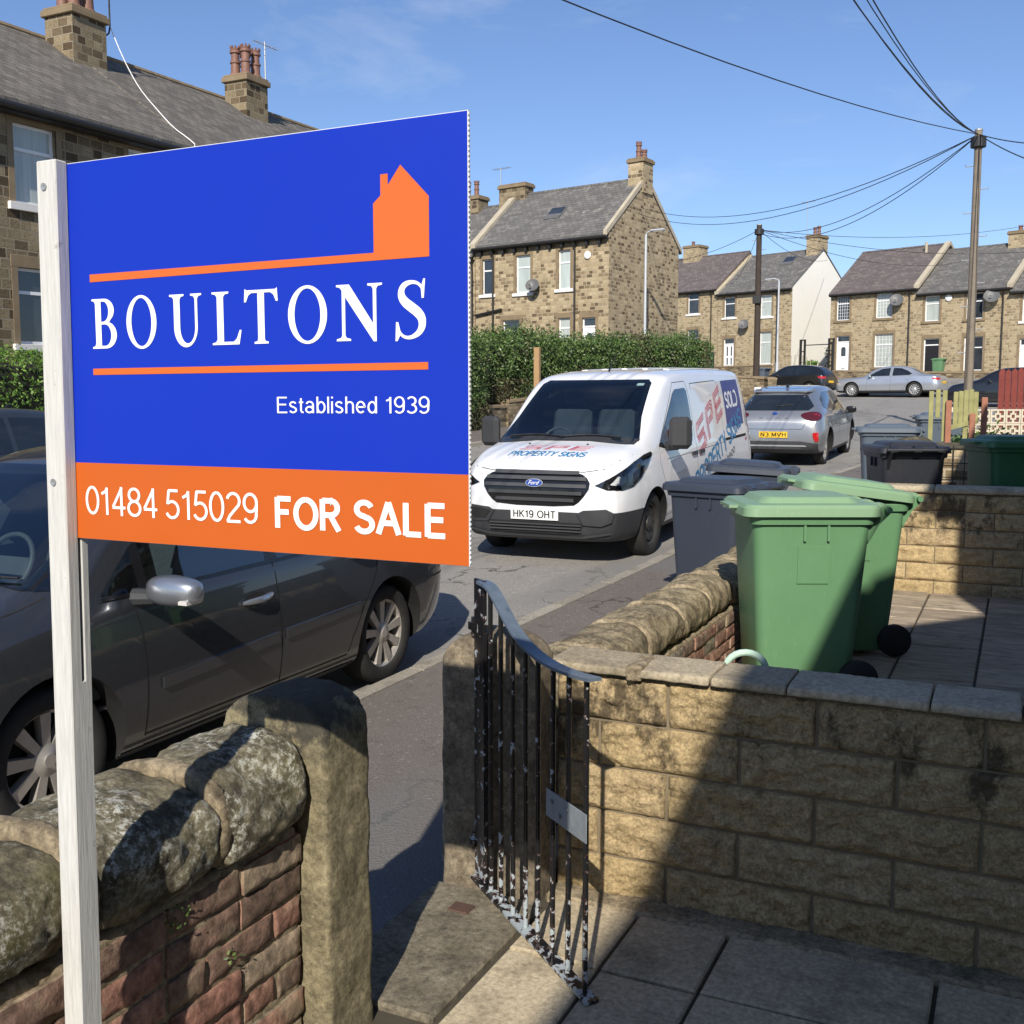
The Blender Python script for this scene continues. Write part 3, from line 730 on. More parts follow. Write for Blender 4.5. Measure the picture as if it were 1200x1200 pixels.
# sale sign ------------------------------------------------------------------
def poly_mesh(polys, holes=None):
    """2D polygons via a filled curve -> (verts, faces)"""
    cu=bpy.data.curves.new('t','CURVE'); cu.dimensions='2D'; cu.fill_mode='BOTH'
    for p in polys:
        sp=cu.splines.new('POLY'); sp.points.add(len(p)-1); sp.use_cyclic_u=True
        for q,c_ in zip(sp.points,p): q.co=(c_[0],c_[1],0,1)
    o=bpy.data.objects.new('t',cu); C.objects.link(o)
    dg=bpy.context.evaluated_depsgraph_get(); me=bpy.data.meshes.new_from_object(o.evaluated_get(dg))
    vs=[(v.co.x,v.co.y) for v in me.vertices]; fs=[tuple(p.vertices) for p in me.polygons]
    bpy.data.objects.remove(o); bpy.data.meshes.remove(me); return vs,fs
def text_mesh(body, x0=0,x1=1,z0=0,z1=1, shear=0, bold=0, spacing=1.0):
    cu=bpy.data.curves.new('t','FONT'); cu.body=body; cu.dimensions='2D'; cu.fill_mode='BOTH'; cu.shear=shear; cu.offset=bold; cu.space_character=spacing; cu.resolution_u=4
    o=bpy.data.objects.new('t',cu); C.objects.link(o)
    dg=bpy.context.evaluated_depsgraph_get(); me=bpy.data.meshes.new_from_object(o.evaluated_get(dg))
    vs=[(v.co.x,v.co.y) for v in me.vertices]; fs=[tuple(p.vertices) for p in me.polygons]
    bpy.data.objects.remove(o); bpy.data.meshes.remove(me)
    ax=min(v[0] for v in vs); bx=max(v[0] for v in vs); az=min(v[1] for v in vs); bz=max(v[1] for v in vs)
    return [(lerp(x0,x1,(v[0]-ax)/(bx-ax)),lerp(z0,z1,(v[1]-az)/(bz-az))) for v in vs],fs
def _a(cx,cy,rx,ry,a0,a1,n=14): return [(cx+rx*math.cos(R(lerp(a0,a1,i/n))),cy+ry*math.sin(R(lerp(a0,a1,i/n)))) for i in range(n+1)]
def glyph(c):
    """centre lines of a plain grotesque: (width, strokes) with cap height 1"""
    o=lambda w: _a(w/2,.5,w/2,.5,90,450,36)
    G_={'O':(.74,[o(.74)]),'0':(.50,[o(.50)]),'1':(.34,[[(.02,.76),(.20,.86),(.27,1)],[(.25,1),(.25,-.04)]]),'I':(.08,[[(.04,-.05),(.04,1.05)]]),
    '2':(.52,[_a(.26,.73,.24,.27,165,-35,14)+[(.12,.20),(.02,.0)],[(0,0),(.53,0)]]),
    '3':(.52,[_a(.25,.76,.22,.24,150,-90,14),_a(.25,.26,.25,.26,90,-150,14)]),
    '4':(.54,[[(.40,-.05),(.40,1.05)],[(.42,1.02),(.02,.28)],[(0,.26),(.56,.26)]]),
    '5':(.52,[[(.49,1),(.10,1)],[(.12,1.02),(.055,.50)],[(.05,.53)]+_a(.245,.30,.255,.30,125,-155,18)]),
    '6':(.52,[_a(.26,.31,.24,.31,0,360,28),[(.02,.31),(.03,.60)]+_a(.27,.73,.235,.27,190,30,12)]),
    'U':(.64,[[(.05,1.05),(.05,.3)]+_a(.32,.3,.27,.3,180,360,14)+[(.59,1.05)]]),
    '8':(.52,[_a(.26,.765,.215,.235,90,450,28),_a(.26,.265,.25,.265,90,450,28)]),
    '9':(.52,[_a(.26,.69,.24,.31,0,360,28),[(.50,.69),(.49,.40)]+_a(.25,.27,.235,.27,10,-150,12)]),
    'F':(.56,[[(.05,-.05),(.05,1.05)],[(.05,1),(.56,1)],[(.05,.53),(.48,.53)]]),
    'E':(.60,[[(.05,-.05),(.05,1.05)],[(.05,1),(.60,1)],[(.05,.53),(.56,.53)],[(.05,0),(.62,0)]]),
    'L':(.54,[[(.05,-.05),(.05,1.05)],[(.05,0),(.56,0)]]),
    'H':(.64,[[(.05,-.05),(.05,1.05)],[(.59,-.05),(.59,1.05)],[(.05,.52),(.59,.52)]]),
    'T':(.60,[[(.30,-.05),(.30,1.05)],[(0,1),(.60,1)]]),
    'K':(.62,[[(.05,-.05),(.05,1.05)],[(.60,1.05),(.05,.40)],[(.22,.58),(.62,-.05)]]),
    'P':(.60,[[(.05,-.05),(.05,1.05)],[(.05,1),(.33,1)]+_a(.33,.74,.24,.26,90,-90,12)+[(.05,.48)]]),
    'R':(.64,[[(.05,-.05),(.05,1.05)],[(.05,1),(.35,1)]+_a(.35,.75,.24,.25,90,-90,12)+[(.05,.50)],[(.34,.48),(.64,-.05)]]),
    'D':(.66,[[(.05,-.05),(.05,1.05)],[(.05,1),(.24,1)]+_a(.24,.5,.38,.5,90,-90,16)+[(.05,0)]]),
    'A':(.70,[[(.0,-.05),(.35,1.04)],[(.70,-.05),(.35,1.04)],[(.13,.33),(.57,.33)]]),
    'V':(.66,[[(.0,1.05),(.33,-.03)],[(.66,1.05),(.33,-.03)]]),
    'Y':(.64,[[(.0,1.05),(.32,.45)],[(.64,1.05),(.32,.45)],[(.32,.48),(.32,-.05)]]),
    'N':(.66,[[(.05,-.05),(.05,1.05)],[(.61,-.05),(.61,1.05)],[(.05,1.02),(.61,-.02)]]),
    'M':(.76,[[(.05,-.05),(.05,1.05)],[(.71,-.05),(.71,1.05)],[(.05,1.02),(.38,.05)],[(.71,1.02),(.38,.05)]]),
    'G':(.74,[_a(.37,.5,.36,.5,45,320,26),[(.42,.44),(.72,.44)],[(.69,.46),(.69,.08)]]),
    'S':(.60,[_a(.30,.765,.26,.235,20,265,16)+[(.36,.49)]+_a(.30,.25,.28,.25,60,-160,16)]),
    'a':(.50,[_a(.24,.50,.20,.22,160,10,10)+[(.44,.42),(.44,-.04)],_a(.22,.19,.20,.19,20,340,20),[(.36,.40),(.22,.37)]]),
    'b':(.50,[[(.05,-.04),(.05,1.05)],_a(.265,.35,.21,.35,0,360,26)]),
    'd':(.50,[[(.46,-.04),(.46,1.05)],_a(.245,.35,.21,.35,0,360,26)]),
    'e':(.50,[[(.04,.37),(.46,.37)]+_a(.25,.36,.22,.35,0,315,24)]),
    'h':(.48,[[(.05,-.05),(.05,1.05)],_a(.245,.48,.19,.22,175,0,12)+[(.435,-.05)]]),
    'i':(.08,[[(.04,-.05),(.04,.74)],[(.04,.93),(.04,1.05)]]),'l':(.08,[[(.04,-.05),(.04,1.05)]]),
    's':(.44,[_a(.22,.54,.17,.16,20,265,12)+[(.25,.36)]+_a(.22,.17,.19,.17,60,-160,12)]),
    't':(.26,[[(.12,.95),(.12,.10),(.18,.02),(.27,.0)],[(0,.68),(.26,.68)]]),' ':(.22,[])}
    return G_[c]
def stroke_text(body,x0,x1,z0,z1,wt=.10,gap=.16,shear=0,twist=0):
    """ribbons in the box x0..x1, z0..z1; each vertex is (x, z, layer)"""
    vs=[];fs=[];pos=0;lay=0
    for c in body:
        w_,st=glyph(c)
        for s_ in st:
            n=len(s_); l=[]; r_=[]
            for i,p in enumerate(s_):
                a=Vector(s_[max(0,i-1)]);b=Vector(s_[min(n-1,i+1)]);t=(b-a).normalized();nn=Vector((-t.y,t.x))*wt/2
                if 0<i<n-1:
                    t1=(Vector(p)-Vector(s_[i-1])).normalized(); cs=max(.5,abs(t.dot(t1))); nn=nn/cs
                l.append((p[0]+nn.x,p[1]+nn.y)); r_.append((p[0]-nn.x,p[1]-nn.y))
            b0=len(vs); lay+=1
            for q in l+r_: yy=min(1,max(0,wt/2+q[1]*(1-wt))); vs.append((q[0]+pos+shear*yy,yy,lay%5))
            for i in range(n-1): fs.append((b0+n+i,b0+n+i+1,b0+i+1,b0+i))
        pos+=w_+gap
    pos-=gap
    return [(lerp(x0,x1,v[0]/(pos+shear)),lerp(z0,z1,v[1]),v[2]) for v in vs],fs
def arc(cx,cy,rx,ry,a0,a1,n=16): return [(cx+rx*math.cos(R(lerp(a0,a1,i/n))),cy+ry*math.sin(R(lerp(a0,a1,i/n)))) for i in range(n+1)]
def serif_letter(ch):
    """outlines in a unit-high box; returns (polys, width)"""
    t=.035
    def stem(x,w,y0=0,y1=1): return [(x,y0),(x+w,y0),(x+w,y1),(x,y1)]
    if ch=='O':
        return [arc(.43,.5,.43,.53,0,360,48)[:-1], arc(.43,.5,.285,.475,0,360,48)[:-1][::-1]],.86
    if ch=='L':
        return [[(0,0),(.70,0),(.76,.27),(.71,.27),(.64,.12),(.56,.055),(.30,.055),(.30,.90),(.34,.95),(.44,.965),(.44,1),(0,1),(0,.965),(.09,.95),(.13,.90),(.13,.10),(.09,.05),(0,.035)]],.76
    if ch=='T':
        return [[(.26,0),(.62,0),(.62,.035),(.54,.05),(.525,.10),(.525,.945),(.68,.945),(.76,.90),(.82,.78),(.87,.78),(.85,1.03),(.81,1.0),(.07,1.0),(.03,1.03),(.01,.78),(.06,.78),(.12,.90),(.20,.945),(.355,.945),(.355,.10),(.34,.05),(.26,.035)]],.88
    if ch=='U':
        o=[(0,1),(0,.965),(.08,.95),(.115,.90),(.115,.38)]+arc(.44,.36,.325,.385,180,360,18)+[(.765,.90),(.80,.95),(.88,.965),(.88,1),(.58,1),(.58,.965),(.66,.95),(.695,.90),(.695,.38)]+arc(.49,.36,.205,.31,360,180,18)+[(.285,.90),(.32,.95),(.40,.965),(.40,1)]
        return [o],.88
    if ch=='N':
        return [[(0,0),(.30,0),(.30,.035),(.21,.055),(.185,.10),(.185,.78),(.77,-.02),(.83,-.02),(.83,.90),(.86,.95),(.95,.965),(.95,1),(.65,1),(.65,.965),(.73,.95),(.76,.90),(.76,.30),(.27,1),(0,1),(0,.965),(.07,.95),(.115,.90),(.115,.10),(.09,.055),(0,.035)]],.95
    if ch=='B':
        o=[(0,0),(.40,0)]+arc(.40,.27,.32,.27,-90,62,14)+[(.50,.525)]+arc(.37,.765,.285,.235,-50,90,12)+[(.37,1),(0,1),(0,.965),(.07,.95),(.10,.90),(.10,.10),(.07,.05),(0,.035)]
        h1=[(.27,.055),(.38,.055)]+arc(.38,.27,.175,.215,-90,90,12)+[(.38,.485),(.27,.485)]
        h2=[(.27,.54),(.34,.54)]+arc(.34,.745,.15,.20,-90,90,12)+[(.34,.945),(.27,.945)]
        return [o,h1[::-1],h2[::-1]],.72
    if ch=='S':
        c=[(.60,.80),(.56,.90),(.47,.965),(.34,.985),(.20,.95),(.12,.86),(.12,.74),(.20,.64),(.34,.55),(.48,.46),(.57,.36),(.58,.22),(.51,.11),(.38,.04),(.25,.02),(.13,.06),(.05,.16),(.03,.24)]
        wd=[.03,.035,.035,.04,.06,.08,.10,.11,.115,.115,.11,.095,.07,.045,.035,.035,.03,.03]
        c2=chaikin(c,2,False); n=len(c2); l=[];r_=[]
        for i,p in enumerate(c2):
            a=Vector(c2[max(0,i-1)]);b=Vector(c2[min(n-1,i+1)]);tn=(b-a).normalized();nn=Vector((-tn.y,tn.x)); 
            q=i/(n-1)*(len(wd)-1); k=int(q); w_=lerp(wd[k],wd[min(k+1,len(wd)-1)],q-k)*.78
            l.append(tuple(Vector(p)+nn*w_)); r_.append(tuple(Vector(p)-nn*w_))
        serif1=[(.57,.74),(.62,.74),(.65,1.03),(.61,1.03)]; serif2=[(.0,.27),(.05,.27),(.03,-.03),(-.01,-.03)]
        return [l+r_[::-1]],.68
def sign():
    YB=1.27
    S=empty('sale_sign',(-1.42,YB,G),0,'blue and orange estate agent sale board on a white timber post','sign')
    loc=lambda x,z:(x+1.42,z-G)
    zb0=-G
    yf,ys,ye,yb=-.028,-.0045,.0008,.016; lean=lambda x,z:x+.0145*(z-(2.08-G))
    p=MB(); prof=[(yf,-.14),(yb,-.14),(yb,1.95-G),(ye,1.95-G),(ye,1.24-G),(ys,1.24-G),(ys,2.086-G),(yf,2.086-G)]
    p.prism(prof,lambda q:(lean(-.011,q[1]),q[0],q[1]),lambda q:(lean(.032,q[1]),q[0],q[1])); post=p.build('post',M['postwood'],S,bevel=.002)
    for z in (2.045-G,1.575-G):
        sc=MB(); m_=Matrix.Translation((lean(.006,z),-.0285,z))@Matrix.Rotation(R(90),4,'X'); sc.lathe([(.006,0),(.006,.0015),(.002,.001),(.001,-.0005)],m_,12); sc.build('screw',M['metal'],post)
    bx0,bx1=-1.405+1.42,-.667+1.42; z0,z1=1.482-G,2.083-G
    b=MB(); b.box(-.004,bx1,-.004,.0003,z0,z1); board=b.build('board',M['signedge'],S)
    rb=MB(); k=0; z=z0+.004
    while z<z1-.004: rb.box(bx1-.0004,bx1+.0012,-.0036,-.0002,z,z+.003); z+=.0065
    rb.build('flute_ends',M['signwhite'],board)
    zs=1.607-G
    def face(name,polys,mat,y,parent=board):
        vs,fs=poly_mesh(polys) if polys and not isinstance(polys[0],tuple) else polys
        m_=MB(); m_.add([(v[0],y,v[1]) for v in vs],[tuple(f) for f in fs]); return m_.build(name,mat,parent,fix=False)
    def txt(name,tm,mat,y):
        vs,fs=tm; m_=MB(); m_.add([(v[0],y-(v[2]*.00006 if len(v)>2 else 0),v[1]) for v in vs],fs); return m_.build(name,mat,board,fix=False)
    txt('blue_panel',([(bx0,zs),(bx1-.001,zs),(bx1-.001,z1-.001),(bx0,z1-.001)],[(0,1,2,3)]),M['signblue'],-.0046)
    txt('orange_panel',([(bx0,z0+.0005),(bx1-.001,z0+.0005),(bx1-.001,zs),(bx0,zs)],[(0,1,2,3)]),M['signorange'],-.0047)
    W=lambda x,z:(x+1.42,z-G)
    hs=[W(-1.348,1.895),W(-.726,1.899),W(-.726,1.978),W(-.770,2.023),W(-.790,1.998),W(-.790,2.013),W(-.802,2.013),W(-.802,1.985),W(-.814,1.975),W(-.814,1.909),W(-1.348,1.907)]
    txt('house_emblem',poly_mesh([hs]),M['signorange2'],-.0052)
    l2=[W(-1.348,1.7485),W(-.729,1.7485),W(-.729,1.7585),W(-1.348,1.7585)]
    txt('orange_rule',(l2,[(0,1,2,3)]),M['signorange2'],-.0052)
    nm=MB()
    for ch,a,e in (('B',-1.346,-1.294),('O',-1.273,-1.211),('U',-1.184,-1.121),('L',-1.101,-1.046),('T',-1.041,-.978),('O',-.961,-.893),('N',-.877,-.801),('S',-.779,-.730)):
        polys,wd=serif_letter(ch); vs,fs=poly_mesh(polys)
        nm.add([(lerp(a,e,v[0]/wd)+1.42,-.0054,1.790+v[1]*.078-G) for v in vs],fs)
        if ch=='S':
            for q in ([(.565,.70),(.615,.70),(.645,1.03),(.605,1.03),(.55,.88)],[(.0,.30),(.05,.30),(.11,.10),(.03,-.03),(-.015,-.03)]):
                nm.add([(lerp(a,e,v[0]/wd)+1.42,-.0056,1.790+v[1]*.078-G) for v in q],[tuple(range(len(q)-1,-1,-1)) if q[0][0]<.1 else tuple(range(len(q)))])
    nm.build('company_name',M['signwhite'],board,fix=False)
    txt('established_line',stroke_text('Established 1939',W(-.984,0)[0],W(-.728,0)[0],1.6885-G,1.7125-G,wt=.105,gap=.145),M['signwhite'],-.0054)
    for nm_,tx_,a_,b_ in (('dialling_code_lettering','01484',-1.373,-1.223),('telephone_number_lettering','515029',-1.203,-1.025)): txt(nm_,stroke_text(tx_,W(a_,0)[0],W(b_,0)[0],1.5225-G,1.570-G,wt=.105,gap=.145),M['signwhite'],-.0055)
    txt('for_sale_lettering',stroke_text('FOR SALE',W(-.990,0)[0],W(-.705,0)[0],1.5165-G,1.568-G,wt=.195,gap=.19),M['signwhite'],-.0055)
sign()

# wheelie bins ---------------------------------------------------------------
def rrect(cx,cy,hx,hy,r,z,n=5):
    out=[]
    for (sx,sy,a0) in ((1,1,0),(-1,1,90),(-1,-1,180),(1,-1,270)):
        for k in range(n+1):
            a=R(a0+90*k/n); out.append((cx+sx*(hx-r)+r*math.cos(a), cy+sy*(hy-r)+r*math.sin(a), z))
    return out
def wheelie(label,mat,loc,rz,lid_open=0,group='wheelie bins',square=True,lidmat=None,sc=1.0,cat='bin',ribs=False):
    B=empty('wheelie_bin',loc,rz,label,cat,group); B.scale=(sc,sc,sc)
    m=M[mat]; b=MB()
    # outer shell: narrower at the foot, flared rim
    prof=[(.03,-.015,.225,.215,.05),(.06,-.01,.24,.225,.055),(.30,-.005,.258,.240,.06),(.88,.0,.298,.268,.06),(.90,.0,.300,.270,.06),(.905,.0,.318,.288,.065),(.945,.0,.322,.292,.065),(.950,.0,.318,.288,.06)]
    rings=[rrect(cx,0,hx,hy,r_,z) for z,cx,hx,hy,r_ in prof]
    inner=[rrect(0,0,.296,.266,.055,.95),rrect(-.005,0,.22,.21,.05,.10)]
    b.loft(rings+inner,cap=True); body=b.build('body',m,B,smooth=True,angle=40)
    if square:
        q=MB()
        for s in (-1,):
            tl=-.0; zc=.70; 
            def yy(z): return lerp(.240,.268,(z-.30)/.58)
            vs=[]
            for dy in (.0,.007):
                for (x,z) in ((-.075,.60),(.085,.60),(.085,.79),(-.075,.79)): vs.append((x,s*(yy(z)+dy),z))
            q.add(vs,[(0,1,2,3),(7,6,5,4),(0,4,5,1),(1,5,6,2),(2,6,7,3),(3,7,4,0)])
        q.build('embossed_panel',m,body)
    for s in (-1,1):
        for x in (-.045,.075):
            tb=MB(); tb.box(x-.006,x+.006,min(s*.262,s*.283),max(s*.262,s*.283),.82,.945); tb.build('rib',m,body)
    if ribs:
        for y in (-.17,-.06,.06,.17):
            tb=MB(); tb.add([(-.262,y-.008,.12),(-.262,y+.008,.12),(-.312,y+.008,.9),(-.312,y-.008,.9),(-.24,y-.008,.12),(-.24,y+.008,.12),(-.29,y+.008,.9),(-.29,y-.008,.9)],[(0,1,2,3),(7,6,5,4),(0,4,5,1),(1,5,6,2),(2,6,7,3),(3,7,4,0)]); tb.build('rib',m,body)
    # gussets and handle at the hinge end (+x)
    h=MB()
    for y in (-.22,.22):
        pr=[(.29,.80),(.345,.90),(.40,.955),(.40,.99),(.30,.99),(.28,.9)]
        h.prism(pr,lambda p:(p[0],y-.012,p[1]),lambda p:(p[0],y+.012,p[1]))
    h.tube([(.385,-.26,.975),(.385,.26,.975)],.017,12)
    h.build('handle',m,B,smooth=True,angle=40)
    lid=MB(); lr=[]
    cx=-.005
    for z,hx,hy,r_,dx in ((.0,.342,.305,.07,0),(-.030,.350,.312,.07,0),(-.028,.354,.316,.07,0),(.012,.350,.312,.07,0),(.030,.335,.298,.07,0),(.034,.26,.23,.06,.0),(.062,.235,.205,.06,-.0),(.068,.20,.17,.06,0)):
        lr.append(rrect(cx+dx,0,hx,hy,r_,z))
    lid.loft(lr)
    lid.box(-.40,-.345,-.12,.12,.0,.016)
    for y in (-.20,.0,.20):
        pr=[(.25,.03),(.36,.035),(.40,.015),(.40,-.015),(.36,-.02),(.30,-.01)]
        lid.prism(pr,lambda p:(p[0],y-.03,p[1]),lambda p:(p[0],y+.03,p[1]))
    # hinge at (.385, ., .975): shift, rotate about the hinge
    T=Matrix.Translation((.385,0,.975))@Matrix.Rotation(R(lid_open),4,'Y')@Matrix.Translation((-.385,0,0))
    lid.v=[tuple(T@Vector(v)) for v in lid.v]
    lid.build('lid',M[lidmat] if lidmat else m,B,smooth=True,angle=32)
    for s in (-1,1):
        w_=MB(); mm=Matrix.Translation((.255,s*.255,.10))@Matrix.Rotation(R(90),4,'X')
        w_.lathe([(.03,-.028),(.085,-.026),(.10,-.018),(.10,.018),(.085,.026),(.03,.028)],mm,24); w_.build('wheel',M['rubber'],B,smooth=True)
    ax=MB(); ax.tube([(.255,-.25,.10),(.255,.25,.10)],.012,8); ax.build('axle',M['metal'],B)
    return B
VR=R(25.5)
wheelie('mid green wheelie bin in front with a square panel moulded on its side','bin_green',(-1.07,5.90,.15),VR,0,sc=1.03,lidmat='bin_green_lid')
wheelie('green wheelie bin whose lid is propped half open','bin_green',(-.99,6.95,.155),VR+R(2),7.5,square=True,sc=1.0,lidmat='bin_green_lid')
wheelie('slate grey bin on the pavement beside the white van','bin_slate',(-2.04,7.98,.115),R(-16),0,ribs=True,square=False)
wheelie('slate grey bin on the pavement behind another near the van','bin_slate',(-2.08,9.15,.165),R(8),3,square=False)
wheelie('black wheelie bin with its hinge side towards us, behind the further block wall','bin_black',(-.93,10.12,.34),R(-68),0,square=False)
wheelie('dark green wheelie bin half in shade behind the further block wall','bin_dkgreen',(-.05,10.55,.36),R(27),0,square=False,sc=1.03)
wheelie('blue grey wheelie bin standing on the pavement edge past the black bin','bin_grey',(-1.42,13.3,.44),R(10),0,square=False)
wheelie('blue grey wheelie bin half hidden behind the algae-green fence panel','bin_grey',(-1.02,16.2,.56),R(10),0,square=False)
hs=MB(); pts=[(-.76+.06*math.cos(a),3.33+.02*math.cos(a),.86+.055*math.sin(a)) for a in [R(x) for x in range(0,181,15)]]
hs.tube([(-.70,3.35,.16)]+pts+[(-.82,3.31,.16)],.011,10); tag(hs.build('garden_hose',M['hose'],smooth=True),'loop of pale green hose showing above the near block wall','hose')
dr=MB(); dr.box(-1.53,-1.46,2.74,2.80,G+.002,G+.010); tag(dr.build('stop_tap_cover',M['rust'],bevel=.003),'small rusty square cover in the threshold stone','cover')

# ------------------------------------------------------------------ houses
def wall_with_holes(mb, W, z0, z1, holes, y=0, depth=.16, x0=0, m=0):
    """facade in the plane y, facing -y, rectangular openings with reveals"""
    xs=sorted(set([x0,W]+[v for h in holes for v in h[:2]])); zs=sorted(set([z0,z1]+[v for h in holes for v in h[2:4]]))
    for i in range(len(xs)-1):
        for j in range(len(zs)-1):
            cx=(xs[i]+xs[i+1])/2; cz=(zs[j]+zs[j+1])/2
            if any(h[0]<cx<h[1] and h[2]<cz<h[3] for h in holes): continue
            mb.add([(xs[i],y,zs[j]),(xs[i+1],y,zs[j]),(xs[i+1],y,zs[j+1]),(xs[i],y,zs[j+1])],[(0,1,2,3)],m)
    for a,b,c,d_ in [h[:4] for h in holes]:
        mb.add([(a,y,c),(a,y,d_),(a,y+depth,d_),(a,y+depth,c)],[(0,3,2,1)],m); mb.add([(b,y,c),(b,y,d_),(b,y+depth,d_),(b,y+depth,c)],[(0,1,2,3)],m)
        mb.add([(a,y,d_),(b,y,d_),(b,y+depth,d_),(a,y+depth,d_)],[(0,3,2,1)],m); mb.add([(a,y,c),(b,y,c),(b,y+depth,c),(a,y+depth,c)],[(0,1,2,3)],m)

def window(P, x0,x1,z0,z1, style='net', sill='pale', shear=0, bars=False, surround=True, y=0):
    rec=y+.10; f=.055 if (x1-x0)>.75 else .045
    b=MB()
    for a in ((x0,x0+f,z0,z1),(x1-f,x1,z0,z1),(x0+f,x1-f,z1-f,z1),(x0+f,x1-f,z0,z0+f)): b.box(a[0],a[1],rec-.01,rec+.05,a[2],a[3])
    tr=z0+(z1-z0)*.68; b.box(x0+f,x1-f,rec-.012,rec+.045,tr-.03,tr+.03)
    w_=b.build('window',M['pvc'],P,shear=shear)
    g=MB(); g.box(x0+f,x1-f,rec+.012,rec+.024,z0+f,z1-f); g.build('pane',M[{'net':'pane_net','blind':'pane_blind','dark':'pane'}[style]] if style!='half' else M['pane_net'],w_,shear=shear)
    if style in('half','blindhalf'):
        pass
    if bars:
        for k in range(1,5):
            q=MB(); x=lerp(x0+f,x1-f,k/5); q.box(x-.008,x+.008,rec+.002,rec+.011,z0+f,z1-f); q.build('glazing_bar',M['pvc'],w_,shear=shear)
        for k in range(1,7):
            q=MB(); z=lerp(z0+f,z1-f,k/7); q.box(x0+f,x1-f,rec+.003,rec+.0105,z-.007,z+.007); q.build('glazing_bar',M['pvc'],w_,shear=shear)
    s=MB()
    if surround:
        l=MB(); l.box(x0-.14,x1+.14,y-.012,y+.02,z1,z1+.22); l.build('lintel',M['trim'],w_,shear=shear,bevel=.006)
        for a,e in ((x0-.13,x0),(x1,x1+.13)):
            j=MB(); j.box(a,e,y-.010,y+.02,z0,z1); j.build('jamb',M['trim'],w_,shear=shear)
    s.box(x0-.17,x1+.17,y-.07,y+.10,z0-.14,z0); s.build('sill',M['trimpale'] if sill=='pale' else M['trim'],w_,shear=shear,bevel=.006)
    return w_
def door(P,x0,x1,z0,z1,kind='white',y=0,shear=0,transom=True):
    rec=y+.10; b=MB(); f=.06; zt=z1-.38 if transom else z1
    for a in ((x0,x0+f,z0,z1),(x1-f,x1,z0,z1),(x0+f,x1-f,z1-f,z1)): b.box(a[0],a[1],rec-.01,rec+.06,a[2],a[3])
    if transom: b.box(x0+f,x1-f,rec-.01,rec+.06,zt-.03,zt+.04)
    fr=b.build('door_frame',M['pvc'],P,shear=shear)
    if transom:
        g=MB(); g.box(x0+f,x1-f,rec+.02,rec+.03,zt+.04,z1-f); g.build('fanlight',M['pane'],fr,shear=shear)
    l=MB(); l.box(x0+f,x1-f,rec+.01,rec+.05,z0,zt-.03 if transom else zt-f)
    w_=x1-x0-2*f; zz=(zt-z0)
    lf=l.build('door',M['blackdoor'] if kind=='black' else M['pvc'],fr,shear=shear)
    if kind=='white_slots':
        for fx in (.28,.72):
            for a,e in ((.12,.42),(.5,.9)):
                q=MB(); cx=x0+f+w_*fx; q.box(cx-.05,cx+.05,rec+.004,rec+.0095,z0+zz*a,z0+zz*e); q.build('door_light',M['pane'],fr,shear=shear)
    elif kind=='white':
        q=MB(); cx=x0+f+w_*.5; pts=_a(0,0,.15,.12,0,180,10)+[(-.15,-.45),(.15,-.45)]; q.prism(pts,lambda p:(cx+p[0],rec+.004,z0+zz*.78+p[1]),lambda p:(cx+p[0],rec+.0095,z0+zz*.78+p[1])); q.build('door_light',M['pane'],fr,shear=shear)
        q=MB(); q.box(cx-.12,cx+.12,rec,rec+.0095,z0+zz*.13,z0+zz*.13+.05); q.build('letter_plate',M['metal'],fr,shear=shear)
    else:
        for fx in (.3,.7):
            for a,e in ((.1,.42),(.52,.88)):
                q=MB(); cx=x0+f+w_*fx; q.box(cx-w_*.14,cx+w_*.14,rec+.003,rec+.0095,z0+zz*a,z0+zz*e); q.build('door_panel',M['blackdoor'],fr,shear=shear,bevel=.002)
    l=MB(); l.box(x0-.14,x1+.14,y-.012,y+.02,z1,z1+.22); l.build('lintel',M['trim'],fr,shear=shear)
    for a,e in ((x0-.13,x0),(x1,x1+.13)):
        j=MB(); j.box(a,e,y-.010,y+.02,z0,z1); j.build('jamb',M['trim'],fr,shear=shear)
def chimney(P,x0,x1,y0,y1,zb,zt,pots,mat='stone_dark',shear=0,flash=True,pot_h=.75,pot_r=.12,cap=True,tiers=True):
    b=MB(); b.box(x0,x1,y0,y1,zb,zt-.16); c=b.build('chimney',M[mat],P,shear=shear)
    q=MB(); q.box(x0-.07,x1+.07,y0-.07,y1+.07,zt-.16,zt-.02); q.box(x0-.03,x1+.03,y0-.03,y1+.03,zt-.018,zt+.04); q.build('chimney_cap',M['trim'],c,shear=shear,bevel=.015)
    for i,(px,py,h) in enumerate(pots):
        k=MB(); r_=pot_r; prof=[(r_*1.25,0),(r_*1.25,.06),(r_,.09),(r_*.92,h*.45),(r_*1.12,h*.47),(r_*1.12,h*.53),(r_*.9,h*.55),(r_*.86,h*.8),(r_*1.15,h*.83),(r_*1.15,h*.9),(r_*.95,h*.92),(r_*1.05,h),(r_*.7,h),(r_*.65,h*.8)]
        k.lathe(prof,Matrix.Translation((px,py,zt+.03)),16)
        if tiers:
            for a in range(8): t=2*math.pi*a/8; k.box(px+math.cos(t)*r_*.95-.018,px+math.cos(t)*r_*.95+.018,py+math.sin(t)*r_*.95-.018,py+math.sin(t)*r_*.95+.018,zt+.03+h,zt+.03+h+.06)
        k.build('chimney_pot',M['pot'],c,smooth=True,angle=40,shear=shear)
    return c
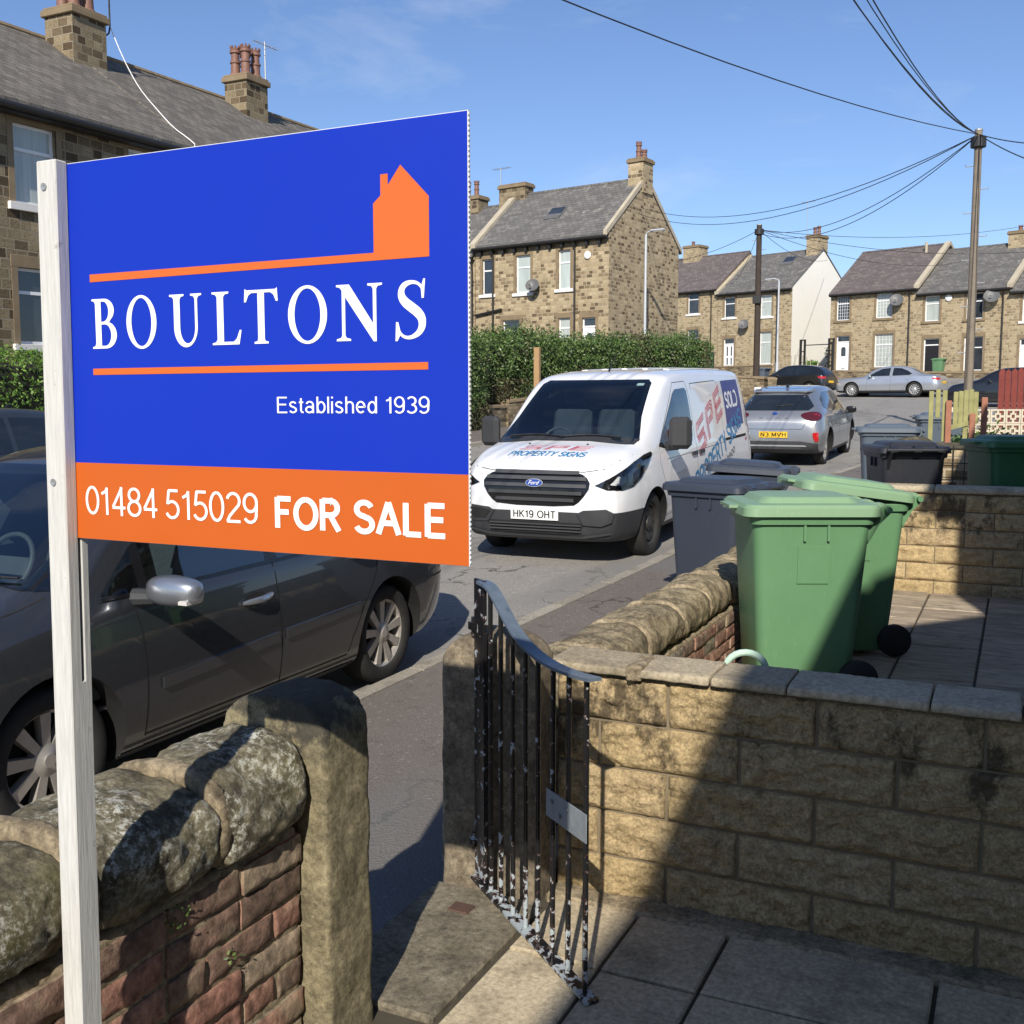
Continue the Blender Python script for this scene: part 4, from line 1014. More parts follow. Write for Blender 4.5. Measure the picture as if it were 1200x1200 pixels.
def dish(P,x,z,shear=0,y=0,r=.30):
    b=MB(); mm=Matrix.Translation((x,y-.30,z))@Matrix.Rotation(R(62),4,'X')@Matrix.Rotation(R(18),4,'Y')
    rings=[]
    for k in range(6): t=k/5; rings.append((r*t+.001, .09*t*t))
    b.lathe(rings+[(r*.99,.085),(.001,-.006)],mm,24); dd=b.build('satellite_dish',M['dishgrey'],P,smooth=True,angle=60,shear=shear)
    a=MB(); a.tube([(x,y-.02,z-.35),(x,y-.18,z-.30),(x,y-.30,z-.02)],.018,8); a.tube([(x,y-.3,z-.25),(x+.05,y-.62,z+.02)],.010,6); a.box(x+.02,x+.08,y-.66,y-.58,z,z+.06); a.build('dish_arm',M['dishgrey'],dd,shear=shear)
def aerial(P,x,y,z,h,flip=1,shear=0,bent=False,el=8,name='television_aerial'):
    b=MB()
    if bent: b.tube([(x,y,z-.5),(x,y,z-.25),(x+.06,y,z-.1),(x+.30,y,z+.10),(x+.34,y,z+.25),(x+.34,y,z+h)],.02,8); mx=x+.34
    else: b.tube([(x,y,z-.4),(x,y,z+h)],.02,8); mx=x
    zt=z+h*.93; b.tube([(mx-.5*flip,y,zt-.25 if bent else zt),(mx+.55*flip,y,zt+.35 if bent else zt)],.012,6)
    for k in range(el):
        t=k/(el-1); px=mx+lerp(-.4,.5,t)*flip; pz=lerp(zt-.2,zt+.32,t) if bent else zt; b.tube([(px,y-.17,pz),(px,y+.17,pz)],.007,5)
    return b.build(name,M['metal'] if not bent else M['cable'],P,shear=shear)

def house(label,loc,rz,W,D,ez,rz_,base,openings,mat='stone',roof='slate',gables=('none','none'),group=None,shear=0,gutter=True,pipes=(),verge=('none','none'),gmat=None,brackets=False,over=.22,eave_drop=.0,sky=None,noroofback=False):
    """one terraced house; local x runs right along the front, y into the house"""
    P=empty('stone_terrace_house',loc,rz,label,'house',group)
    holes=[(o['x0'],o['x1'],o['z0'],o['z1']) for o in openings]
    b=MB(); wall_with_holes(b,W,base,ez,holes)
    gm=0; mats=[M[mat]]
    if gmat: mats.append(M[gmat]); gm=1
    for x,flip in ((0,1),(W,0)):
        pts=[(x,0,base),(x,D,base),(x,D,ez),(x,D/2,rz_-.03),(x,0,ez)]
        b.add(pts,[(0,1,2,3,4) if not flip else (4,3,2,1,0)],gm if (x==W and gmat) else 0)
    b.add([(0,D,base),(W,D,base),(W,D,ez),(0,D,ez)],[(0,3,2,1)])
    b.build('wall',mats,P,shear=shear,fix=False)
    rm=MB(); dz=rz_-ez; t=.10; sl=dz/(D/2); oy=over; ox0=.0 if gables[0]=='none' else .03; ox1=.0 if gables[1]=='none' else .03
    for sgn in (0,1):
        ye=-oy if sgn==0 else D+oy; ze=ez-oy*sl
        q=[(-ox0,ye,ze),(W+ox1,ye,ze),(W+ox1,D/2,rz_),(-ox0,D/2,rz_)]
        rm.add([(x,y,z+.02) for x,y,z in q]+[(x,y,z+t+.02) for x,y,z in q],[(0,1,2,3),(7,6,5,4),(0,4,5,1),(1,5,6,2),(2,6,7,3),(3,7,4,0)])
    r_=rm.build('roof',M[roof],P,shear=shear)
    rd=MB(); n=int(W/.45)
    for k in range(n): a=k*W/n; rd.tube([(a+.01,D/2,rz_+t+.0),(a+W/n-.01,D/2,rz_+t+.004)],.085,8)
    rd.build('ridge_tiles',M['trim'] if roof=='slate' else M[roof],r_,shear=shear)
    for side,x in ((0,0),(1,W)):
        if verge[side]!='none':
            v=MB(); wv=.16
            x0,x1=(x-wv,x+wv) if verge[side]=='mid' else ((x-.04,x+.13) if side==0 else (x-.13,x+.04))
            for sgn in (0,1):
                ye=-oy-.05 if sgn==0 else D+oy+.05; ze=ez-(oy+.05)*sl; hh=t+.17
                v.add([(x0,ye,ze+.05),(x1,ye,ze+.05),(x1,D/2,rz_+.05),(x0,D/2,rz_+.05),(x0,ye,ze+hh),(x1,ye,ze+hh),(x1,D/2,rz_+hh),(x0,D/2,rz_+hh)],[(3,2,1,0),(4,5,6,7),(0,1,5,4),(1,2,6,5),(2,3,7,6),(3,0,4,7)])
            v.build('verge_coping',M['coping_pale'],P,shear=shear)
    if gutter:
        g=MB(); g.tube([(0,-oy-.05,ez-oy*sl-.02),(W,-oy-.05,ez-oy*sl-.02)],.065,10); g.box(0,W,-oy+.02,-.0,ez-oy*sl-.11,ez-oy*sl-.06); g.build('gutter',M['black'],P,shear=shear)
    for px in pipes:
        q=MB(); q.tube([(px,-oy-.02,ez-oy*sl-.05),(px,-.10,ez-oy*sl-.32),(px,-.08,ez-.7),(px,-.08,base+.1)],.045,8); q.build('downpipe',M['black'],P,shear=shear)
    if brackets:
        k=.35
        while k<W: 
            q=MB(); q.box(k-.06,k+.06,-.17,0,ez-oy*sl-.28,ez-oy*sl-.12); q.build('gutter_bracket',M['black'],P,shear=shear); k+=.62
    for o in openings:
        if o.get('door'): door(P,o['x0'],o['x1'],o['z0'],o['z1'],o['door'],shear=shear)
        else: window(P,o['x0'],o['x1'],o['z0'],o['z1'],o.get('st','net'),o.get('sill','pale'),shear,o.get('bars',False))
    if sky:
        for (x0,x1,t0,t1) in sky:
            q=MB(); pa=lambda t_:(D/2*t_, ez+dz*t_+t+.02)
            for (e,mm,ex,up) in ((0,0,.05,.045),):
                y0,z0=pa(t0);y1,z1=pa(t1); 
                q.add([(x0-ex,y0-ex,z0-.01),(x1+ex,y0-ex,z0-.01),(x1+ex,y1+ex,z1+.0),(x0-ex,y1+ex,z1),(x0-ex,y0-ex,z0+up),(x1+ex,y0-ex,z0+up),(x1+ex,y1+ex,z1+up+.03),(x0-ex,y1+ex,z1+up+.03)],[(3,2,1,0),(4,5,6,7),(0,1,5,4),(1,2,6,5),(2,3,7,6),(3,0,4,7)])
            f_=q.build('skylight',M['dishgrey'],P,shear=shear)
            g=MB(); y0,z0=pa(t0);y1,z1=pa(t1); g.add([(x0,y0,z0+.06),(x1,y0,z0+.06),(x1,y1,z1+.06+.02),(x0,y1,z1+.06+.02)],[(0,1,2,3)]); g.build('pane',M['pane'],f_,shear=shear,fix=False)
    return P
def w4(x0,x1,z0,z1,st='net',sill='pale',**k): return dict(x0=x0,x1=x1,z0=z0,z1=z1,st=st,sill=sill,**k)

# house 2: end of the terrace across the road, right end gable
GH='stone terrace houses'
def right_origin(Ox,Oy,ang,u_right,):  # origin of a unit given the reference corner and the offset of its LEFT end
    a=R(ang); return (Ox+math.cos(a)*u_right, Oy+math.sin(a)*u_right, 0), a
A2=-9.8
loc_,a_=right_origin(-15.73,42.35,A2,-6.95); W2=6.95
h2=house('end terrace stone house with skylight, dish and round white alarm box above the long hedge',loc_,a_,W2,6.4,8.86,11.45,2.9,
  [w4(.38,.95,6.66,8.22,'dark'),w4(2.23,3.0,6.62,8.25,'blind'),w4(4.45,5.06,6.66,8.30,'blind'),w4(1.5,2.42,3.9,5.47,'dark'),w4(4.47,5.06,4.1,5.44,'net'),w4(5.66,6.32,3.3,5.40,door='white')],
  'stone','slate_blue',gables=('none','end'),group=GH,pipes=(1.02,5.32),verge=('mid','end'),brackets=True,sky=[(3.0,3.7,.36,.55)])
chimney(h2,6.28,7.02,2.75,3.65,10.9,12.35,[(6.55,3.2,.72),(6.82,3.2,.35)],'stone')
chimney(h2,-.75,.75,2.85,3.55,10.7,12.05,[],'stone_dark')
aerial(h2,-.9,3.2,12.1,.9,1); dish(h2,3.32,6.85)
ab=MB(); ab.lathe([(.16,0),(.16,.05),(.12,.08),(.001,.085)],Matrix.Translation((5.93,-.005,7.98))@Matrix.Rotation(R(90),4,'X'),20); ab.build('alarm_box',M['white'],h2,smooth=True)
pb=MB(); pb.tube([(.05,-.1,5.75),(1.5,-.1,5.95)],.055,8); pb.build('waste_pipe',M['black'],h2)
loc_,a_=right_origin(-15.73,42.35,A2,-13.2)
h2b=house('neighbouring stone terrace house seen just past the edge of the sale sign',loc_,a_,6.2,6.4,8.5,11.1,2.9,
  [w4(4.7,5.5,6.4,8.0,'dark'),w4(2.0,2.8,6.4,8.0,'net'),w4(4.7,5.5,3.9,5.4,'dark'),w4(2.0,2.9,3.4,5.4,door='black')],'stone','slate_blue',group=GH,pipes=(6.1,))
chimney(h2b,3.0,4.3,2.8,3.6,10.5,11.75,[(3.4,3.2,.7),(3.9,3.2,.7)],'stone_dark')

# row 3 and row 4 beyond the junction
A3=-19.4
def r3(u): return right_origin(-14.1,73.04,A3,u)
def r4(u): return right_origin(-11.12,70.03,A3,u)
loc_,a_=r3(-5.85)
h3=house('stone house with a cream rendered gable, skylight and white slotted door',loc_,a_,5.85,8.0,9.58,12.35,3.9,
  [w4(.5,1.38,7.82,9.22,'dark'),w4(3.42,4.3,7.72,9.18,'net'),w4(.5,1.36,4.35,6.36,door='white_slots'),w4(3.42,4.32,4.5,6.68,'net')],
  'stone_far','slate_blue',gables=('none','end'),group=GH,verge=('mid','none'),gmat='render',sky=[(3.4,4.2,.62,.82)],pipes=(4.75,))
chimney(h3,4.9,5.75,3.3,4.7,11.7,13.35,[(5.15,4,.55),(5.45,4,.6)],'stone_far')
aerial(h3,4.75,3.6,13.0,2.9,1); dish(h3,2.3,7.25,r=.36)
loc_,a_=r3(-12.4)
h3b=house('stone house with plain purple slate roof, left of the one with the cream gable',loc_,a_,6.5,8.0,9.95,12.75,4.2,
  [w4(3.95,4.88,8.25,9.75,'dark'),w4(.9,1.8,8.25,9.75,'net'),w4(3.95,4.9,5.2,7.12,'dark'),w4(.9,1.8,4.6,7.0,door='black')],
  'stone_far','slate_purple',group=GH,pipes=(6.0,),gables=('end','none'),verge=('end','none'))
chimney(h3b,1.0,2.4,3.4,4.6,12.2,13.7,[(1.5,4,.3)],'stone_far')
R4=[('stone house with a mottled purple slate roof and barred white windows beside the alley',0,5.62,8.72,11.5,'slate_purple',
     [w4(.41,1.27,6.99,8.50,'dark','stone',bars=True),w4(3.01,4.06,6.99,8.50,'net','stone',bars=True),w4(.45,1.34,3.72,6.03,door='white'),w4(2.99,4.17,4.02,6.02,'net','stone',bars=True)],(5.15,),3.5),
    ('stone house with a black front door behind the telegraph pole',5.62,5.35,8.36,11.1,'slate_blue',
     [w4(.45,1.32,6.63,8.12,'blind','stone'),w4(2.88,3.82,6.63,8.10,'dark','stone'),w4(.45,1.38,3.45,5.62,door='black'),w4(2.83,3.9,3.69,5.62,'dark','stone')],(4.95,),3.3),
    ('stone house with a white front door at the right edge, above the red fence',10.97,5.4,8.1,10.85,'slate_blue',
     [w4(.62,1.5,6.35,7.9,'net'),w4(3.0,3.9,6.35,7.9,'dark'),w4(.55,1.45,3.2,5.4,door='white'),w4(3.0,4.0,3.5,5.4,'dark','stone')],(),3.1),
    ('furthest right stone house of the row, mostly beyond the picture edge',16.37,5.4,7.85,10.6,'slate_purple',
     [w4(.62,1.5,6.1,7.6,'net'),w4(3.0,3.9,6.1,7.6,'dark'),w4(.55,1.45,3.0,5.2,door='black')],(),2.9)]
for lb,u,W_,ez,rg,rf,op,pp,bs in R4:
    loc_,a_=r4(u)
    h=house(lb,loc_,a_,W_,8.0,ez,rg,bs,op,'stone_far',rf,gables=('end' if u==0 else 'none','none'),group=GH,verge=('none','mid'),pipes=pp)
    if u==0: dish(h,4.45,7.95,r=.4); p_=MB(); p_.tube([(4.55,3.3,11.1),(4.55,3.3,11.75)],.09,10); p_.build('flue',M['coping_pale'],h)
    elif u<6:
        dish(h,4.4,7.8,r=.42); ab=MB(); ab.lathe([(.2,0),(.2,.05),(.15,.08),(.001,.085)],Matrix.Translation((1.85,-.005,7.92))@Matrix.Rotation(R(90),4,'X'),20); ab.build('alarm_box',M['white'],h,smooth=True)
    if u>5: chimney(h,W_-1.6,W_-.6,3.5,4.5,rg-.3,rg+.75,[(W_-1.1,4,.3)],'stone_far')

# left terrace (faces +X) and the terrace on our own side (faces -X)
def left_house(label,y0,W_,dz,op,ch,pots,ae=None,ptz=0):
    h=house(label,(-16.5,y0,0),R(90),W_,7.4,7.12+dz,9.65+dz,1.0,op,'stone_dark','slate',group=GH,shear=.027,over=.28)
    for (a,e,y_0,y_1,zb,zt,pp) in ch: chimney(h,a,e,y_0,y_1,zb,zt,pp,'stone_dark',shear=.027,pot_h=.9,pot_r=.13)
    return h
lh1=left_house('dark stone terrace house with pale tall window at the left edge above the clipped hedge',11.6,6.8,-.03,
   [w4(2.25,3.20,5.28,6.70,'net'),w4(2.22,3.2,2.75,4.13,'dark'),w4(5.0,6.0,5.28,6.75,'net'),w4(5.0,6.0,2.75,4.13,'net'),w4(.3,1.2,1.6,4.1,door='black')],
   [(6.28,7.25,2.78,3.62,8.4,10.32,[(6.55,3.0,.85),(6.55,3.35,.85),(6.95,3.0,.85),(6.95,3.35,.85)])],None)
aerial(lh1,7.15,2.9,9.95,1.3,1,shear=.027,bent=True)
wc=MB(); pts=[(7.5,2.9,10.2),(7.55,2.6,9.5),(7.6,2.3,8.95),(7.45,1.9,8.57),(7.0,1.0,7.95),(6.75,.4,7.52),(6.68,-.05,7.25),(6.66,-.32,7.05),(6.66,-.08,6.7)]
wc.tube([(x-.0,y,z-.0) for x,y,z in chaikin(pts,1,False)],.012,6); wc.build('white_cable',M['whitecable'],lh1,shear=.027)
lh2=left_house('dark stone terrace house whose two clay pots and mast rise above the sale sign',18.4,6.2,.19,
   [w4(1.2,2.1,5.3,6.7,'net'),w4(4.0,4.9,5.3,6.7,'dark'),w4(1.2,2.1,2.8,4.1,'net'),w4(4.0,4.9,2.2,4.1,door='white')],
   [(5.45,6.35,2.85,3.6,8.6,10.5,[(5.68,3.05,.75),(5.68,3.4,.75),(6.1,3.05,.75),(6.1,3.4,.75)])],None)
aerial(lh2,6.40,2.95,10.3,1.3,1,shear=.027,el=5)
lh3=left_house('dark stone terrace house hidden behind the sale sign',24.6,6.0,.36,[w4(1.2,2.1,5.3,6.7,'net'),w4(4.0,4.9,2.2,4.1,door='black')],[],None)
lh0=left_house('dark stone terrace house left of the picture edge',5.0,6.6,-.2,[w4(1.2,2.1,5.3,6.7,'net'),w4(4.4,5.3,5.3,6.7,'net'),w4(4.4,5.4,2.7,4.1,'dark')],[],None)
own=[('stone terrace house standing behind the photographer',-8.6,8.6),('stone terrace house of the neighbour with the green bins',3.1,6.3)]
for lb,y0,W_ in own:
    # eave edge at x = 1.19, z = 5.5 gives the shadow line on walls and paving
    h=house(lb,(1.42,y0+W_,0),R(-90),W_,7.0,5.62,8.1,-.2,[w4(W_-2.2,W_-1.3,3.6,4.9,'net'),w4(1.3,2.2,3.6,4.9,'net'),w4(W_-2.3,W_-1.2,1.0,2.4,'net'),w4(1.2,2.1,.16,2.4,door='white')],'stone','slate',group=GH,over=.20,gutter=True)

# ------------------------------------------------------------------ hedges, low walls
def hedge(name,label,path,width,zbot,ztop,mats,n,leaf=.085,seed=1,bulge=.12,core='hedgecore',wild=.06,group=None,cat='hedge'):
    """path: list of (x,y); front is to the right-hand side of travel; leaves spread through the outer shell"""
    rnd=random.Random(seed); P=[Vector(p) for p in path]
    segs=[(P[i+1]-P[i]).length for i in range(len(P)-1)]; tot=sum(segs)
    def at_(t):
        s=t*tot
        for i,l in enumerate(segs):
            if s<=l or i==len(segs)-1: 
                dr_=(P[i+1]-P[i]).normalized(); return P[i]+dr_*s, Vector((dr_.y,-dr_.x)), dr_
            s-=l
    E_=empty(name,(0,0,0),0,label,cat,group)
    c=MB(); rings=[]; st=max(4,int(tot/.8))
    for k in range(st+1):
        t=k/st; p,nr,_=at_(t); zb=zbot(t)-.3; zt=ztop(t); sh=.74 if 0<k<st else .5
        hw=width/2*sh; rings.append([(p.x+nr.x*s,p.y+nr.y*s,z) for s,z in ((hw,zb),(hw*1.02,lerp(zb,zt,.5)),(hw*.85,zt-.30),(hw*.3,zt-.2),(-hw*.3,zt-.2),(-hw*.85,zt-.30),(-hw*1.02,lerp(zb,zt,.5)),(-hw,zb))])
    c.loft(rings); c.build('stems',M[core],E_)
    vs=[];fs=[];mi=[]
    for i in range(n):
        t=rnd.random(); p,nr,dr_=at_(t); zb=zbot(t); zt=ztop(t); hh=zt-zb
        q=rnd.random(); endr=min(1,min(t,1-t)*tot/.45)
        lump=noise.fractal(Vector((p.x*.9,p.y*.9,q*2)),1,2,3)*bulge
        if q<.50: s=width/2; z=lerp(zb,zt,rnd.random()**.9); 
        elif q<.86: s=rnd.uniform(-1,1)*width/2; z=zt
        else: s=-width/2; z=lerp(zb,zt,rnd.random())
        # round the shoulders
        a=abs(s)/(width/2); b_=(z-zb)/hh
        if a>.75 and b_>.86: z-= (a-.75)*.25*rnd.random(); s*=.96
        s*= (.72+.28*endr**.5); z-= (1-endr)*.16*(b_**3)
        dpt=rnd.random()**2*.22; lum=noise.fractal(Vector((p.x*1.7+s,p.y*1.7,z*1.9)),1,2,3)*bulge
        if q<.50 or q>=.86: s+=math.copysign(lum-dpt+(rnd.random()**6)*wild,s) if s else 0
        else: z+=lum*.8-dpt+(rnd.random()**5)*wild*1.6
        o=Vector((p.x+nr.x*s,p.y+nr.y*s,z))+Vector((dr_.x,dr_.y,0))*rnd.uniform(-.15,.15)
        n_=Vector((rnd.gauss(0,1),rnd.gauss(0,1),rnd.gauss(.5,.8)))+Vector((nr.x,nr.y,0))*(1.0 if s>0 else -1.0); n_.normalize()
        u=n_.orthogonal().normalized(); u=Matrix.Rotation(rnd.random()*6.28,3,n_)@u; v=n_.cross(u)
        L_=leaf*rnd.uniform(.6,1.3); w_=L_*.5
        b0=len(vs); vs+=[tuple(o-u*L_*.5),tuple(o+v*w_*.5-n_*.008),tuple(o+u*L_*.5),tuple(o-v*w_*.5-n_*.008)]; fs.append((b0,b0+1,b0+2,b0+3))
        dry=noise.noise(Vector((p.x*.8+5,p.y*.8,z*.9)))+ (.45 if b_<.35 else -.1)
        mi.append(1 if (len(mats)>1 and dry>rnd.uniform(.1,.5)) else 0)
    l=MB(); l.v=vs; l.f=fs; l.m=mi; l.build('leaves',[M[m] for m in mats],E_,fix=False)
    return E_
hedge('garden_hedge','bright clipped hedge under the left-hand house, behind the dark parked car',[(-14.9,6.2),(-14.9,12.95)],1.3,lambda t:.9,lambda t:2.58,['leafbright'],9000,.075,3,.05,wild=.10)
hedge('garden_hedge','narrow brownish hedge reaching down to the pavement beside the edge of the sale sign',[(-14.75,25.2),(-14.75,28.0)],1.3,lambda t:1.0,lambda t:3.62,['leaf','leafdry'],7500,.085,5,.10)
hedge('garden_hedge','long green privet hedge on the retaining wall behind the white van',[(-15.2,28.5),(-14.6,32.5),(-13.6,36.5),(-12.4,40.6),(-11.9,42.2)],1.5,lambda t:lerp(1.75,2.6,t),lambda t:lerp(3.70,4.28,t)+.12*math.sin(t*9)*(1-t),['leaf','leafdry'],38000,.10,8,.24,wild=.22)
def lowwall(label,path,th,zb,zt,mat='lowwall',cope='trim',name='stone_wall',chh=.10,group='low stone walls'):
    W=empty(name,(0,0,0),0,label,'wall',group); P=[Vector(p) for p in path]
    nm=[]
    for i in range(len(P)):
        d_=(P[min(i+1,len(P)-1)]-P[max(i-1,0)]).normalized(); nm.append(Vector((d_.y,-d_.x)))
    n=len(P)-1; z0=lambda i:zb(i/n); z1=lambda i:zt(i/n); b=MB(); c=MB()
    b.loft([[(p.x+m_.x*s,p.y+m_.y*s,z) for s,z in ((th/2,z0(i)),(th/2,z1(i)),(-th/2,z1(i)),(-th/2,z0(i)))] for i,(p,m_) in enumerate(zip(P,nm))]); b.build('masonry',M[mat],W)
    h=th/2+.03; c.loft([[(p.x+m_.x*s,p.y+m_.y*s,z) for s,z in ((h,z1(i)+.002),(h*.95,z1(i)+chh*.7),(h*.4,z1(i)+chh),(-h*.4,z1(i)+chh),(-h*.95,z1(i)+chh*.7),(-h,z1(i)+.002))] for i,(p,m_) in enumerate(zip(P,nm))]); c.build('coping',M[cope],W)
    return W
lowwall('stone retaining wall carrying the long hedge behind the white van',[(-14.25,29.3),(-13.75,32.5),(-12.75,36.5),(-11.75,40.2),(-11.2,42.0)],.35,lambda t:.6,lambda t:lerp(1.78,2.65,t))
lowwall('curved stone corner wall with the dark telegraph pole rising behind it',[(-11.2,42.05),(-10.6,43.0),(-9.9,43.6),(-9.3,43.5),(-9.0,43.0)],.35,lambda t:1.4,lambda t:lerp(2.85,2.72,t))
lowwall('old stone wall below the gap beside the brownish hedge',[(-14.3,28.1),(-14.3,29.25)],.3,lambda t:.6,lambda t:1.62)
lowwall('stone garden wall opposite, mostly behind the sale sign',[(-14.25,4),(-14.25,12),(-14.25,25.1)],.3,lambda t:-.2,lambda t:lerp(.95,1.5,t))
fw=lambda u,dy: (lambda o:(o[0][0]-math.sin(R(A3))*-dy*-1, o[0][1]-math.cos(R(A3))*dy))(r4(u))
lowwall('low stone wall in front of the row of houses, behind the silver saloon',[fw(-.2,2.6),fw(4,2.6),fw(10,2.6),fw(22,2.6)],.35,lambda t:2.2,lambda t:lerp(3.75,3.25,t),cope='trim')
fw3=lambda u,dy: (lambda o:(o[0][0]+math.sin(R(A3))*dy, o[0][1]-math.cos(R(A3))*dy))(r3(u))
lowwall('low stone wall in front of the house with the cream gable',[fw3(-13,3),fw3(-7,3),fw3(.3,3)],.35,lambda t:2.6,lambda t:4.25)
# raised ground behind those walls
def plat(name,pts,z0,z1,mat='soil'):
    b=MB(); b.prism(pts,lambda p:(p[0],p[1],z0),lambda p:(p[0],p[1],z1)); tag(b.build(name,M[mat]),kind='structure')
plat('raised_garden',[(-14.4,4),(-14.4,28.2),(-24,28.2),(-24,4)],-.5,1.15)
plat('upper_raised_garden',[(-14.35,29.3),(-13.85,32.5),(-12.85,36.5),(-11.9,40.2),(-11.3,42.3),(-10.4,43.2),(-12,50),(-40,56),(-30,29.3)],.2,2.55)
wp=MB(); wp.box(-13.66,-13.48,30.2,30.35,.6,3.48); tag(wp.build('fence_post',M['woodpost'],bevel=.01),'bare orange-brown timber post standing in front of the long hedge','post')
gb=MB(); gb.box(-12.5,-11.95,44.9,45.2,2.3,3.95); tag(gb.build('board_gate',M['greenboard'],bevel=.01),'dark green boarded gate at the right-hand end of the long hedge','gate')

# alley gate frame and ivy beside the cream gable
al=empty('iron_alley_gate',(-13.6,70.6,3.6),R(A3),'dark iron arch frame and pale railings in front of the cream gable','gate')
f_=MB(); f_.box(.6,.72,-.06,.06,0,2.3); f_.box(.9,1.0,-.06,.06,0,2.3); f_.box(.6,1.0,-.05,.05,2.22,2.3); f_.box(.72,.9,-.04,.04,1.5,1.56); f_.box(.72,.9,-.04,.04,.8,.86); f_.build('gate_pillar',M['black'],al)
f_=MB(); f_.box(2.6,2.7,-.06,.06,0,2.3); f_.box(2.9,3.0,-.06,.06,0,2.3); f_.box(2.6,3.0,-.05,.05,2.22,2.3); f_.box(2.7,2.9,-.04,.04,1.5,1.56); f_.box(2.7,2.9,-.04,.04,.8,.86); f_.build('gate_pillar',M['black'],al)
f_=MB(); f_.box(1.0,2.6,-.02,.02,1.9,1.96); f_.build('gate_beam',M['black'],al)
for k in range(9):
    x=-.7+k*.28; t=MB(); hh=1.25 if k<5 else 1.25-.1*(k-4); t.box(x-.02,x+.02,-.3,-.26,0,.9+.45*math.sin(k*.35)); t.build('railing',M['coping_pale'],al)
hedge('ivy','dark ivy bush in the alley beside the cream gable',[(-11.2,71.8),(-10.9,72.6)],.9,lambda t:3.6,lambda t:5.6,['leaf'],1500,.16,12,.2,cat='bush')
hedge('shrub','small pale green shrub beside the cream gable behind the black hatchback',[(-12.6,70.6),(-12.0,70.4)],.7,lambda t:3.4,lambda t:4.6,['leafbright'],600,.14,13,.2,cat='bush')

# ------------------------------------------------------------------ poles, lamps, wires
def pole(label,x,y,zt,r0,r1,mat,name='telegraph_pole',steps=True):
    P=empty(name,(x,y,zr(y)),0,label,'telegraph pole','telegraph poles'); zb=-.4; h=zt-zr(y)
    b=MB(); b.tube([(0,0,zb),(.01,0,h*.3),(0,.01,h*.7),(0,0,h)],[r0,lerp(r0,r1,.3),lerp(r0,r1,.7),r1],14); b.build('shaft',M[mat],P,smooth=True,angle=50)
    c=MB(); c.lathe([(r1*1.08,h-.02),(r1*1.08,h+.02),(.001,h+.05)],None,14); c.build('pole_cap',M['metal'],P)
    if steps:
        k=0; z=h*.28
        while z<h-.4: 
            s=MB(); sd=1 if k%2 else -1; s.tube([(sd*r0*.6,0,z),(sd*(r0+.15),0,z),(sd*(r0+.15),0,z+.04)],.012,6); s.build('climbing_step',M['metal'],P); z+=.55 if mat=='poletimber' else .4; k+=1
    j=MB(); j.lathe([(r1+.02,h-.42),(r1+.09,h-.40),(r1+.09,h-.18),(r1+.02,h-.16)],None,12); j.build('cable_block',M['cable'],P)
    return P
PT=Vector((-1.19,28.24,8.10)); pole('tall pale weathered telegraph pole on the right',PT.x,PT.y,8.2,.11,.085,'poletimber')
PD=Vector((-10.34,46.03,9.10)); pole('dark creosoted telegraph pole behind the silver grey car',PD.x,PD.y,9.3,.145,.11,'poledark')
bx_=MB(); bx_.box(-10.52,-10.16,45.82,45.95,6.0,6.35); tag(bx_.build('junction_box',M['cable'],bevel=.02),'black box fixed halfway up the dark telegraph pole','box')
def lamp(label,x,y,zt,rz,two=False):
    P=empty('street_lamp',(x,y,zr(y)),rz,label,'street lamp','street lamps'); h=zt-zr(y)
    b=MB(); b.tube([(0,0,-.3),(0,0,1.3)],.085,12); b.tube([(0,0,1.3),(0,0,h-.1)],[.06,.05],12); b.tube([(0,0,h-.1),(.1,0,h),(.45,0,h+.02)],.03,10)
    b.build('column',M['steelgrey'],P,smooth=True,angle=50)
    l=MB(); l.box(.22,.85,-.12,.12,h-.01,h+.075); l.build('lantern',M['steelgrey'],P,bevel=.03)
    l=MB(); l.box(.40,.80,-.09,.09,h-.022,h-.012); l.build('lens',M['amber'],P)
lamp('slim grey street lamp in front of the stone gable',-14.35,43.01,8.84,R(-10)); lamp('further slim grey street lamp in front of the cream gable house',-12.44,60.54,8.67,R(160))
sg=MB(); sg.box(-.12,.12,-.01,.01,.55,.95); sg.box(-.05,.05,-.03,.0,0,.95)
def wire(label,a,b,sag,r_=.011):
    a=Vector(a); b=Vector(b); pts=[]
    for k in range(25): t=k/24; p=a.lerp(b,t); p.z-=sag*4*t*(1-t); pts.append(p)
    m_=MB(); m_.tube(pts,r_,6); tag(m_.build('overhead_wire',M['cable'],smooth=True),label,'cable','overhead telephone wires')
pole('telegraph pole across the road behind the photographer',-12.28,-10,8.2,.165,.11,'poletimber'); pole('telegraph pole on our pavement behind the photographer',-3.0,-9,8.4,.165,.11,'poletimber')
wire('lone wire crossing the sky from the top of the picture to the pale pole',(-12.28,-10,8.0),PT,1.22,.010)
for lb,dx,sg_,rr in (('outermost left',-.45,1.62,.010),('second',-.28,1.72,.008),('third',-.02,1.66,.008),('outermost right',.20,1.70,.010)):
    wire(lb+' wire of the bundle sweeping up to the top of the picture',(-3.0+dx,-9,8.2),PT,sg_,rr)
wire('upper of the two wires from the pale pole to the stone gable',PT,(-15.2,45.0,10.2),1.0)
wire('lower of the two wires from the pale pole to the stone gable',PT,(-15.2,44.8,9.9),1.1)
wire('upper wire between the pale pole and the dark pole',PT,PD,.85)
wire('lower wire between the pale pole and the dark pole',PT,PD-Vector((0,0,.15)),1.0)
wire('upper wire leaving the pale pole to the right edge',PT,(1.3,20.3,6.0),.15,.012); wire('lower wire leaving the pale pole to the right edge',PT,(1.3,19.4,5.2),.2,.012)
wire('wire from the dark pole leftwards behind the stone gable',PD,(-20.5,60,10.0),.5); wire('lower wire from the dark pole leftwards to the slate roof',PD,(-19.5,76.5,10.4),.8)
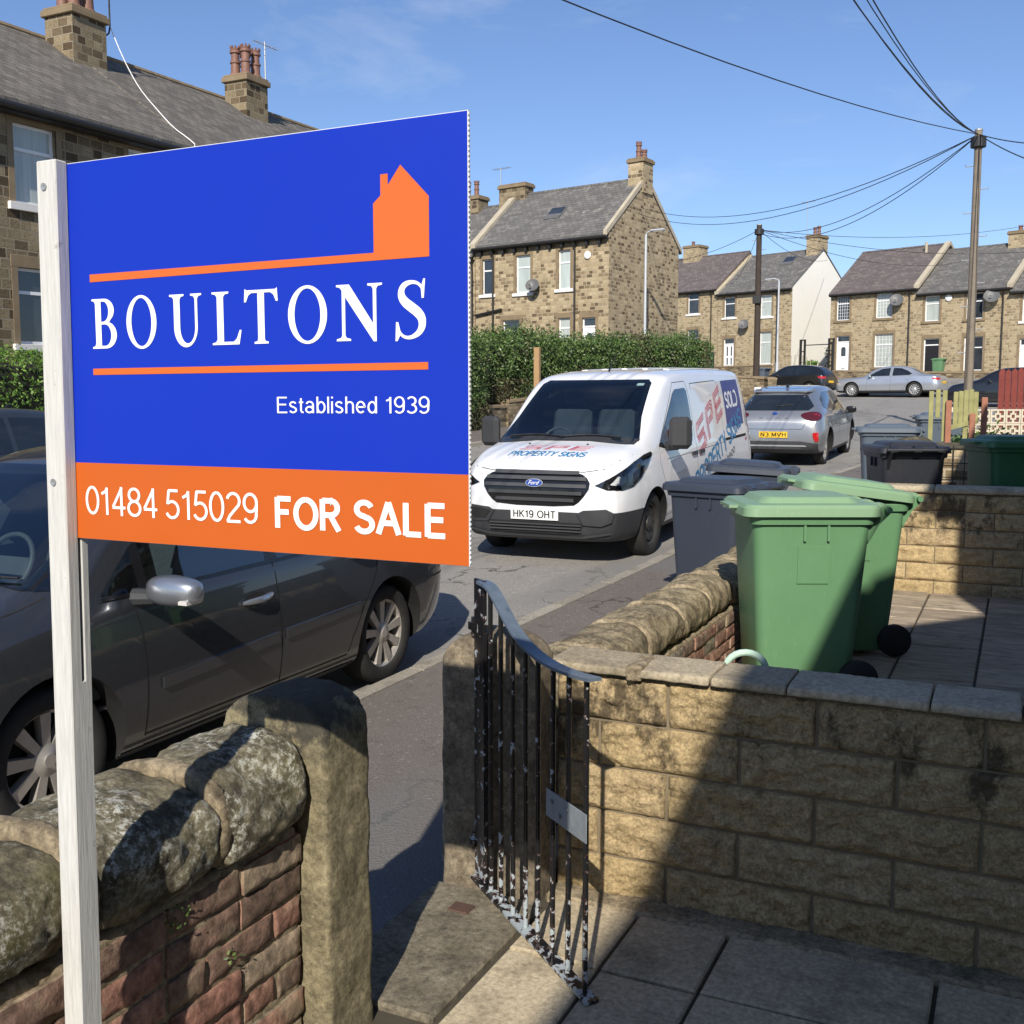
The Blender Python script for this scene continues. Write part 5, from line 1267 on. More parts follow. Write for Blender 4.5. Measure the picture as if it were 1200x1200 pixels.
wire('top one of the long wires running right from the dark pole',PD,(.5,62,11.0),.5); wire('middle one of the long wires running right from the dark pole',PD,(3.5,60.5,9.7),.8)
wire('lowest one of the long wires running right from the dark pole',PD,(-4.0,68,9.9),.6); wire('wire from the dark pole down to the cream gable',PD,(-12.3,75.5,11.5),.5)

# bollard sign by the corner wall
bo=empty('verge_marker',(-9.35,42.0,zr(42)+.08),R(10),'small black and white marker board by the stone corner wall','marker')
q=MB(); q.box(-.13,.13,-.05,.05,0,.34); q.build('base',M['cable'],bo); q=MB(); q.box(-.13,.13,-.05,.05,.342,.76); q.build('board',M['white'],bo,bevel=.01); q=MB(); q.box(-.05,.05,-.056,-.052,.42,.68); q.build('symbol',M['ink'],bo)

# ------------------------------------------------------------------ further gardens on our side
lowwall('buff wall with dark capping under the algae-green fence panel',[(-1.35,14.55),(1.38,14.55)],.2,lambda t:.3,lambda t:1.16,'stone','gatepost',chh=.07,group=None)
for i,x in enumerate((-1.02,-.86,-.70,-.54)):
    pass
tr_=empty('wire_trellis',(0,14.40,0),0,'dark wire trellis on the buff wall between two bins','trellis')
for x in (-1.0,-.87,-.74,-.61,-.48): q=MB(); q.tube([(x,0,.4),(x,0,1.2)],.006,5); q.build('wire',M['cable'],tr_)
for z in (.62,.80,.98): q=MB(); q.tube([(-1.1,0,z),(-.4,0,z)],.006,5); q.build('wire',M['cable'],tr_)
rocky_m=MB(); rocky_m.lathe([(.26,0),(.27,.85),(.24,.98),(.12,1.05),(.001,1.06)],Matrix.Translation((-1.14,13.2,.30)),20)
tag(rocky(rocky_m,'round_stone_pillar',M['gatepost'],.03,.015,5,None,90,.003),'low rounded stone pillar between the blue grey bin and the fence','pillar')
FP=empty('broken_fence_panel',(-.90,14.62,1.24),R(8),'algae-green broken fence panel held between orange-brown posts','fence')
for i,(x,z0,z1) in enumerate(((-.14,.0,.64),(-.06,.30,.66),(.02,0,.65),(.15,.20,.63),(.21,.19,.64),(.27,0,.65),(.33,.24,.66),(.385,.26,.63))):
    q=MB(); q.box(x-.028,x+.028,-.012,.012,z0,z1); q.build('board',M['algaewood'],FP,bevel=.004)
q=MB(); q.add([(.10,-.03,.15),(.42,-.03,.24),(.42,-.03,.30),(.10,-.03,.21),(.10,-.014,.15),(.42,-.014,.24),(.42,-.014,.30),(.10,-.014,.21)],[(0,1,2,3),(7,6,5,4),(0,4,5,1),(1,5,6,2),(2,6,7,3),(3,7,4,0)]); q.build('rail',M['algaewood'],FP)
for x,z1 in ((.065,.52),(.345,.36),(.48,.56)): q=MB(); q.box(x-.035,x+.035,-.075,-.035,-.02,z1); q.build('post',M['orangewood'],FP,bevel=.006)
# pierced concrete screen wall: units in two courses
SW=empty('screen_block_wall',(-.78,16.4,1.24),R(17),'cream pierced concrete screen block wall in front of the red fence','wall')
for cx_ in range(8):
    for cz_ in range(2):
        q=MB(); s=.20; x=cx_*.205; z=cz_*.205
        for a in ((0,s,0,.022),(0,s,s-.022,s),(0,.022,.022,s-.022),(s-.022,s,.022,s-.022)): q.box(x+a[0],x+a[1],0,.07,z+a[2],z+a[3])
        for a in ((.06,.14,.055,.075),(.06,.14,.125,.145),(.06,.08,.075,.125),(.12,.14,.075,.125),(.085,.115,.022,.055),(.085,.115,.145,.178),(.022,.06,.085,.115),(.14,.178,.085,.115)): q.box(x+a[0],x+a[1],.004,.066,z+a[2],z+a[3])
        q.build('screen_block',M['screenblock'],SW)
q=MB(); q.box(-.20,-.01,-.02,.09,-.2,.43); q.build('pier',M['screenblock'],SW,bevel=.01)
hedge('garden_shrub','low green plant spilling in front of the cream screen blocks',[(-.75,15.35),(-.15,15.55)],.5,lambda t:1.0,lambda t:1.42,['leafbright','leaf'],1100,.06,17,.10,cat='plant',wild=.12)
RF=empty('red_fence',(-.36,19.75,1.3),R(6),'dark red stained board fence with pointed tops at the right edge','fence')
for k in range(14):
    x=k*.098; hh=1.02-.012*abs(k-4)+random.uniform(-.025,.025); q=MB(); q.prism([(x,0),(x+.088,0),(x+.088,hh-.03),(x+.044,hh+.02),(x,hh-.03)],lambda p:(p[0],0,p[1]),lambda p:(p[0],.018,p[1])); q.build('board',M['redwood'],RF)
for x in (.02,1.2): q=MB(); q.box(x,x+.07,.02,.09,-.8,1.0); q.build('post',M['redwood'],RF)
lowwall('stone wall under the red fence',[(-.5,19.85),(1.35,20.0)],.25,lambda t:.3,lambda t:1.25,group=None)
gl=wheelie('small green bin in front of the black front door','bin_green',(*fw(6.55,1.6),3.36),R(A3),0,square=False,sc=1.0)
wheelie('dark grey bin at the left end of the black hatchback','bin_grey',(-11.9,54.2,2.55),R(A3),0,square=False)

# ------------------------------------------------------------------ vehicles
def pchip(xs,ys_,x):
    n=len(xs)
    if x<=xs[0]: return ys_[0]
    if x>=xs[-1]: return ys_[-1]
    h=[xs[i+1]-xs[i] for i in range(n-1)]; dl=[(ys_[i+1]-ys_[i])/h[i] for i in range(n-1)]
    def m(i):
        if i==0: return dl[0]
        if i==n-1: return dl[-1]
        if dl[i-1]*dl[i]<=0: return 0
        w1=2*h[i]+h[i-1]; w2=h[i]+2*h[i-1]; return (w1+w2)/(w1/dl[i-1]+w2/dl[i])
    i=max(k for k in range(n-1) if xs[k]<=x); t=(x-xs[i])/h[i]
    return (2*t**3-3*t*t+1)*ys_[i]+(t**3-2*t*t+t)*h[i]*m(i)+(-2*t**3+3*t*t)*ys_[i+1]+(t**3-t*t)*h[i]*m(i+1)
class Car:
    """body shell lofted from stations along its length; panels, glass, lamps and lettering are laid on the shell.
       local axes: +x towards the tail, z up. station = x, zb, ws, wm, zsh, wsh, wre, zre, zt"""
    def __init__(s,label,cat,loc,rot,keys,paintm,name,wheels,wr,ww=.21,group=None,arch=1.16,floor=.3,step=.055,crease=0):
        s.root=empty(name,loc,0,label,cat,group,rot=rot); s.keys=keys; s.wr=wr
        xs=[k[0] for k in keys]; Lx=xs[-1]; st=sorted(set([round(x,4) for x in xs]+[i*step for i in range(int(Lx/step)+1)]+[Lx])); rings=[]
        for x in st:
            zb,ws,wm,zsh,wsh,wre,zre,zt=[pchip(xs,[k[i] for k in keys],x) for i in range(1,9)]
            gh=zre-zsh
            P=[(0,zb),(ws-.10,zb),(ws,zb+.05),(lerp(ws,wm,.8),lerp(zb,zsh,.30)),(wm,lerp(zb,zsh,.55)),(lerp(wm,wsh,.5)+crease,lerp(zb,zsh,.80)),(wsh,zsh-.015),(wsh-.02,zsh+.03*min(1,max(.2,gh*4))),
               (lerp(wsh-.02,wre,.5)+min(.02,gh*.05),lerp(zsh,zre,.5)),(wre+.01,zre-.03*min(1,gh*5)),(wre-.05,lerp(zre,zt,.45)),(wre*.72,lerp(zre,zt,.85)),(wre*.35,zt-.003),(0,zt)]
            h_=chaikin(P,2,False)
            ring=[(x,-y,z) for y,z in h_]+[(x,y,z) for y,z in reversed(h_[1:-1])]
            rings.append(ring)
        mb=MB(); mb.loft(rings)
        me=bpy.data.meshes.new('body'); me.from_pydata(mb.v,[],mb.f)
        bm=bmesh.new(); bm.from_mesh(me); bmesh.ops.recalc_face_normals(bm,faces=bm.faces); s.bvh=BVHTree.FromBMesh(bm); bm.to_mesh(me); bm.free()
        s.mats=[M[paintm],M['gap'],M['plastic']]
        for m in s.mats: me.materials.append(m)
        # wheel arches
        cuts=[]
        for wx,wy in wheels:
            for sg in (-1,1):
                c=MB(); c.lathe([(wr*arch,0),(wr*arch,.42)],Matrix.Translation((wx,sg*(wy+.16),wr))@Matrix.Rotation(R(90*sg),4,'X'),40)
                cm=bpy.data.meshes.new('cut'); cm.from_pydata(c.v,[],c.f)
                for m in s.mats: cm.materials.append(m)
                cm.polygons.foreach_set('material_index',[1]*len(cm.polygons))
                b2=bmesh.new(); b2.from_mesh(cm); bmesh.ops.recalc_face_normals(b2,faces=b2.faces); b2.to_mesh(cm); b2.free()
                co_=bpy.data.objects.new('cut',cm); C.objects.link(co_); cuts.append(co_)
        def mods(o):
            for c in cuts:
                m=o.modifiers.new('b','BOOLEAN'); m.operation='DIFFERENCE'; m.solver='EXACT'; m.object=c
        me=temp_apply(me,[mods])
        for c in cuts: bpy.data.objects.remove(c)
        s.me=me; s.wheels=wheels; s.W=max(k[3] for k in keys)
    def clad(s,planes,test,mi=2):
        """cut the shell along planes and give the faces that pass the test another material"""
        bm=bmesh.new(); bm.from_mesh(s.me)
        for co_,no in planes: bmesh.ops.bisect_plane(bm,geom=bm.verts[:]+bm.edges[:]+bm.faces[:],plane_co=co_,plane_no=no)
        for f in bm.faces:
            if f.material_index==0 and test(f.calc_center_median()): f.material_index=mi
        bm.to_mesh(s.me); bm.free()
    def open_(s,test):
        bm=bmesh.new(); bm.from_mesh(s.me)
        dl=[f for f in bm.faces if all(test(v.co) for v in f.verts)]
        bmesh.ops.delete(bm,geom=dl,context='FACES'); bm.to_mesh(s.me); bm.free()
    def finish_body(s,parent_name='body'):
        s.me.name=parent_name; s.body=finish(s.me,parent_name,s.root,True,32); return s.body
    def lay(s,name,pts,mat,dirn,off=.004,parent=None,grid=.07,thick=0,faces=None,smooth=True):
        """pts: list of 3D points of a flat outline (or verts+faces); moved along dirn onto the shell"""
        d_=Vector(dirn).normalized(); bm=bmesh.new()
        if faces is None:
            nrm=d_; u=nrm.orthogonal().normalized(); v=nrm.cross(u)
            p2=[Vector((Vector(p).dot(u),Vector(p).dot(v),0)) for p in pts]
            tri=geometry.tessellate_polygon([p2]); vv=[bm.verts.new(p) for p in pts]
            for t in tri:
                try: bm.faces.new([vv[i] for i in t])
                except ValueError: pass
        else:
            vv=[bm.verts.new(p[:3]) for p in pts]
            for f in faces:
                try: bm.faces.new([vv[i] for i in f])
                except ValueError: pass
        if grid:
            for ax in range(3):
                if abs(d_[ax])>.98: continue
                lo=min(v.co[ax] for v in bm.verts); hi=max(v.co[ax] for v in bm.verts); k=math.floor(lo/grid)+1
                while k*grid<hi:
                    no=Vector((0,0,0)); no[ax]=1; bmesh.ops.bisect_plane(bm,geom=bm.verts[:]+bm.edges[:]+bm.faces[:],plane_co=no*k*grid,plane_no=no); k+=1
        layer=[p[3] if len(p)>3 else 0 for p in pts] if faces is not None else None
        bm.verts.ensure_lookup_table()
        for i,v in enumerate(bm.verts):
            o=v.co-d_*3; hit=s.bvh.ray_cast(o,d_)
            if hit[0] is None:
                hit=s.bvh.find_nearest(v.co)
            n=hit[1]; 
            if n.dot(d_)>0: n=-n
            ex=(layer[i]*.00025 if layer and i<len(layer) else 0)
            v.co=hit[0]+n*off*.6-d_*(off*.4+ex)
        if thick:
            r_=bmesh.ops.solidify(bm,geom=bm.faces[:],thickness=thick)
        me=bpy.data.meshes.new(name); bmesh.ops.recalc_face_normals(bm,faces=bm.faces) if thick else None
        if not thick:
            for f in bm.faces:
                f.normal_update()
                if f.normal.dot(d_)>0: f.normal_flip()
        bm.to_mesh(me); bm.free(); me.materials.append(M[mat] if isinstance(mat,str) else mat)
        return finish(me,name,parent or s.root,smooth,40)
    def line(s,name,pts,dirn,w=.006,mat='gap',off=.0015,parent=None):
        """a seam: narrow ribbon laid on the shell"""
        d_=Vector(dirn).normalized(); q=[]
        P=[Vector(p) for p in pts]; pp=[]
        for a,b in zip(P,P[1:]):
            n=max(1,int((b-a).length/.06)); pp+=[a.lerp(b,i/n) for i in range(n)]
        pp.append(P[-1]); vs=[];fs=[]
        for i,p in enumerate(pp):
            t=(pp[min(i+1,len(pp)-1)]-pp[max(i-1,0)]).normalized(); n=t.cross(d_).normalized()
            vs+=[tuple(p+n*w/2),tuple(p-n*w/2)]
        fs=[(2*i,2*i+1,2*i+3,2*i+2) for i in range(len(pp)-1)]
        return s.lay(name,vs,mat,dirn,off,parent,0,0,fs,False)
    def side(s,sg,pts,y=1.3): return [(p[0],sg*y,p[1]) for p in pts]
    def add_wheels(s,style='alloy',ww=.21,rim=.66,mat='alloy',spokes=9):
        r=s.wr
        for wx,wy in s.wheels:
            for sg in (-1,1):
                T=Matrix.Translation((wx,sg*wy,r))@Matrix.Rotation(R(90 if sg<0 else -90),4,'X')  # +z points outward
                rr=r*rim; w_=MB()
                w_.lathe([(rr*.995,-.10),(rr,-.02),(rr*.93,-.035),(rr*.90,-.10)],T,36)
                w_.lathe([(.001,-.085),(rr*.93,-.085),(rr*.93,-.095),(.001,-.095)],T,24,m=1)
                w_.lathe([(.001,-.012),(.030,-.012),(.036,-.018),(.075,-.03),(.08,-.07),(.001,-.07)],T,24)
                if style=='alloy':
                    for k in range(spokes):
                        a=2*math.pi*k/spokes+.2; Q=T@Matrix.Rotation(a,4,'Z')
                        hw0=.024*9/spokes*.8; hw1=.030*9/spokes*.95
                        vs=[(.055,-hw0,-.030),(.055,hw0,-.030),(rr*.955,hw1,-.022),(rr*.955,-hw1,-.022),(.055,-hw0*1.1,-.07),(.055,hw0*1.1,-.07),(rr*.955,hw1*1.1,-.06),(rr*.955,-hw1*1.1,-.06)]
                        w_.add([Q@Vector(v) for v in vs],[(0,1,2,3),(7,6,5,4),(0,4,5,1),(1,5,6,2),(2,6,7,3),(3,7,4,0)])
                else:
                    w_.lathe([(.001,-.045),(rr*.55,-.045),(rr*.80,-.03),(rr*.92,-.06),(rr*.92,-.07),(.001,-.06)],T,32)
                    for k in range(10):
                        a=2*math.pi*k/10; Q=T@Matrix.Rotation(a,4,'Z')@Matrix.Translation((rr*.74,0,-.033)); w_.lathe([(.018,-.01),(.018,.003),(.001,.003)],Q,10,m=1)
                wo=w_.build('wheel',[M[mat],M['gap']],s.root,smooth=True,angle=35)
                t_=MB(); prof=[(rr*.97,-.10)]+[(rr,-.015),(rr*1.06,-.004),(r*.90,.004),(r*.965,-.012),(r*.992,-.03),(r,-.05),(r,-ww+.05),(r*.985,-ww+.02),(r*.9,-ww),(rr,-ww)]
                t_.lathe(prof,T,48); t_.build('tyre',M['tyre'],wo,smooth=True,angle=50)
    def mirror(s,sg,x,y,z,mat,hx=.055,hy=.10,hz=.075,arm=True):
        b=MB(); rings=[]
        for k in range(9):
            t=k/8; a=math.pi*t; yy=y-sg*.0+sg*(-hy*math.cos(a)); sc=max(.08,math.sin(a))**.40*(1.08-.22*t)
            rings.append([(x+hx*sc*math.copysign(abs(math.cos(q))**.7,math.cos(q))*(1 if math.cos(q)<0 else .45), sg*abs(yy), z+hz*sc*math.copysign(abs(math.sin(q))**.7,math.sin(q))) for q in [2*math.pi*j/20 for j in range(20)]])
        b.loft(rings); m=b.build('wing_mirror',M[mat],s.root,smooth=True,angle=50)
        a=MB(); a.tube([(x+.01,sg*(abs(y)-hy*.5),z-.04),(x-.03,sg*(abs(y)-hy-.15),z-.05)],[.035,.05],10); a.build('mirror_arm',M['plastic'],m)
        return m

def poly_in(poly,x,y):
    c=False; j=len(poly)-1
    for i in range(len(poly)):
        if (poly[i][1]>y)!=(poly[j][1]>y) and x<(poly[j][0]-poly[i][0])*(y-poly[i][1])/(poly[j][1]-poly[i][1])+poly[i][0]: c=not c
        j=i
    return c
def shrink(poly,f):
    cx=sum(p[0] for p in poly)/len(poly); cy=sum(p[1] for p in poly)/len(poly)
    return [(cx+(p[0]-cx)*f,cy+(p[1]-cy)*f) for p in poly]

def interior(car,x0,x1,hw,zf,seats,dash_x,dash_z,wheel_y,wheel=True):
    b=MB(); b.box(x0,x1,-hw,hw,zf,zf+.02); b.build('cabin_floor',M['seat'],car.root)
    d_=MB(); prof=[(dash_x-.36,dash_z-.07),(dash_x-.1,dash_z-.01),(dash_x+.05,dash_z-.03),(dash_x+.12,dash_z-.2),(dash_x+.02,dash_z-.5),(dash_x-.36,dash_z-.5)]
    d_.prism(prof,lambda p:(p[0],-hw,p[1]),lambda p:(p[0],hw,p[1])); d_.build('dashboard',M['seat'],car.root,bevel=.02)
    for (sx,sy,w_,h_) in seats:
        q=MB(); q.add([(sx,sy-w_/2,zf+.3),(sx,sy+w_/2,zf+.3),(sx+.16,sy+w_/2*.9,zf+h_),(sx+.16,sy-w_/2*.9,zf+h_),(sx+.16,sy-w_/2,zf+.3),(sx+.16,sy+w_/2,zf+.3),(sx+.28,sy+w_/2*.9,zf+h_),(sx+.28,sy-w_/2*.9,zf+h_)],[(0,1,2,3),(7,6,5,4),(0,4,5,1),(1,5,6,2),(2,6,7,3),(3,7,4,0)])
        q.box(sx-.40,sx+.1,sy-w_/2,sy+w_/2,zf+.18,zf+.34); q.box(sx+.18,sx+.28,sy-.13,sy+.13,zf+h_+.04,zf+h_+.24); q.build('seat',M['seat'],car.root,bevel=.04)
    if wheel:
        q=MB(); n=28; T=Matrix.Translation((dash_x+.27,wheel_y,dash_z-.02))@Matrix.Rotation(R(-62),4,'Y'); rings=[]
        for k in range(n+1):
            a=2*math.pi*k/n; rings.append([T@Vector(((.18+.014*math.cos(j*math.pi/4))*math.cos(a),(.18+.014*math.cos(j*math.pi/4))*math.sin(a),.014*math.sin(j*math.pi/4))) for j in range(8)])
        q.loft(rings,cap=False); q.box(-.05,.05,-.17,.17,-.01,.01,mat=T); q.build('steering_wheel',M['dishgrey'],car.root,smooth=True)

def plate(car,at_,w_,h_,text,bg,front=True,tilt=0,parent=None):
    """number plate: a thin tablet at local (x,y,z), facing -x (front) or +x (rear)"""
    x,y,z=at_; s=-1 if front else 1; b=MB(); b.box(min(x,x+s*.008),max(x,x+s*.008),y-w_/2,y+w_/2,z-h_/2,z+h_/2); p=b.build('number_plate',M[bg],parent or car.root)
    if not text: return p
    vs,fs=stroke_text(text,-w_*.44,w_*.44,z-h_*.36,z+h_*.36,wt=.17,gap=.20); m_=MB()
    m_.add([(x+s*(.0086+v[2]*.0002),y+(v[0] if not front else -v[0]),v[1]) for v in vs],fs); m_.build('registration',M['ink'],p,fix=False)
    return p

# ---- white van -------------------------------------------------------------
vk=[(0,.34,.52,.60,.66,.58,.48,.76,.80),
 (.035,.29,.66,.74,.76,.70,.62,.86,.895),
 (.10,.26,.78,.84,.86,.80,.72,.96,1.0),
 (.25,.24,.85,.90,.96,.86,.77,1.05,1.09),
 (.50,.23,.89,.945,1.04,.89,.80,1.13,1.165),
 (.78,.23,.91,.965,1.08,.905,.80,1.19,1.225),
 (.95,.23,.92,.975,1.09,.915,.80,1.27,1.31),
 (1.45,.23,.925,.985,1.10,.93,.79,1.60,1.64),
 (1.78,.23,.925,.985,1.10,.935,.785,1.79,1.835),
 (2.0,.23,.925,.985,1.10,.94,.785,1.855,1.915),
 (2.5,.23,.925,.985,1.11,.945,.79,1.885,1.955),
 (3.6,.23,.925,.985,1.12,.945,.79,1.89,1.965),
 (5.0,.23,.925,.985,1.12,.94,.79,1.875,1.945),
 (5.24,.25,.91,.975,1.12,.93,.77,1.83,1.895),
 (5.32,.30,.87,.94,1.10,.90,.73,1.76,1.82),
 (5.35,.34,.84,.91,1.08,.87,.70,1.70,1.76)]
def van():
    V=Car('white panel van parked facing us, with red and blue sign company lettering','van',(-4.37,9.72,.085),(0,-.035,R(90)),vk,'van_white','panel_van',[(.95,.92),(4.25,.92)],.345,arch=1.15)
    V.clad([((0,0,.56),(0,0,1)),((.60,0,0),(1,0,0)),((0,0,.40),(0,0,1)),((0,0,.50),(.25,0,1))],lambda c:c.x<.62 and c.z<.56)
    V.clad([((1.3,0,0),(1,0,0)),((3.9,0,0),(1,0,0))],lambda c:1.3<c.x<5.4 and c.z<.33)
    ws=[(-.80,1.215),(-.72,1.45),(-.655,1.80),(-.60,1.84),(.60,1.84),(.655,1.80),(.72,1.45),(.80,1.215),(.74,1.19),(.35,1.225),(-.35,1.225),(-.74,1.19)]
    sw=[(1.22,1.14),(1.60,1.42),(1.94,1.68),(2.05,1.725),(2.40,1.735),(2.46,1.70),(2.46,1.20),(2.40,1.12),(2.1,1.09),(1.5,1.085)]
    wi=shrink(ws,.995); si=shrink(sw,.97)
    V.open_(lambda c:c.x<2.08 and c.z>1.21 and poly_in(wi,c.y,c.z) and abs(c.y)<.765)
    V.open_(lambda c:abs(c.y)>.72 and poly_in(si,c.x,c.z))
    V.finish_body()
    ring=lambda outer,inner:(outer,inner)
    V.lay('windscreen',[( -.5,y,z) for y,z in ws],'glass',(1,0,0),.006,grid=.05)
    # black surround of the windscreen
    o=ws; i_=shrink(ws,.93); n=len(ws); V.lay('windscreen_surround',[(-.5,y,z) for y,z in o+i_],'trimblack',(1,0,0),.0045,grid=.05,faces=[(k,(k+1)%n,n+(k+1)%n,n+k) for k in range(n)])
    for sg in (-1,1):
        V.lay('side_window',V.side(sg,sw),'glass',(0,-sg,0),.005,grid=.06)
        n=len(sw); i2=shrink(sw,.90); V.lay('window_surround',V.side(sg,sw+i2),'trimblack',(0,-sg,0),.0035,grid=.06,faces=[(k,(k+1)%n,n+(k+1)%n,n+k) for k in range(n)])
        V.lay('quarter_pane',V.side(sg,[(1.25,1.145),(1.50,1.335),(1.56,1.335),(1.56,1.095),(1.50,1.09)]),'trimblack',(0,-sg,0),.006,grid=.06)
        # seams, rail, mouldings
        V.line('door_seam',V.side(sg,[(2.02,1.80),(1.90,1.70),(1.22,1.12),(1.16,.98),(1.30,.62),(1.38,.33)]),(0,-sg,0))
        V.line('door_seam',V.side(sg,[(2.02,1.80),(2.46,1.81),(2.52,1.70),(2.53,.33)]),(0,-sg,0))
        V.line('load_door_seam',V.side(sg,[(3.86,1.80),(3.87,.33)]),(0,-sg,0)); 
        V.line('load_door_seam',V.side(sg,[(2.66,1.70),(2.66,1.78),(3.8,1.80)]),(0,-sg,0),.008)
        V.line('slide_rail',V.side(sg,[(3.88,1.045),(5.0,1.045)]),(0,-sg,0),.035)
        V.line('panel_crease',V.side(sg,[(1.4,.99),(2.5,1.00),(3.86,1.02)]),(0,-sg,0),.006,'dishgrey')
        V.lay('door_handle',V.side(sg,[(2.30,.96),(2.50,.96),(2.50,1.0),(2.30,1.0)]),'plastic',(0,-sg,0),.02,thick=.02)
        V.lay('load_door_handle',V.side(sg,[(2.60,.96),(2.80,.96),(2.80,1.0),(2.60,1.0)]),'plastic',(0,-sg,0),.02,thick=.02)
        V.line('rear_seam',V.side(sg,[(5.12,1.72),(5.13,.4)]),(0,-sg,0))
        V.lay('rear_lamp',V.side(sg,[(5.22,.95),(5.34,.95),(5.34,1.5),(5.24,1.5)]),'red_lamp',(0,-sg,0),.006)
    # mirrors
    for sg in (-1,1):
        b=MB(); b.box(-.075,.045,-.12,.12,-.17,.17,mat=Matrix.Translation((1.30,sg*1.12,1.28))@Matrix.Rotation(R(-8*sg),4,'Z')); m=b.build('wing_mirror',M['plastic'],V.root,bevel=.045)
        a=MB(); a.tube([(1.34,sg*1.08,1.14),(1.42,sg*.94,1.13)],[.045,.055],8); a.build('mirror_arm',M['plastic'],m)
    # bonnet, grille, lamps, bumper
    V.line('bonnet_seam',[(-.5,y,z) for y,z in ((-.84,1.10),(-.70,.985),(-.50,.955),(0,.965),(.50,.955),(.70,.985),(.84,1.10))],(1,0,0),.007)
    gr=[(-.60,.83),(-.53,.925),(-.40,.955),(0,.965),(.40,.955),(.53,.925),(.60,.83),(.50,.68),(.40,.615),(-.40,.615),(-.50,.68)]
    g=V.lay('grille',[(-.5,y,z) for y,z in chaikin(gr,1)],'trimblack',(1,0,0),.006,grid=.05)
    for z,a in ((.665,.43),(.735,.51),(.805,.555),(.875,.545),(.93,.46)):
        V.lay('grille_bar',[(-.5,-a,z),(-.5,a,z),(-.5,a*.99,z+.034),(-.5,-a*.99,z+.034)],'slat',(1,0,0),.012,g,thick=.012)
    ov=V.lay('badge',[(-.5,.095*math.cos(t),.84+.040*math.sin(t)) for t in [2*math.pi*k/28 for k in range(28)]],'metal',(1,0,0),.030,g,grid=0)
    ov2=V.lay('badge_field',[(-.5,.088*math.cos(t),.84+.034*math.sin(t)) for t in [2*math.pi*k/28 for k in range(28)]],'blue_badge',(1,0,0),.034,ov,grid=0)
    tv,tf=text_mesh('Ford',-.060,.060,.822,.860,shear=.35); V.lay('badge_lettering',[(-.5,-v[0],v[1]) for v in tv],'white',(1,0,0),.037,ov,grid=0,faces=tf)
    for sg in (-1,1):
        hd=(1,-sg*.95,0)
        def hp(pts): # outline given as (lateral, z), put on a plane in front of the corner
            return [(-.3+.0*a, sg*a, z) for a,z in pts]
        def onc(pts):
            return [(-.30+max(0,(a_-.60))*.9, sg*a_, z) for a_,z in pts]
        dh=(.74,-sg*.67,0)
        def h3(pts): return [(x,sg*y,z) for x,y,z in pts]
        HL=[(.08,.585,.83),(.13,.68,.785),(.24,.80,.775),(.42,.87,.80),(.60,.91,.875),(.80,.935,.99),(.93,.945,1.085),(.90,.94,1.105),(.72,.92,1.085),(.48,.88,1.035),(.26,.79,.955),(.14,.68,.885)]
        cen=Vector((.42,.84,.92)); sc=lambda f:[tuple(cen+(Vector(p)-cen)*f) for p in HL]
        h=V.lay('headlight',h3(HL),'trimblack',dh,.006,grid=.05)
        V.lay('reflector',h3([(.16,.70,.835),(.24,.785,.82),(.30,.83,.85),(.30,.83,.91),(.22,.77,.91)]),'chrome',dh,.010,h,grid=.04)
        V.lay('reflector',h3([(.34,.84,.83),(.46,.88,.845),(.56,.90,.90),(.60,.91,.98),(.46,.88,.98),(.34,.84,.93)]),'chrome',dh,.010,h,grid=.04)
        V.lay('indicator',h3([(.64,.91,.95),(.72,.92,.99),(.80,.935,1.05),(.70,.92,1.04)]),'amber',dh,.010,h,grid=.04)
        V.lay('headlight_lens',h3(sc(.96)),'lens',dh,.015,h,grid=.05)
        # fog lamp recess
        fg=V.lay('fog_lamp_surround',onc([(.56,.55),(.62,.585),(.80,.60),(.86,.56),(.84,.47),(.76,.43),(.62,.44)]),'plastic',(1,-sg*.35,0),.012,grid=.05,thick=.012)
        V.lay('fog_lamp_recess',onc([(.60,.54),(.64,.565),(.78,.575),(.81,.54),(.80,.49),(.74,.465),(.64,.47)]),'gap',(1,-sg*.35,0),.016,fg,grid=.05)
    V.lay('lower_intake',[(-.5,y,z) for y,z in ((-.55,.455),(.55,.455),(.46,.34),(-.46,.34))],'gap',(1,0,0),.004,grid=.06)
    for z in (.365,.395,.425): V.lay('intake_bar',[(-.5,-.50,z),(-.5,.50,z),(-.5,.50,z+.012),(-.5,-.50,z+.012)],'slat',(1,0,0),.012,thick=.01)
    V.lay('bumper_lip',[(-.5,y,z) for y,z in ((-.78,.345),(-.5,.30),(.5,.30),(.78,.345),(.78,.365),(.5,.325),(-.5,.325),(-.78,.365))],'slat',(1,0,0),.010,grid=.06,thick=.008)
    plate(V,(-.012,0,.53),.52,.112,'HK19 OHT','plate_white',True)
    for y in (-.33,.33):
        w_=MB(); hit=V.bvh.ray_cast(Vector((.62,y,3)),Vector((0,0,-1)))[0]; w_.lathe([(.012,0),(.010,.012),(.001,.014)],Matrix.Translation(hit),10); w_.build('washer_jet',M['ink'],V.root)
    # lettering on the bonnet
    def bonnet(pts_): # u across (towards car's left as seen from front), v up the bonnet
        return [( .20+v*.0+ .0 + v, -u, 3,lay) for u,v,lay in pts_]
    tv,tf=stroke_text('PROPERTY SIGNS',-.42,.44,.25,.37,wt=.17,gap=.17,shear=.25)
    V.lay('bonnet_lettering',[(v[1]-.0,-v[0],3,v[2]) for v in tv],'blue_text',(0,0,-1),.004,grid=0,faces=tf)
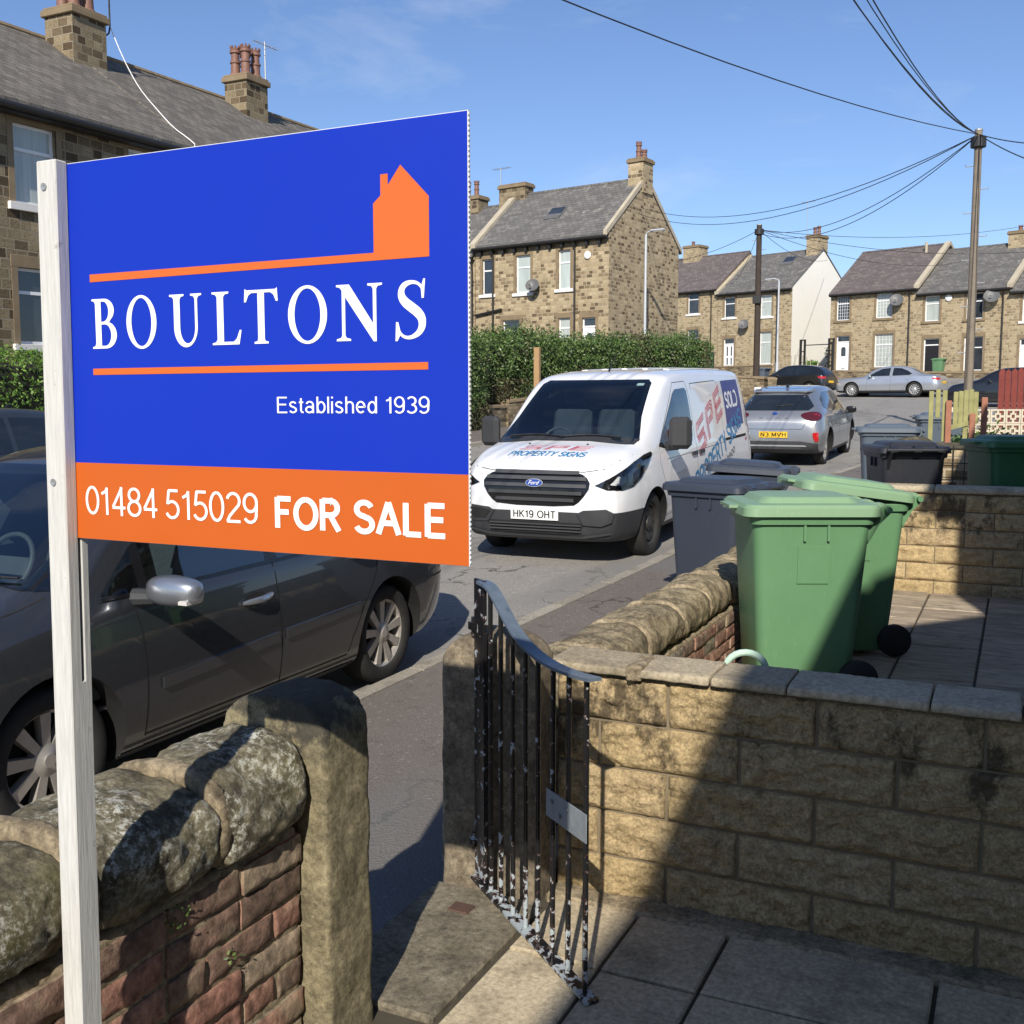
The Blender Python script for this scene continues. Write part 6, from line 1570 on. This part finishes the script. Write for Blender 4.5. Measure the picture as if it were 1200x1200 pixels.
    def spe(x0,x1,z0,z1,shear):
        vs=[];fs=[]
        def st(p,w_=.035):
            tot=[]
            for a,b in zip(p,p[1:]):
                A=Vector(a);B=Vector(b);t=(B-A).normalized();n=Vector((-t.y,t.x))*w_/2; t=t*w_/2
                b0=len(vs)
                for q in (A-t+n,A-t-n,B+t-n,B+t+n): vs.append((q.x+shear*q.y,q.y,len(fs)%6))
                fs.append((b0,b0+1,b0+2,b0+3))
        for k in range(3):
            o=k*.085
            st([(.95-o*.3,1-o),(.12+o,1-o),(.05+o,.92-o),(.05+o,.60-0*o),(.1+o,.55+ -o*.0 -.0 +.02)] if k<1 else [(.95-o*.3,1-o),(.14+o,1-o),(.12+o,.78-o*.2)])
            st([(.0,.0+o),(.80-o,.0+o),(.88-o,.08+o),(.88-o,.40)])
            st([(.08,.58-o*.9),(.86-o*.5,.58-o*.9)])
            st([(1.18+o,-.02),(1.18+o,.9-o),(1.26+o,1-o),(1.92-o,1-o),(2.0-o,.92-o),(2.0-o,.48+o),(1.92-o,.40+o),(1.45,.40+o)])
            st([(2.32+o,.0+o),(2.32+o,1-o)]); 
            for z in (1-o,.58-o*.9,0+o): st([(2.32+o,z),(3.12,z)])
        m=3.14+shear
        return [(lerp(x0,x1,v[0]/m),lerp(z0,z1,v[1]),v[2]) for v in vs],fs
    tv,tf=spe(-.36,.44,.42,.55,.25); V.lay('bonnet_logo',[(v[1],-v[0],3,v[2]) for v in tv],'red_text',(0,0,-1),.004,grid=0,faces=tf)
    # side lettering rises towards the tail
    def sidetext(name,tm,mat,x,z,ang,sg,parent=None):
        vs,fs=tm; ca,sa=math.cos(R(ang)),math.sin(R(ang)); out=[]
        for v in vs:
            u=v[0] if sg<0 else -v[0]
            out.append((x+(v[0]*ca-v[1]*sa)*(1 if sg<0 else -1), sg*1.4, z+v[0]*sa+v[1]*ca, v[2] if len(v)>2 else 0))
        V.lay(name,out,mat,(0,-sg,0),.004,grid=0,faces=fs)
    sidetext('side_lettering',stroke_text('PROPERTY SIGNS',0,2.55,0,.26,wt=.17,gap=.17,shear=.12),'blue_text',2.42,.50,15.5,-1)
    sidetext('side_logo',spe(0,1.50,0,.34,.25),'red_text',2.62,.93,19,-1)
    sidetext('side_telephone',stroke_text('01484 680800',0,1.35,0,.085,wt=.13,gap=.2),'dishgrey',3.00,.50,15.5,-1)
    sidetext('side_rule',([(0,0),(2.2,0),(2.2,.03),(0,.03)],[(0,1,2,3)]),'red_text',2.9,.40,15.5,-1)
    q=V.lay('sold_panel',V.side(-1,[(4.08,1.18),(4.98,1.20),(4.94,1.80),(4.08,1.79)]),'navy_vinyl',(0,1,0),.0035,grid=.06)
    sidetext('sold_lettering',stroke_text('SOLD',0,.62,0,.23,wt=.2,gap=.18),'white',4.16,1.42,2,-1)
    # roof ribs, aerial, wipers, interior
    for y in (-.52,-.26,0,.26,.52): V.lay('roof_rib',[(2.7,y-.035,3),(5.05,y-.035,3),(5.05,y+.035,3),(2.7,y+.035,3)],'van_white',(0,0,-1),.010,grid=.12,thick=.012)
    a=MB(); hit=V.bvh.ray_cast(Vector((2.15,0,3)),Vector((0,0,-1)))[0]; a.tube([hit,hit+Vector((.20,0,.19))],[.012,.006],8); a.build('roof_aerial',M['ink'],V.root)
    for y0,y1 in ((-.62,.05),(.02,.66)):
        a=MB(); pts=[]
        for k in range(8):
            t=k/7; y=lerp(y0,y1,t); h=V.bvh.ray_cast(Vector((-1,y,1.245+.02*math.sin(t*3.1))),Vector((1,0,0)))[0]; pts.append(h+Vector((-.03,0,.012)))
        a.tube(pts,.010,6); a.build('wiper',M['ink'],V.root)
    h=V.bvh; V.lay('scuttle',[(-.5,y,z) for y,z in ((-.78,1.185),(-.3,1.215),(.3,1.215),(.78,1.185),(.80,1.235),(.4,1.265),(-.4,1.265),(-.80,1.235))],'plastic',(1,0,0),.008,grid=.06)
    V.lay('sticker',[(-.5,y,z) for y,z in ((-.58,1.775),(-.50,1.775),(-.50,1.80),(-.58,1.80))],'paper',(1,0,0),.003)
    interior(V,.9,2.62,.84,.55,[(1.95,.45,.52,.95),(1.95,-.10,.48,.95),(1.95,-.55,.45,.95)],1.30,1.16,.42)
    b=MB(); b.box(2.62,2.66,-.70,.70,.3,1.78); b.box(2.615,2.655,-.86,.86,.3,1.25); b.build('bulkhead',M['seat'],V.root)
    b=MB(); b.box(1.05,1.28,-.42,-.12,1.185,1.19,mat=Matrix.Rotation(0,4,'Z')); b.build('paper',M['paper'],V.root)
    b=MB(); b.box(1.08,1.25,.30,.52,1.185,1.19); b.build('paper',M['paper'],V.root)
    V.add_wheels('steel',.20,.62,'steelwheel')
    # mud flap
    return V
van()

# ---- charcoal people carrier (near left) -------------------------------------
tk=[(0,.30,.50,.60,.56,.56,.46,.64,.67),
 (.05,.22,.66,.73,.63,.70,.60,.73,.765),
 (.20,.19,.77,.83,.72,.79,.69,.83,.865),
 (.50,.18,.83,.875,.82,.83,.74,.92,.955),
 (.85,.18,.845,.893,.89,.842,.73,.985,1.02),
 (1.02,.18,.845,.895,.905,.845,.72,1.06,1.10),
 (1.45,.18,.845,.897,.92,.85,.69,1.33,1.37),
 (1.80,.18,.845,.897,.93,.85,.66,1.505,1.555),
 (2.1,.18,.845,.897,.935,.85,.645,1.565,1.615),
 (2.8,.18,.845,.897,.945,.85,.64,1.585,1.635),
 (3.6,.18,.845,.895,.96,.845,.635,1.57,1.62),
 (4.05,.20,.84,.885,.98,.83,.61,1.52,1.57),
 (4.22,.24,.82,.865,.99,.81,.58,1.42,1.48),
 (4.34,.28,.78,.83,.96,.78,.60,1.18,1.24),
 (4.39,.33,.73,.78,.90,.73,.60,1.0,1.04),
 (4.41,.38,.68,.73,.84,.68,.56,.92,.95)]
def mpv():
    T=Car('dark charcoal people carrier parked at the kerb behind the sale sign','car',(-4.53,2.25,-.163),(0,-.014,R(90)),tk,'touran','people_carrier',[(.92,.83),(3.60,.83)],.325,arch=1.17)
    ws=[(-.73,1.04),(-.66,1.30),(-.575,1.53),(.575,1.53),(.66,1.30),(.73,1.04),(.4,1.075),(-.4,1.075)]
    # side windows: quarter, front, rear, luggage
    qw=[(1.24,.985),(1.46,1.17),(1.46,.975)]
    fw_=[(1.52,.975),(1.52,1.205),(1.84,1.42),(2.0,1.475),(2.38,1.50),(2.38,.985)]
    rw=[(2.48,.985),(2.48,1.50),(3.30,1.49),(3.44,1.46),(3.50,1.00)]
    lw=[(3.58,1.005),(3.54,1.46),(3.80,1.43),(4.02,1.15),(4.05,1.02)]
    wi=shrink(ws,.94); T.open_(lambda c:c.x<2.1 and c.z>1.07 and abs(c.y)<.64 and poly_in(wi,c.y,c.z))
    for p in (qw,fw_,rw,lw):
        pi=shrink(p,.95); T.open_(lambda c,pi=pi:abs(c.y)>.6 and poly_in(pi,c.x,c.z))
    T.finish_body()
    T.lay('windscreen',[(-.5,y,z) for y,z in ws],'glass',(1,0,0),.006,grid=.05); n=len(ws); i_=shrink(ws,.92)
    T.lay('windscreen_surround',[(-.5,y,z) for y,z in ws+i_],'trimblack',(1,0,0),.0045,grid=.05,faces=[(k,(k+1)%n,n+(k+1)%n,n+k) for k in range(n)])
    for sg in (-1,1):
        for p in (qw,fw_,rw,lw):
            n=len(p); i2=shrink(p,.86); sw=T.lay('side_window',T.side(sg,p),'glass',(0,-sg,0),.005,grid=.06)
            T.lay('window_seal',T.side(sg,p+i2),'trimblack',(0,-sg,0),.003,sw,grid=.06,faces=[(k,(k+1)%n,n+(k+1)%n,n+k) for k in range(n)])
        T.lay('window_pillar',T.side(sg,[(1.46,.975),(1.52,.975),(1.52,1.205),(1.46,1.17)]),'trimblack',(0,-sg,0),.004,grid=.06)
        T.lay('window_pillar',T.side(sg,[(2.38,.985),(2.48,.985),(2.48,1.50),(2.38,1.50)]),'trimblack',(0,-sg,0),.004,grid=.06)
        T.line('door_seam',T.side(sg,[(1.22,.96),(1.40,.955),(1.43,.80),(1.425,.30),(1.44,.24)]),(0,-sg,0))
        T.line('door_seam',T.side(sg,[(2.43,1.50),(2.44,.90),(2.43,.24)]),(0,-sg,0))
        T.line('door_seam',T.side(sg,[(3.48,1.46),(3.50,.95),(3.42,.76),(3.24,.56),(3.14,.40),(3.08,.24)]),(0,-sg,0))
        T.line('door_seam',T.side(sg,[(1.44,.24),(3.08,.24)]),(0,-sg,0),.007)
        T.line('belt_trim',T.side(sg,[(1.24,.968),(2.43,.975),(3.50,.99)]),(0,-sg,0),.016,'trimblack',.006)
        T.lay('rubbing_strip',T.side(sg,[(1.52,.50),(2.40,.535),(2.40,.590),(1.52,.555)]),'touran',(0,-sg,0),.014,grid=.1,thick=.014)
        T.lay('rubbing_strip',T.side(sg,[(2.47,.538),(3.18,.565),(3.22,.612),(2.47,.593)]),'touran',(0,-sg,0),.014,grid=.1,thick=.014)
        for hx,hz in ((2.33,.80),(3.36,.90)):
            h=T.lay('handle_recess',T.side(sg,[(hx-.08+.11*math.cos(a)*.8,hz+.035*math.sin(a)) for a in [2*math.pi*k/18 for k in range(18)]]),'gap',(0,-sg,0),.002,grid=0)
            b=MB(); pts=[]
            for k in range(7):
                t=k/6; x=lerp(hx-.20,hx+.04,t); z=hz-.005+.012*t; hit=T.bvh.ray_cast(Vector((x,sg*2,z)),Vector((0,-sg,0)))[0]; pts.append(hit+Vector((0,sg*(.012+.030*math.sin(math.pi*t)),0)))
            b.tube(pts,[.010,.016,.018,.018,.018,.016,.012],10); b.build('door_handle',M['mirrorcap'],h,smooth=True)
        T.line('sill_line',T.side(sg,[(1.42,.30),(3.10,.30)]),(0,-sg,0),.010,'gap')
        T.lay('rear_lamp',T.side(sg,[(4.12,.84),(4.36,.86),(4.30,1.12),(4.16,1.10)]),'red_lamp',(0,-sg,0),.006)
        m=T.mirror(sg,1.46,sg*1.065,.995,'mirrorcap',.085,.145,.074)
        b=MB(); b.box(1.39,1.42,min(sg*1.13,sg*1.18),max(sg*1.13,sg*1.18),.945,.965); b.build('indicator_lens',M['amber'],m)
        hd=[(.52,.60),(.62,.56),(.74,.60),(.80,.74),(.78,.82),(.66,.74)]
        T.lay('headlight',[(-.3,sg*a,z) for a,z in hd],'chrome',(1,-sg*.4,0),.006,grid=.05)
    T.lay('sill_cladding_left',T.side(-1,[(1.30,.20),(3.20,.20),(3.20,.235),(1.30,.235)]),'plastic',(0,1,0),.004,grid=.1)
    T.lay('grille',[(-.5,y,z) for y,z in ((-.40,.58),(.40,.58),(.34,.44),(-.34,.44))],'gap',(1,0,0),.006)
    T.line('bonnet_seam',[(x,y,3) for x,y in ((.22,-.60),(.6,-.70),(1.0,-.74))],(0,0,-1)); T.line('bonnet_seam',[(x,y,3) for x,y in ((.22,.60),(.6,.70),(1.0,.74))],(0,0,-1))
    for y0,y1 in ((-.60,.0),(.05,.62)):
        a=MB(); pts=[T.bvh.ray_cast(Vector((-1,lerp(y0,y1,k/7),1.085)),Vector((1,0,0)))[0]+Vector((-.03,0,.012)) for k in range(8)]; a.tube(pts,.006,6); a.build('wiper',M['ink'],T.root)
    interior(T,1.0,4.0,.78,.45,[(2.1,.38,.5,.85),(2.1,-.38,.5,.85),(3.0,.42,.42,.85),(3.0,-.42,.42,.85),(3.0,0,.4,.85)],1.45,1.0,.38)
    T.lay('rear_bumper_line',T.side(-1,[(4.05,.62),(4.38,.62),(4.38,.632),(4.05,.632)]),'gap',(0,1,0),.002)
    T.add_wheels('alloy',.205,.68,'alloy',9)
mpv()

# ---- generic hatch / saloon ---------------------------------------------------
def small_car(label,loc,rz,L_,hw,Hh,paintm,kind,name,wr=.33,rim='alloybright',spokes=10,group=None,plate_txt=None,detail=1,pitch=0):
    s=L_; k=[]
    if kind=='suv':    # rounded crossover, tail towards us
        k=[(0,.32,.45,.55,.62,.50,.40,.70,.74),(.06,.24,.66,.74,.72,.70,.60,.80,.84),(.22,.21,.80,.85,.82,.80,.70,.92,.95),(.7,.20,.85,.895,.93,.85,.74,1.0,1.04),(1.15,.20,.86,.90,.96,.855,.72,1.09,1.12),
           (1.6,.20,.86,.90,.97,.86,.67,1.34,1.38),(2.0,.20,.86,.90,.975,.86,.63,1.48,1.52),(2.5,.20,.86,.90,.98,.86,.62,1.50,1.545),(3.1,.20,.86,.90,.99,.86,.60,1.46,1.515),(3.6,.22,.86,.905,1.0,.86,.57,1.34,1.42),
           (3.85,.25,.85,.90,1.0,.85,.58,1.20,1.26),(4.02,.27,.82,.875,.98,.82,.66,1.04,1.08),(4.12,.32,.78,.83,.88,.76,.64,.93,.965),(4.17,.36,.72,.77,.76,.68,.56,.82,.85)]
        ref=4.17
    elif kind=='saloon':
        k=[(0,.32,.45,.58,.55,.52,.42,.60,.62),(.06,.24,.66,.76,.64,.72,.60,.68,.70),(.25,.20,.80,.86,.72,.82,.70,.76,.80),(.9,.18,.86,.92,.82,.86,.74,.88,.91),(1.35,.18,.87,.93,.86,.87,.74,.94,.97),
           (1.9,.18,.87,.93,.88,.87,.66,1.26,1.30),(2.35,.18,.87,.93,.89,.87,.60,1.38,1.43),(2.9,.18,.87,.93,.90,.87,.59,1.40,1.455),(3.4,.18,.87,.93,.92,.87,.60,1.34,1.39),(3.85,.18,.87,.93,.94,.87,.64,1.16,1.20),
           (4.2,.20,.86,.92,.94,.86,.70,1.01,1.045),(4.65,.22,.84,.90,.93,.84,.70,.97,1.0),(4.85,.28,.76,.84,.84,.76,.62,.88,.91),(4.90,.34,.68,.76,.74,.68,.55,.78,.80)]
        ref=4.90
    else:
        k=[(0,.32,.45,.55,.58,.50,.40,.64,.67),(.06,.24,.64,.72,.66,.68,.58,.72,.75),(.22,.20,.76,.82,.76,.77,.68,.82,.86),(.75,.18,.82,.865,.86,.82,.72,.93,.97),(1.1,.18,.83,.87,.90,.83,.70,1.02,1.06),
           (1.55,.18,.83,.87,.92,.83,.64,1.29,1.33),(1.95,.18,.83,.87,.93,.83,.60,1.42,1.46),(2.5,.18,.83,.87,.94,.83,.59,1.44,1.485),(3.1,.18,.83,.87,.96,.83,.58,1.40,1.45),(3.5,.20,.83,.87,.98,.83,.57,1.30,1.36),
           (3.75,.24,.82,.86,.98,.81,.58,1.12,1.18),(3.88,.28,.78,.82,.93,.77,.62,.98,1.02),(3.95,.33,.72,.76,.82,.70,.56,.86,.89)]
        ref=3.95
    fx=L_/ref; fy=hw/max(q[3] for q in k); fz=Hh/max(q[8] for q in k)
    k=[(q[0]*fx,q[1],q[2]*fy,q[3]*fy,q[4]*fz,q[5]*fy,q[6]*fy,q[7]*fz,q[8]*fz) for q in k]
    f=.80*fx if kind!='saloon' else .86*fx; r_=(3.38 if kind=='suv' else 3.83 if kind=='saloon' else 3.22)*fx
    c=Car(label,'car',loc,(0,pitch,rz),k,paintm,name,[(f,hw-.09),(r_,hw-.09)],wr,group=group,arch=1.15,step=.08)
    c.clad([((0,0,.30),(0,0,1))],lambda q:q.z<.30)
    Zf=lambda z:z*fz; Xf=lambda x:x*fx
    if kind=='suv':
        sw=[[(1.42,1.02),(1.75,1.27),(2.05,1.40),(2.36,1.43),(2.36,1.04)],[(2.44,1.045),(2.44,1.43),(2.95,1.42),(3.30,1.30),(3.42,1.14),(3.1,1.06)]]; wsx=[(-.66,1.12),(-.52,1.44),(.52,1.44),(.66,1.12)]; rwx=[(-.60,1.10),(-.66,1.17),(-.50,1.385),(.50,1.385),(.66,1.17),(.60,1.10)]
    elif kind=='saloon':
        sw=[[(1.62,.95),(1.95,1.16),(2.25,1.31),(2.68,1.355),(2.68,.96)],[(2.76,.96),(2.76,1.355),(3.15,1.33),(3.48,1.20),(3.72,1.05),(3.60,.985)]]; wsx=[(-.68,1.0),(-.54,1.34),(.54,1.34),(.68,1.0)]; rwx=[(-.60,1.06),(-.52,1.30),(.52,1.30),(.60,1.06)]
    else:
        sw=[[(1.38,.97),(1.65,1.20),(1.95,1.34),(2.35,1.38),(2.35,.98)],[(2.42,.985),(2.42,1.38),(2.9,1.35),(3.2,1.24),(3.3,1.08)]]; wsx=[(-.62,1.06),(-.48,1.38),(.48,1.38),(.62,1.06)]; rwx=[(-.55,1.04),(-.50,1.32),(.50,1.32),(.55,1.04)]
    c.finish_body()
    c.lay('windscreen',[(-.5,y*fy,Zf(z)) for y,z in wsx],'darkglass',(1,0,0),.005,grid=.08)
    c.lay('rear_window',[(9,y*fy,Zf(z)) for y,z in rwx],'darkglass',(-1,0,0),.006,grid=.06)
    for sg in (-1,1):
        for p in sw:
            p=[(Xf(x),Zf(z)) for x,z in p]; w_=c.lay('side_window',c.side(sg,p),'darkglass',(0,-sg,0),.005,grid=.08)
            if kind=='saloon':
                n=len(p); i2=shrink(p,.95); c.lay('window_trim',c.side(sg,p+i2),'metal',(0,-sg,0),.006,w_,grid=.08,faces=[(q,(q+1)%n,n+(q+1)%n,n+q) for q in range(n)])
        xd=Xf(2.40 if kind!='saloon' else 2.72); c.line('door_seam',c.side(sg,[(xd,Zf(1.0)),(xd,.30)]),(0,-sg,0),.008)
        xa=Xf(1.40 if kind!='saloon' else 1.60); c.line('door_seam',c.side(sg,[(xa,Zf(.93)),(xa,.30)]),(0,-sg,0),.008)
        xb=Xf(3.05 if kind!='saloon' else 3.45); c.line('door_seam',c.side(sg,[(xb+.25,Zf(.98)),(xb+.12,Zf(.75)),(xb-.15,.32)]),(0,-sg,0),.008)
        for hx in (Xf(2.25 if kind!='saloon' else 2.55),Xf(3.1 if kind!='saloon' else 3.50)): c.lay('door_handle',c.side(sg,[(hx-.09,Zf(.80)),(hx+.09,Zf(.80)),(hx+.09,Zf(.825)),(hx-.09,Zf(.825))]),paintm if detail else 'trimblack',(0,-sg,0),.018,thick=.016)
        c.mirror(sg,Xf(1.55 if kind!='saloon' else 1.80),sg*(hw+.07),Zf(1.0),paintm if kind!='suv' else 'trimblack',.06,.10,.07)
        c.lay('headlight',[(-.3,sg*a*fy,Zf(z)) for a,z in ((.48,.62),(.72,.62),(.82,.74),(.70,.74))],'chrome',(1,-sg*.5,0),.006,grid=.06)
        xe=k[-1][0]
        if kind=='suv':
            tl=c.lay('tail_lamp',[(4.1,sg*a,z) for a,z in chaikin([(.44,.975),(.60,1.03),(.80,1.03),(.88,.97),(.84,.88),(.62,.87)],2)],'dark_red_lamp',(-1,-sg*.25,0),.010,grid=.05,thick=.008)
            c.lay('lamp_glow_strip',[(4.1,sg*a,z) for a,z in chaikin([(.56,.965),(.70,1.0),(.82,.98),(.82,.93),(.70,.92)],1)],'red_lamp',(-1,-sg*.25,0),.013,tl,grid=.05)
            c.lay('rear_reflector',[(4.1,sg*a,z) for a,z in ((.70,.66),(.80,.66),(.80,.50),(.74,.50),(.70,.60))],'red_lamp',(-1,-sg*.2,0),.012,grid=.05,thick=.01)
        else:
            z0=Zf(.80 if kind=='saloon' else .84)
            c.lay('tail_lamp',[(xe-.05,sg*a*fy,z) for a,z in ((.50,z0+.05),(.80,z0+.07),(.84,z0+.0),(.80,z0-.06),(.52,z0-.02))],'red_lamp',(-1,-sg*.5,0),.008,grid=.05)
            c.lay('tail_lamp',c.side(sg,[(xe-.30,z0+.07),(xe-.06,z0+.05),(xe-.05,z0-.05),(xe-.22,z0-.03)]),'red_lamp',(0,-sg,0),.008,grid=.05)
    if kind=='suv':
        c.lay('rear_lower_bumper',[(9,y,z) for y,z in ((-.80,.46),(-.5,.50),(.5,.50),(.80,.46),(.80,.30),(-.80,.30))],'plastic',(-1,0,0),.014,grid=.06,thick=.012)
        c.lay('bumper_trim',[(9,y,z) for y,z in ((-.62,.405),(.62,.405),(.58,.43),(-.58,.43))],'metal',(-1,0,0),.030,grid=.08)
        c.line('tailgate_seam',[(9,y,z) for y,z in ((-.60,1.08),(-.66,.98),(-.52,.72),(.52,.72),(.66,.98),(.60,1.08))],(-1,0,0),.008)
        c.line('tailgate_crease',[(9,y,z) for y,z in ((-.8,.84),(0,.86),(.8,.84))],(-1,0,0),.012,'metal')
        sp=MB(); hit=c.bvh.ray_cast(Vector((3.30,0,3)),Vector((0,0,-1)))[0]; sp.add([(3.25,-.58,hit.z+.0),(3.25,.58,hit.z+.0),(3.62,.52,1.405),(3.62,-.52,1.405),(3.25,-.58,hit.z-.06),(3.25,.58,hit.z-.06),(3.62,.52,1.375),(3.62,-.52,1.375)],[(0,1,2,3),(7,6,5,4),(0,4,5,1),(1,5,6,2),(2,6,7,3),(3,7,4,0)]); sp.build('roof_spoiler',M[paintm],c.root,bevel=.012)
        fin=MB(); hit=c.bvh.ray_cast(Vector((3.0,0,3)),Vector((0,0,-1)))[0]; fin.prism([(-.08,0),(.07,0),(.05,.05),(.0,.065)],lambda p:(hit.x+p[0],-.02,hit.z+p[1]-.005),lambda p:(hit.x+p[0],.02,hit.z+p[1]-.005)); fin.build('aerial_fin',M['trimblack'],c.root,bevel=.006)
        w_=MB(); w_.tube([(3.97,.0,1.13),(3.93,.30,1.16)],.010,6); w_.build('rear_wiper',M['ink'],c.root)
        ov=c.lay('badge',[(9,.05*math.cos(t),1.0+.022*math.sin(t)) for t in [2*math.pi*q/20 for q in range(20)]],'blue_badge',(-1,0,0),.010,grid=0)
        tv,tf=text_mesh('P  U  M  A',-.27,.27,.90,.93); c.lay('tailgate_lettering',[(9,v[0],v[1]) for v in tv],'dishgrey',(-1,0,0),.008,grid=0,faces=tf)
        ex=MB(); ex.lathe([(.04,0),(.045,.06),(.035,.06),(.03,0)],Matrix.Translation((4.02,.55,.33))@Matrix.Rotation(R(90),4,'Y'),14); ex.build('exhaust_tip',M['metal'],c.root)
    if plate_txt is not None:
        xx=c.bvh.ray_cast(Vector((9,0,.62 if kind=='suv' else .66)),Vector((-1,0,0)))[0].x
        plate(c,(xx+.012,0,.62 if kind=='suv' else .66),.52,.112,plate_txt,'plate_yellow',False)
    c.add_wheels('alloy',.20,.70,rim,spokes)
    return c
small_car('silver grey small crossover car parked beyond the white van, tail towards us',(-4.05,24.1,zr(24.1)-.02),R(-90)-R(1),4.19,.90,1.48,'puma','suv','crossover_car',.34,'alloy',5,'cars parked in the street','N3 MVH',pitch=.045)

small_car('pale silver saloon parked side-on across the junction',(-8.05,54.4,zr(54.4)-.05),R(-13),4.90,.93,1.46,'silver','saloon','saloon_car',.34,'alloybright',12,'cars parked in the street','')
small_car('black hatchback parked in front of the cream gable house',(-12.2,54.9,zr(54.9)-.02),R(-17),3.95,.87,1.50,'carblack','hatch','hatchback_car',.32,'alloybright',8,'cars parked in the street','')
small_car('black car half hidden by the pale telegraph pole and red fence',(-2.5,44.4,1.62),R(-10),4.10,.88,1.48,'carblack','hatch','hatchback_car',.32,'alloybright',8,'cars parked in the street')
small_car('dark blue grey car across the road at the left edge, only roof and windows showing',(-11.5,6.4,.02),R(90),4.2,.90,1.66,'navy','suv','parked_car',.34,'alloy',6,'cars parked in the street')

def tuft(label,x,y,z,n,r,seed,mat='leaf',leaf=.016,cat='weed',h=.04):
    rnd=random.Random(seed); vs=[];fs=[]
    for i in range(n):
        a=rnd.random()*6.28; o=Vector((x+rnd.gauss(0,r)*.4,y+rnd.gauss(0,r),z+abs(rnd.gauss(0,h*.5)))); n_=Vector((rnd.gauss(0,1),rnd.gauss(0,1),rnd.gauss(.3,1))).normalized(); u=n_.orthogonal().normalized(); v=n_.cross(u); L_=leaf*rnd.uniform(.6,1.4)
        b0=len(vs); vs+=[tuple(o-u*L_*.5),tuple(o+v*L_*.22),tuple(o+u*L_*.5),tuple(o-v*L_*.22)]; fs.append((b0,b0+1,b0+2,b0+3))
    m_=MB(); m_.v=vs; m_.f=fs; m_.m=[0]*len(fs); tag(m_.build('weed',M[mat],fix=False),label,cat,'small weeds in the walls and paving')
tuft('tiny green weed rooted in the top brick course',-1.492,1.56,.655,36,.016,1,leaf=.011)
tuft('tiny weed lower down in the brick joints',-1.492,1.72,.50,24,.014,2,leaf=.010)
tuft('moss tuft in a mortar joint near the bottom of the brick wall',-1.492,1.45,.42,30,.02,3,leaf=.010)
tuft('strip of weeds where the pavement meets the low brick wall',-1.98,6.2,.12,160,.25,4,leaf=.03)
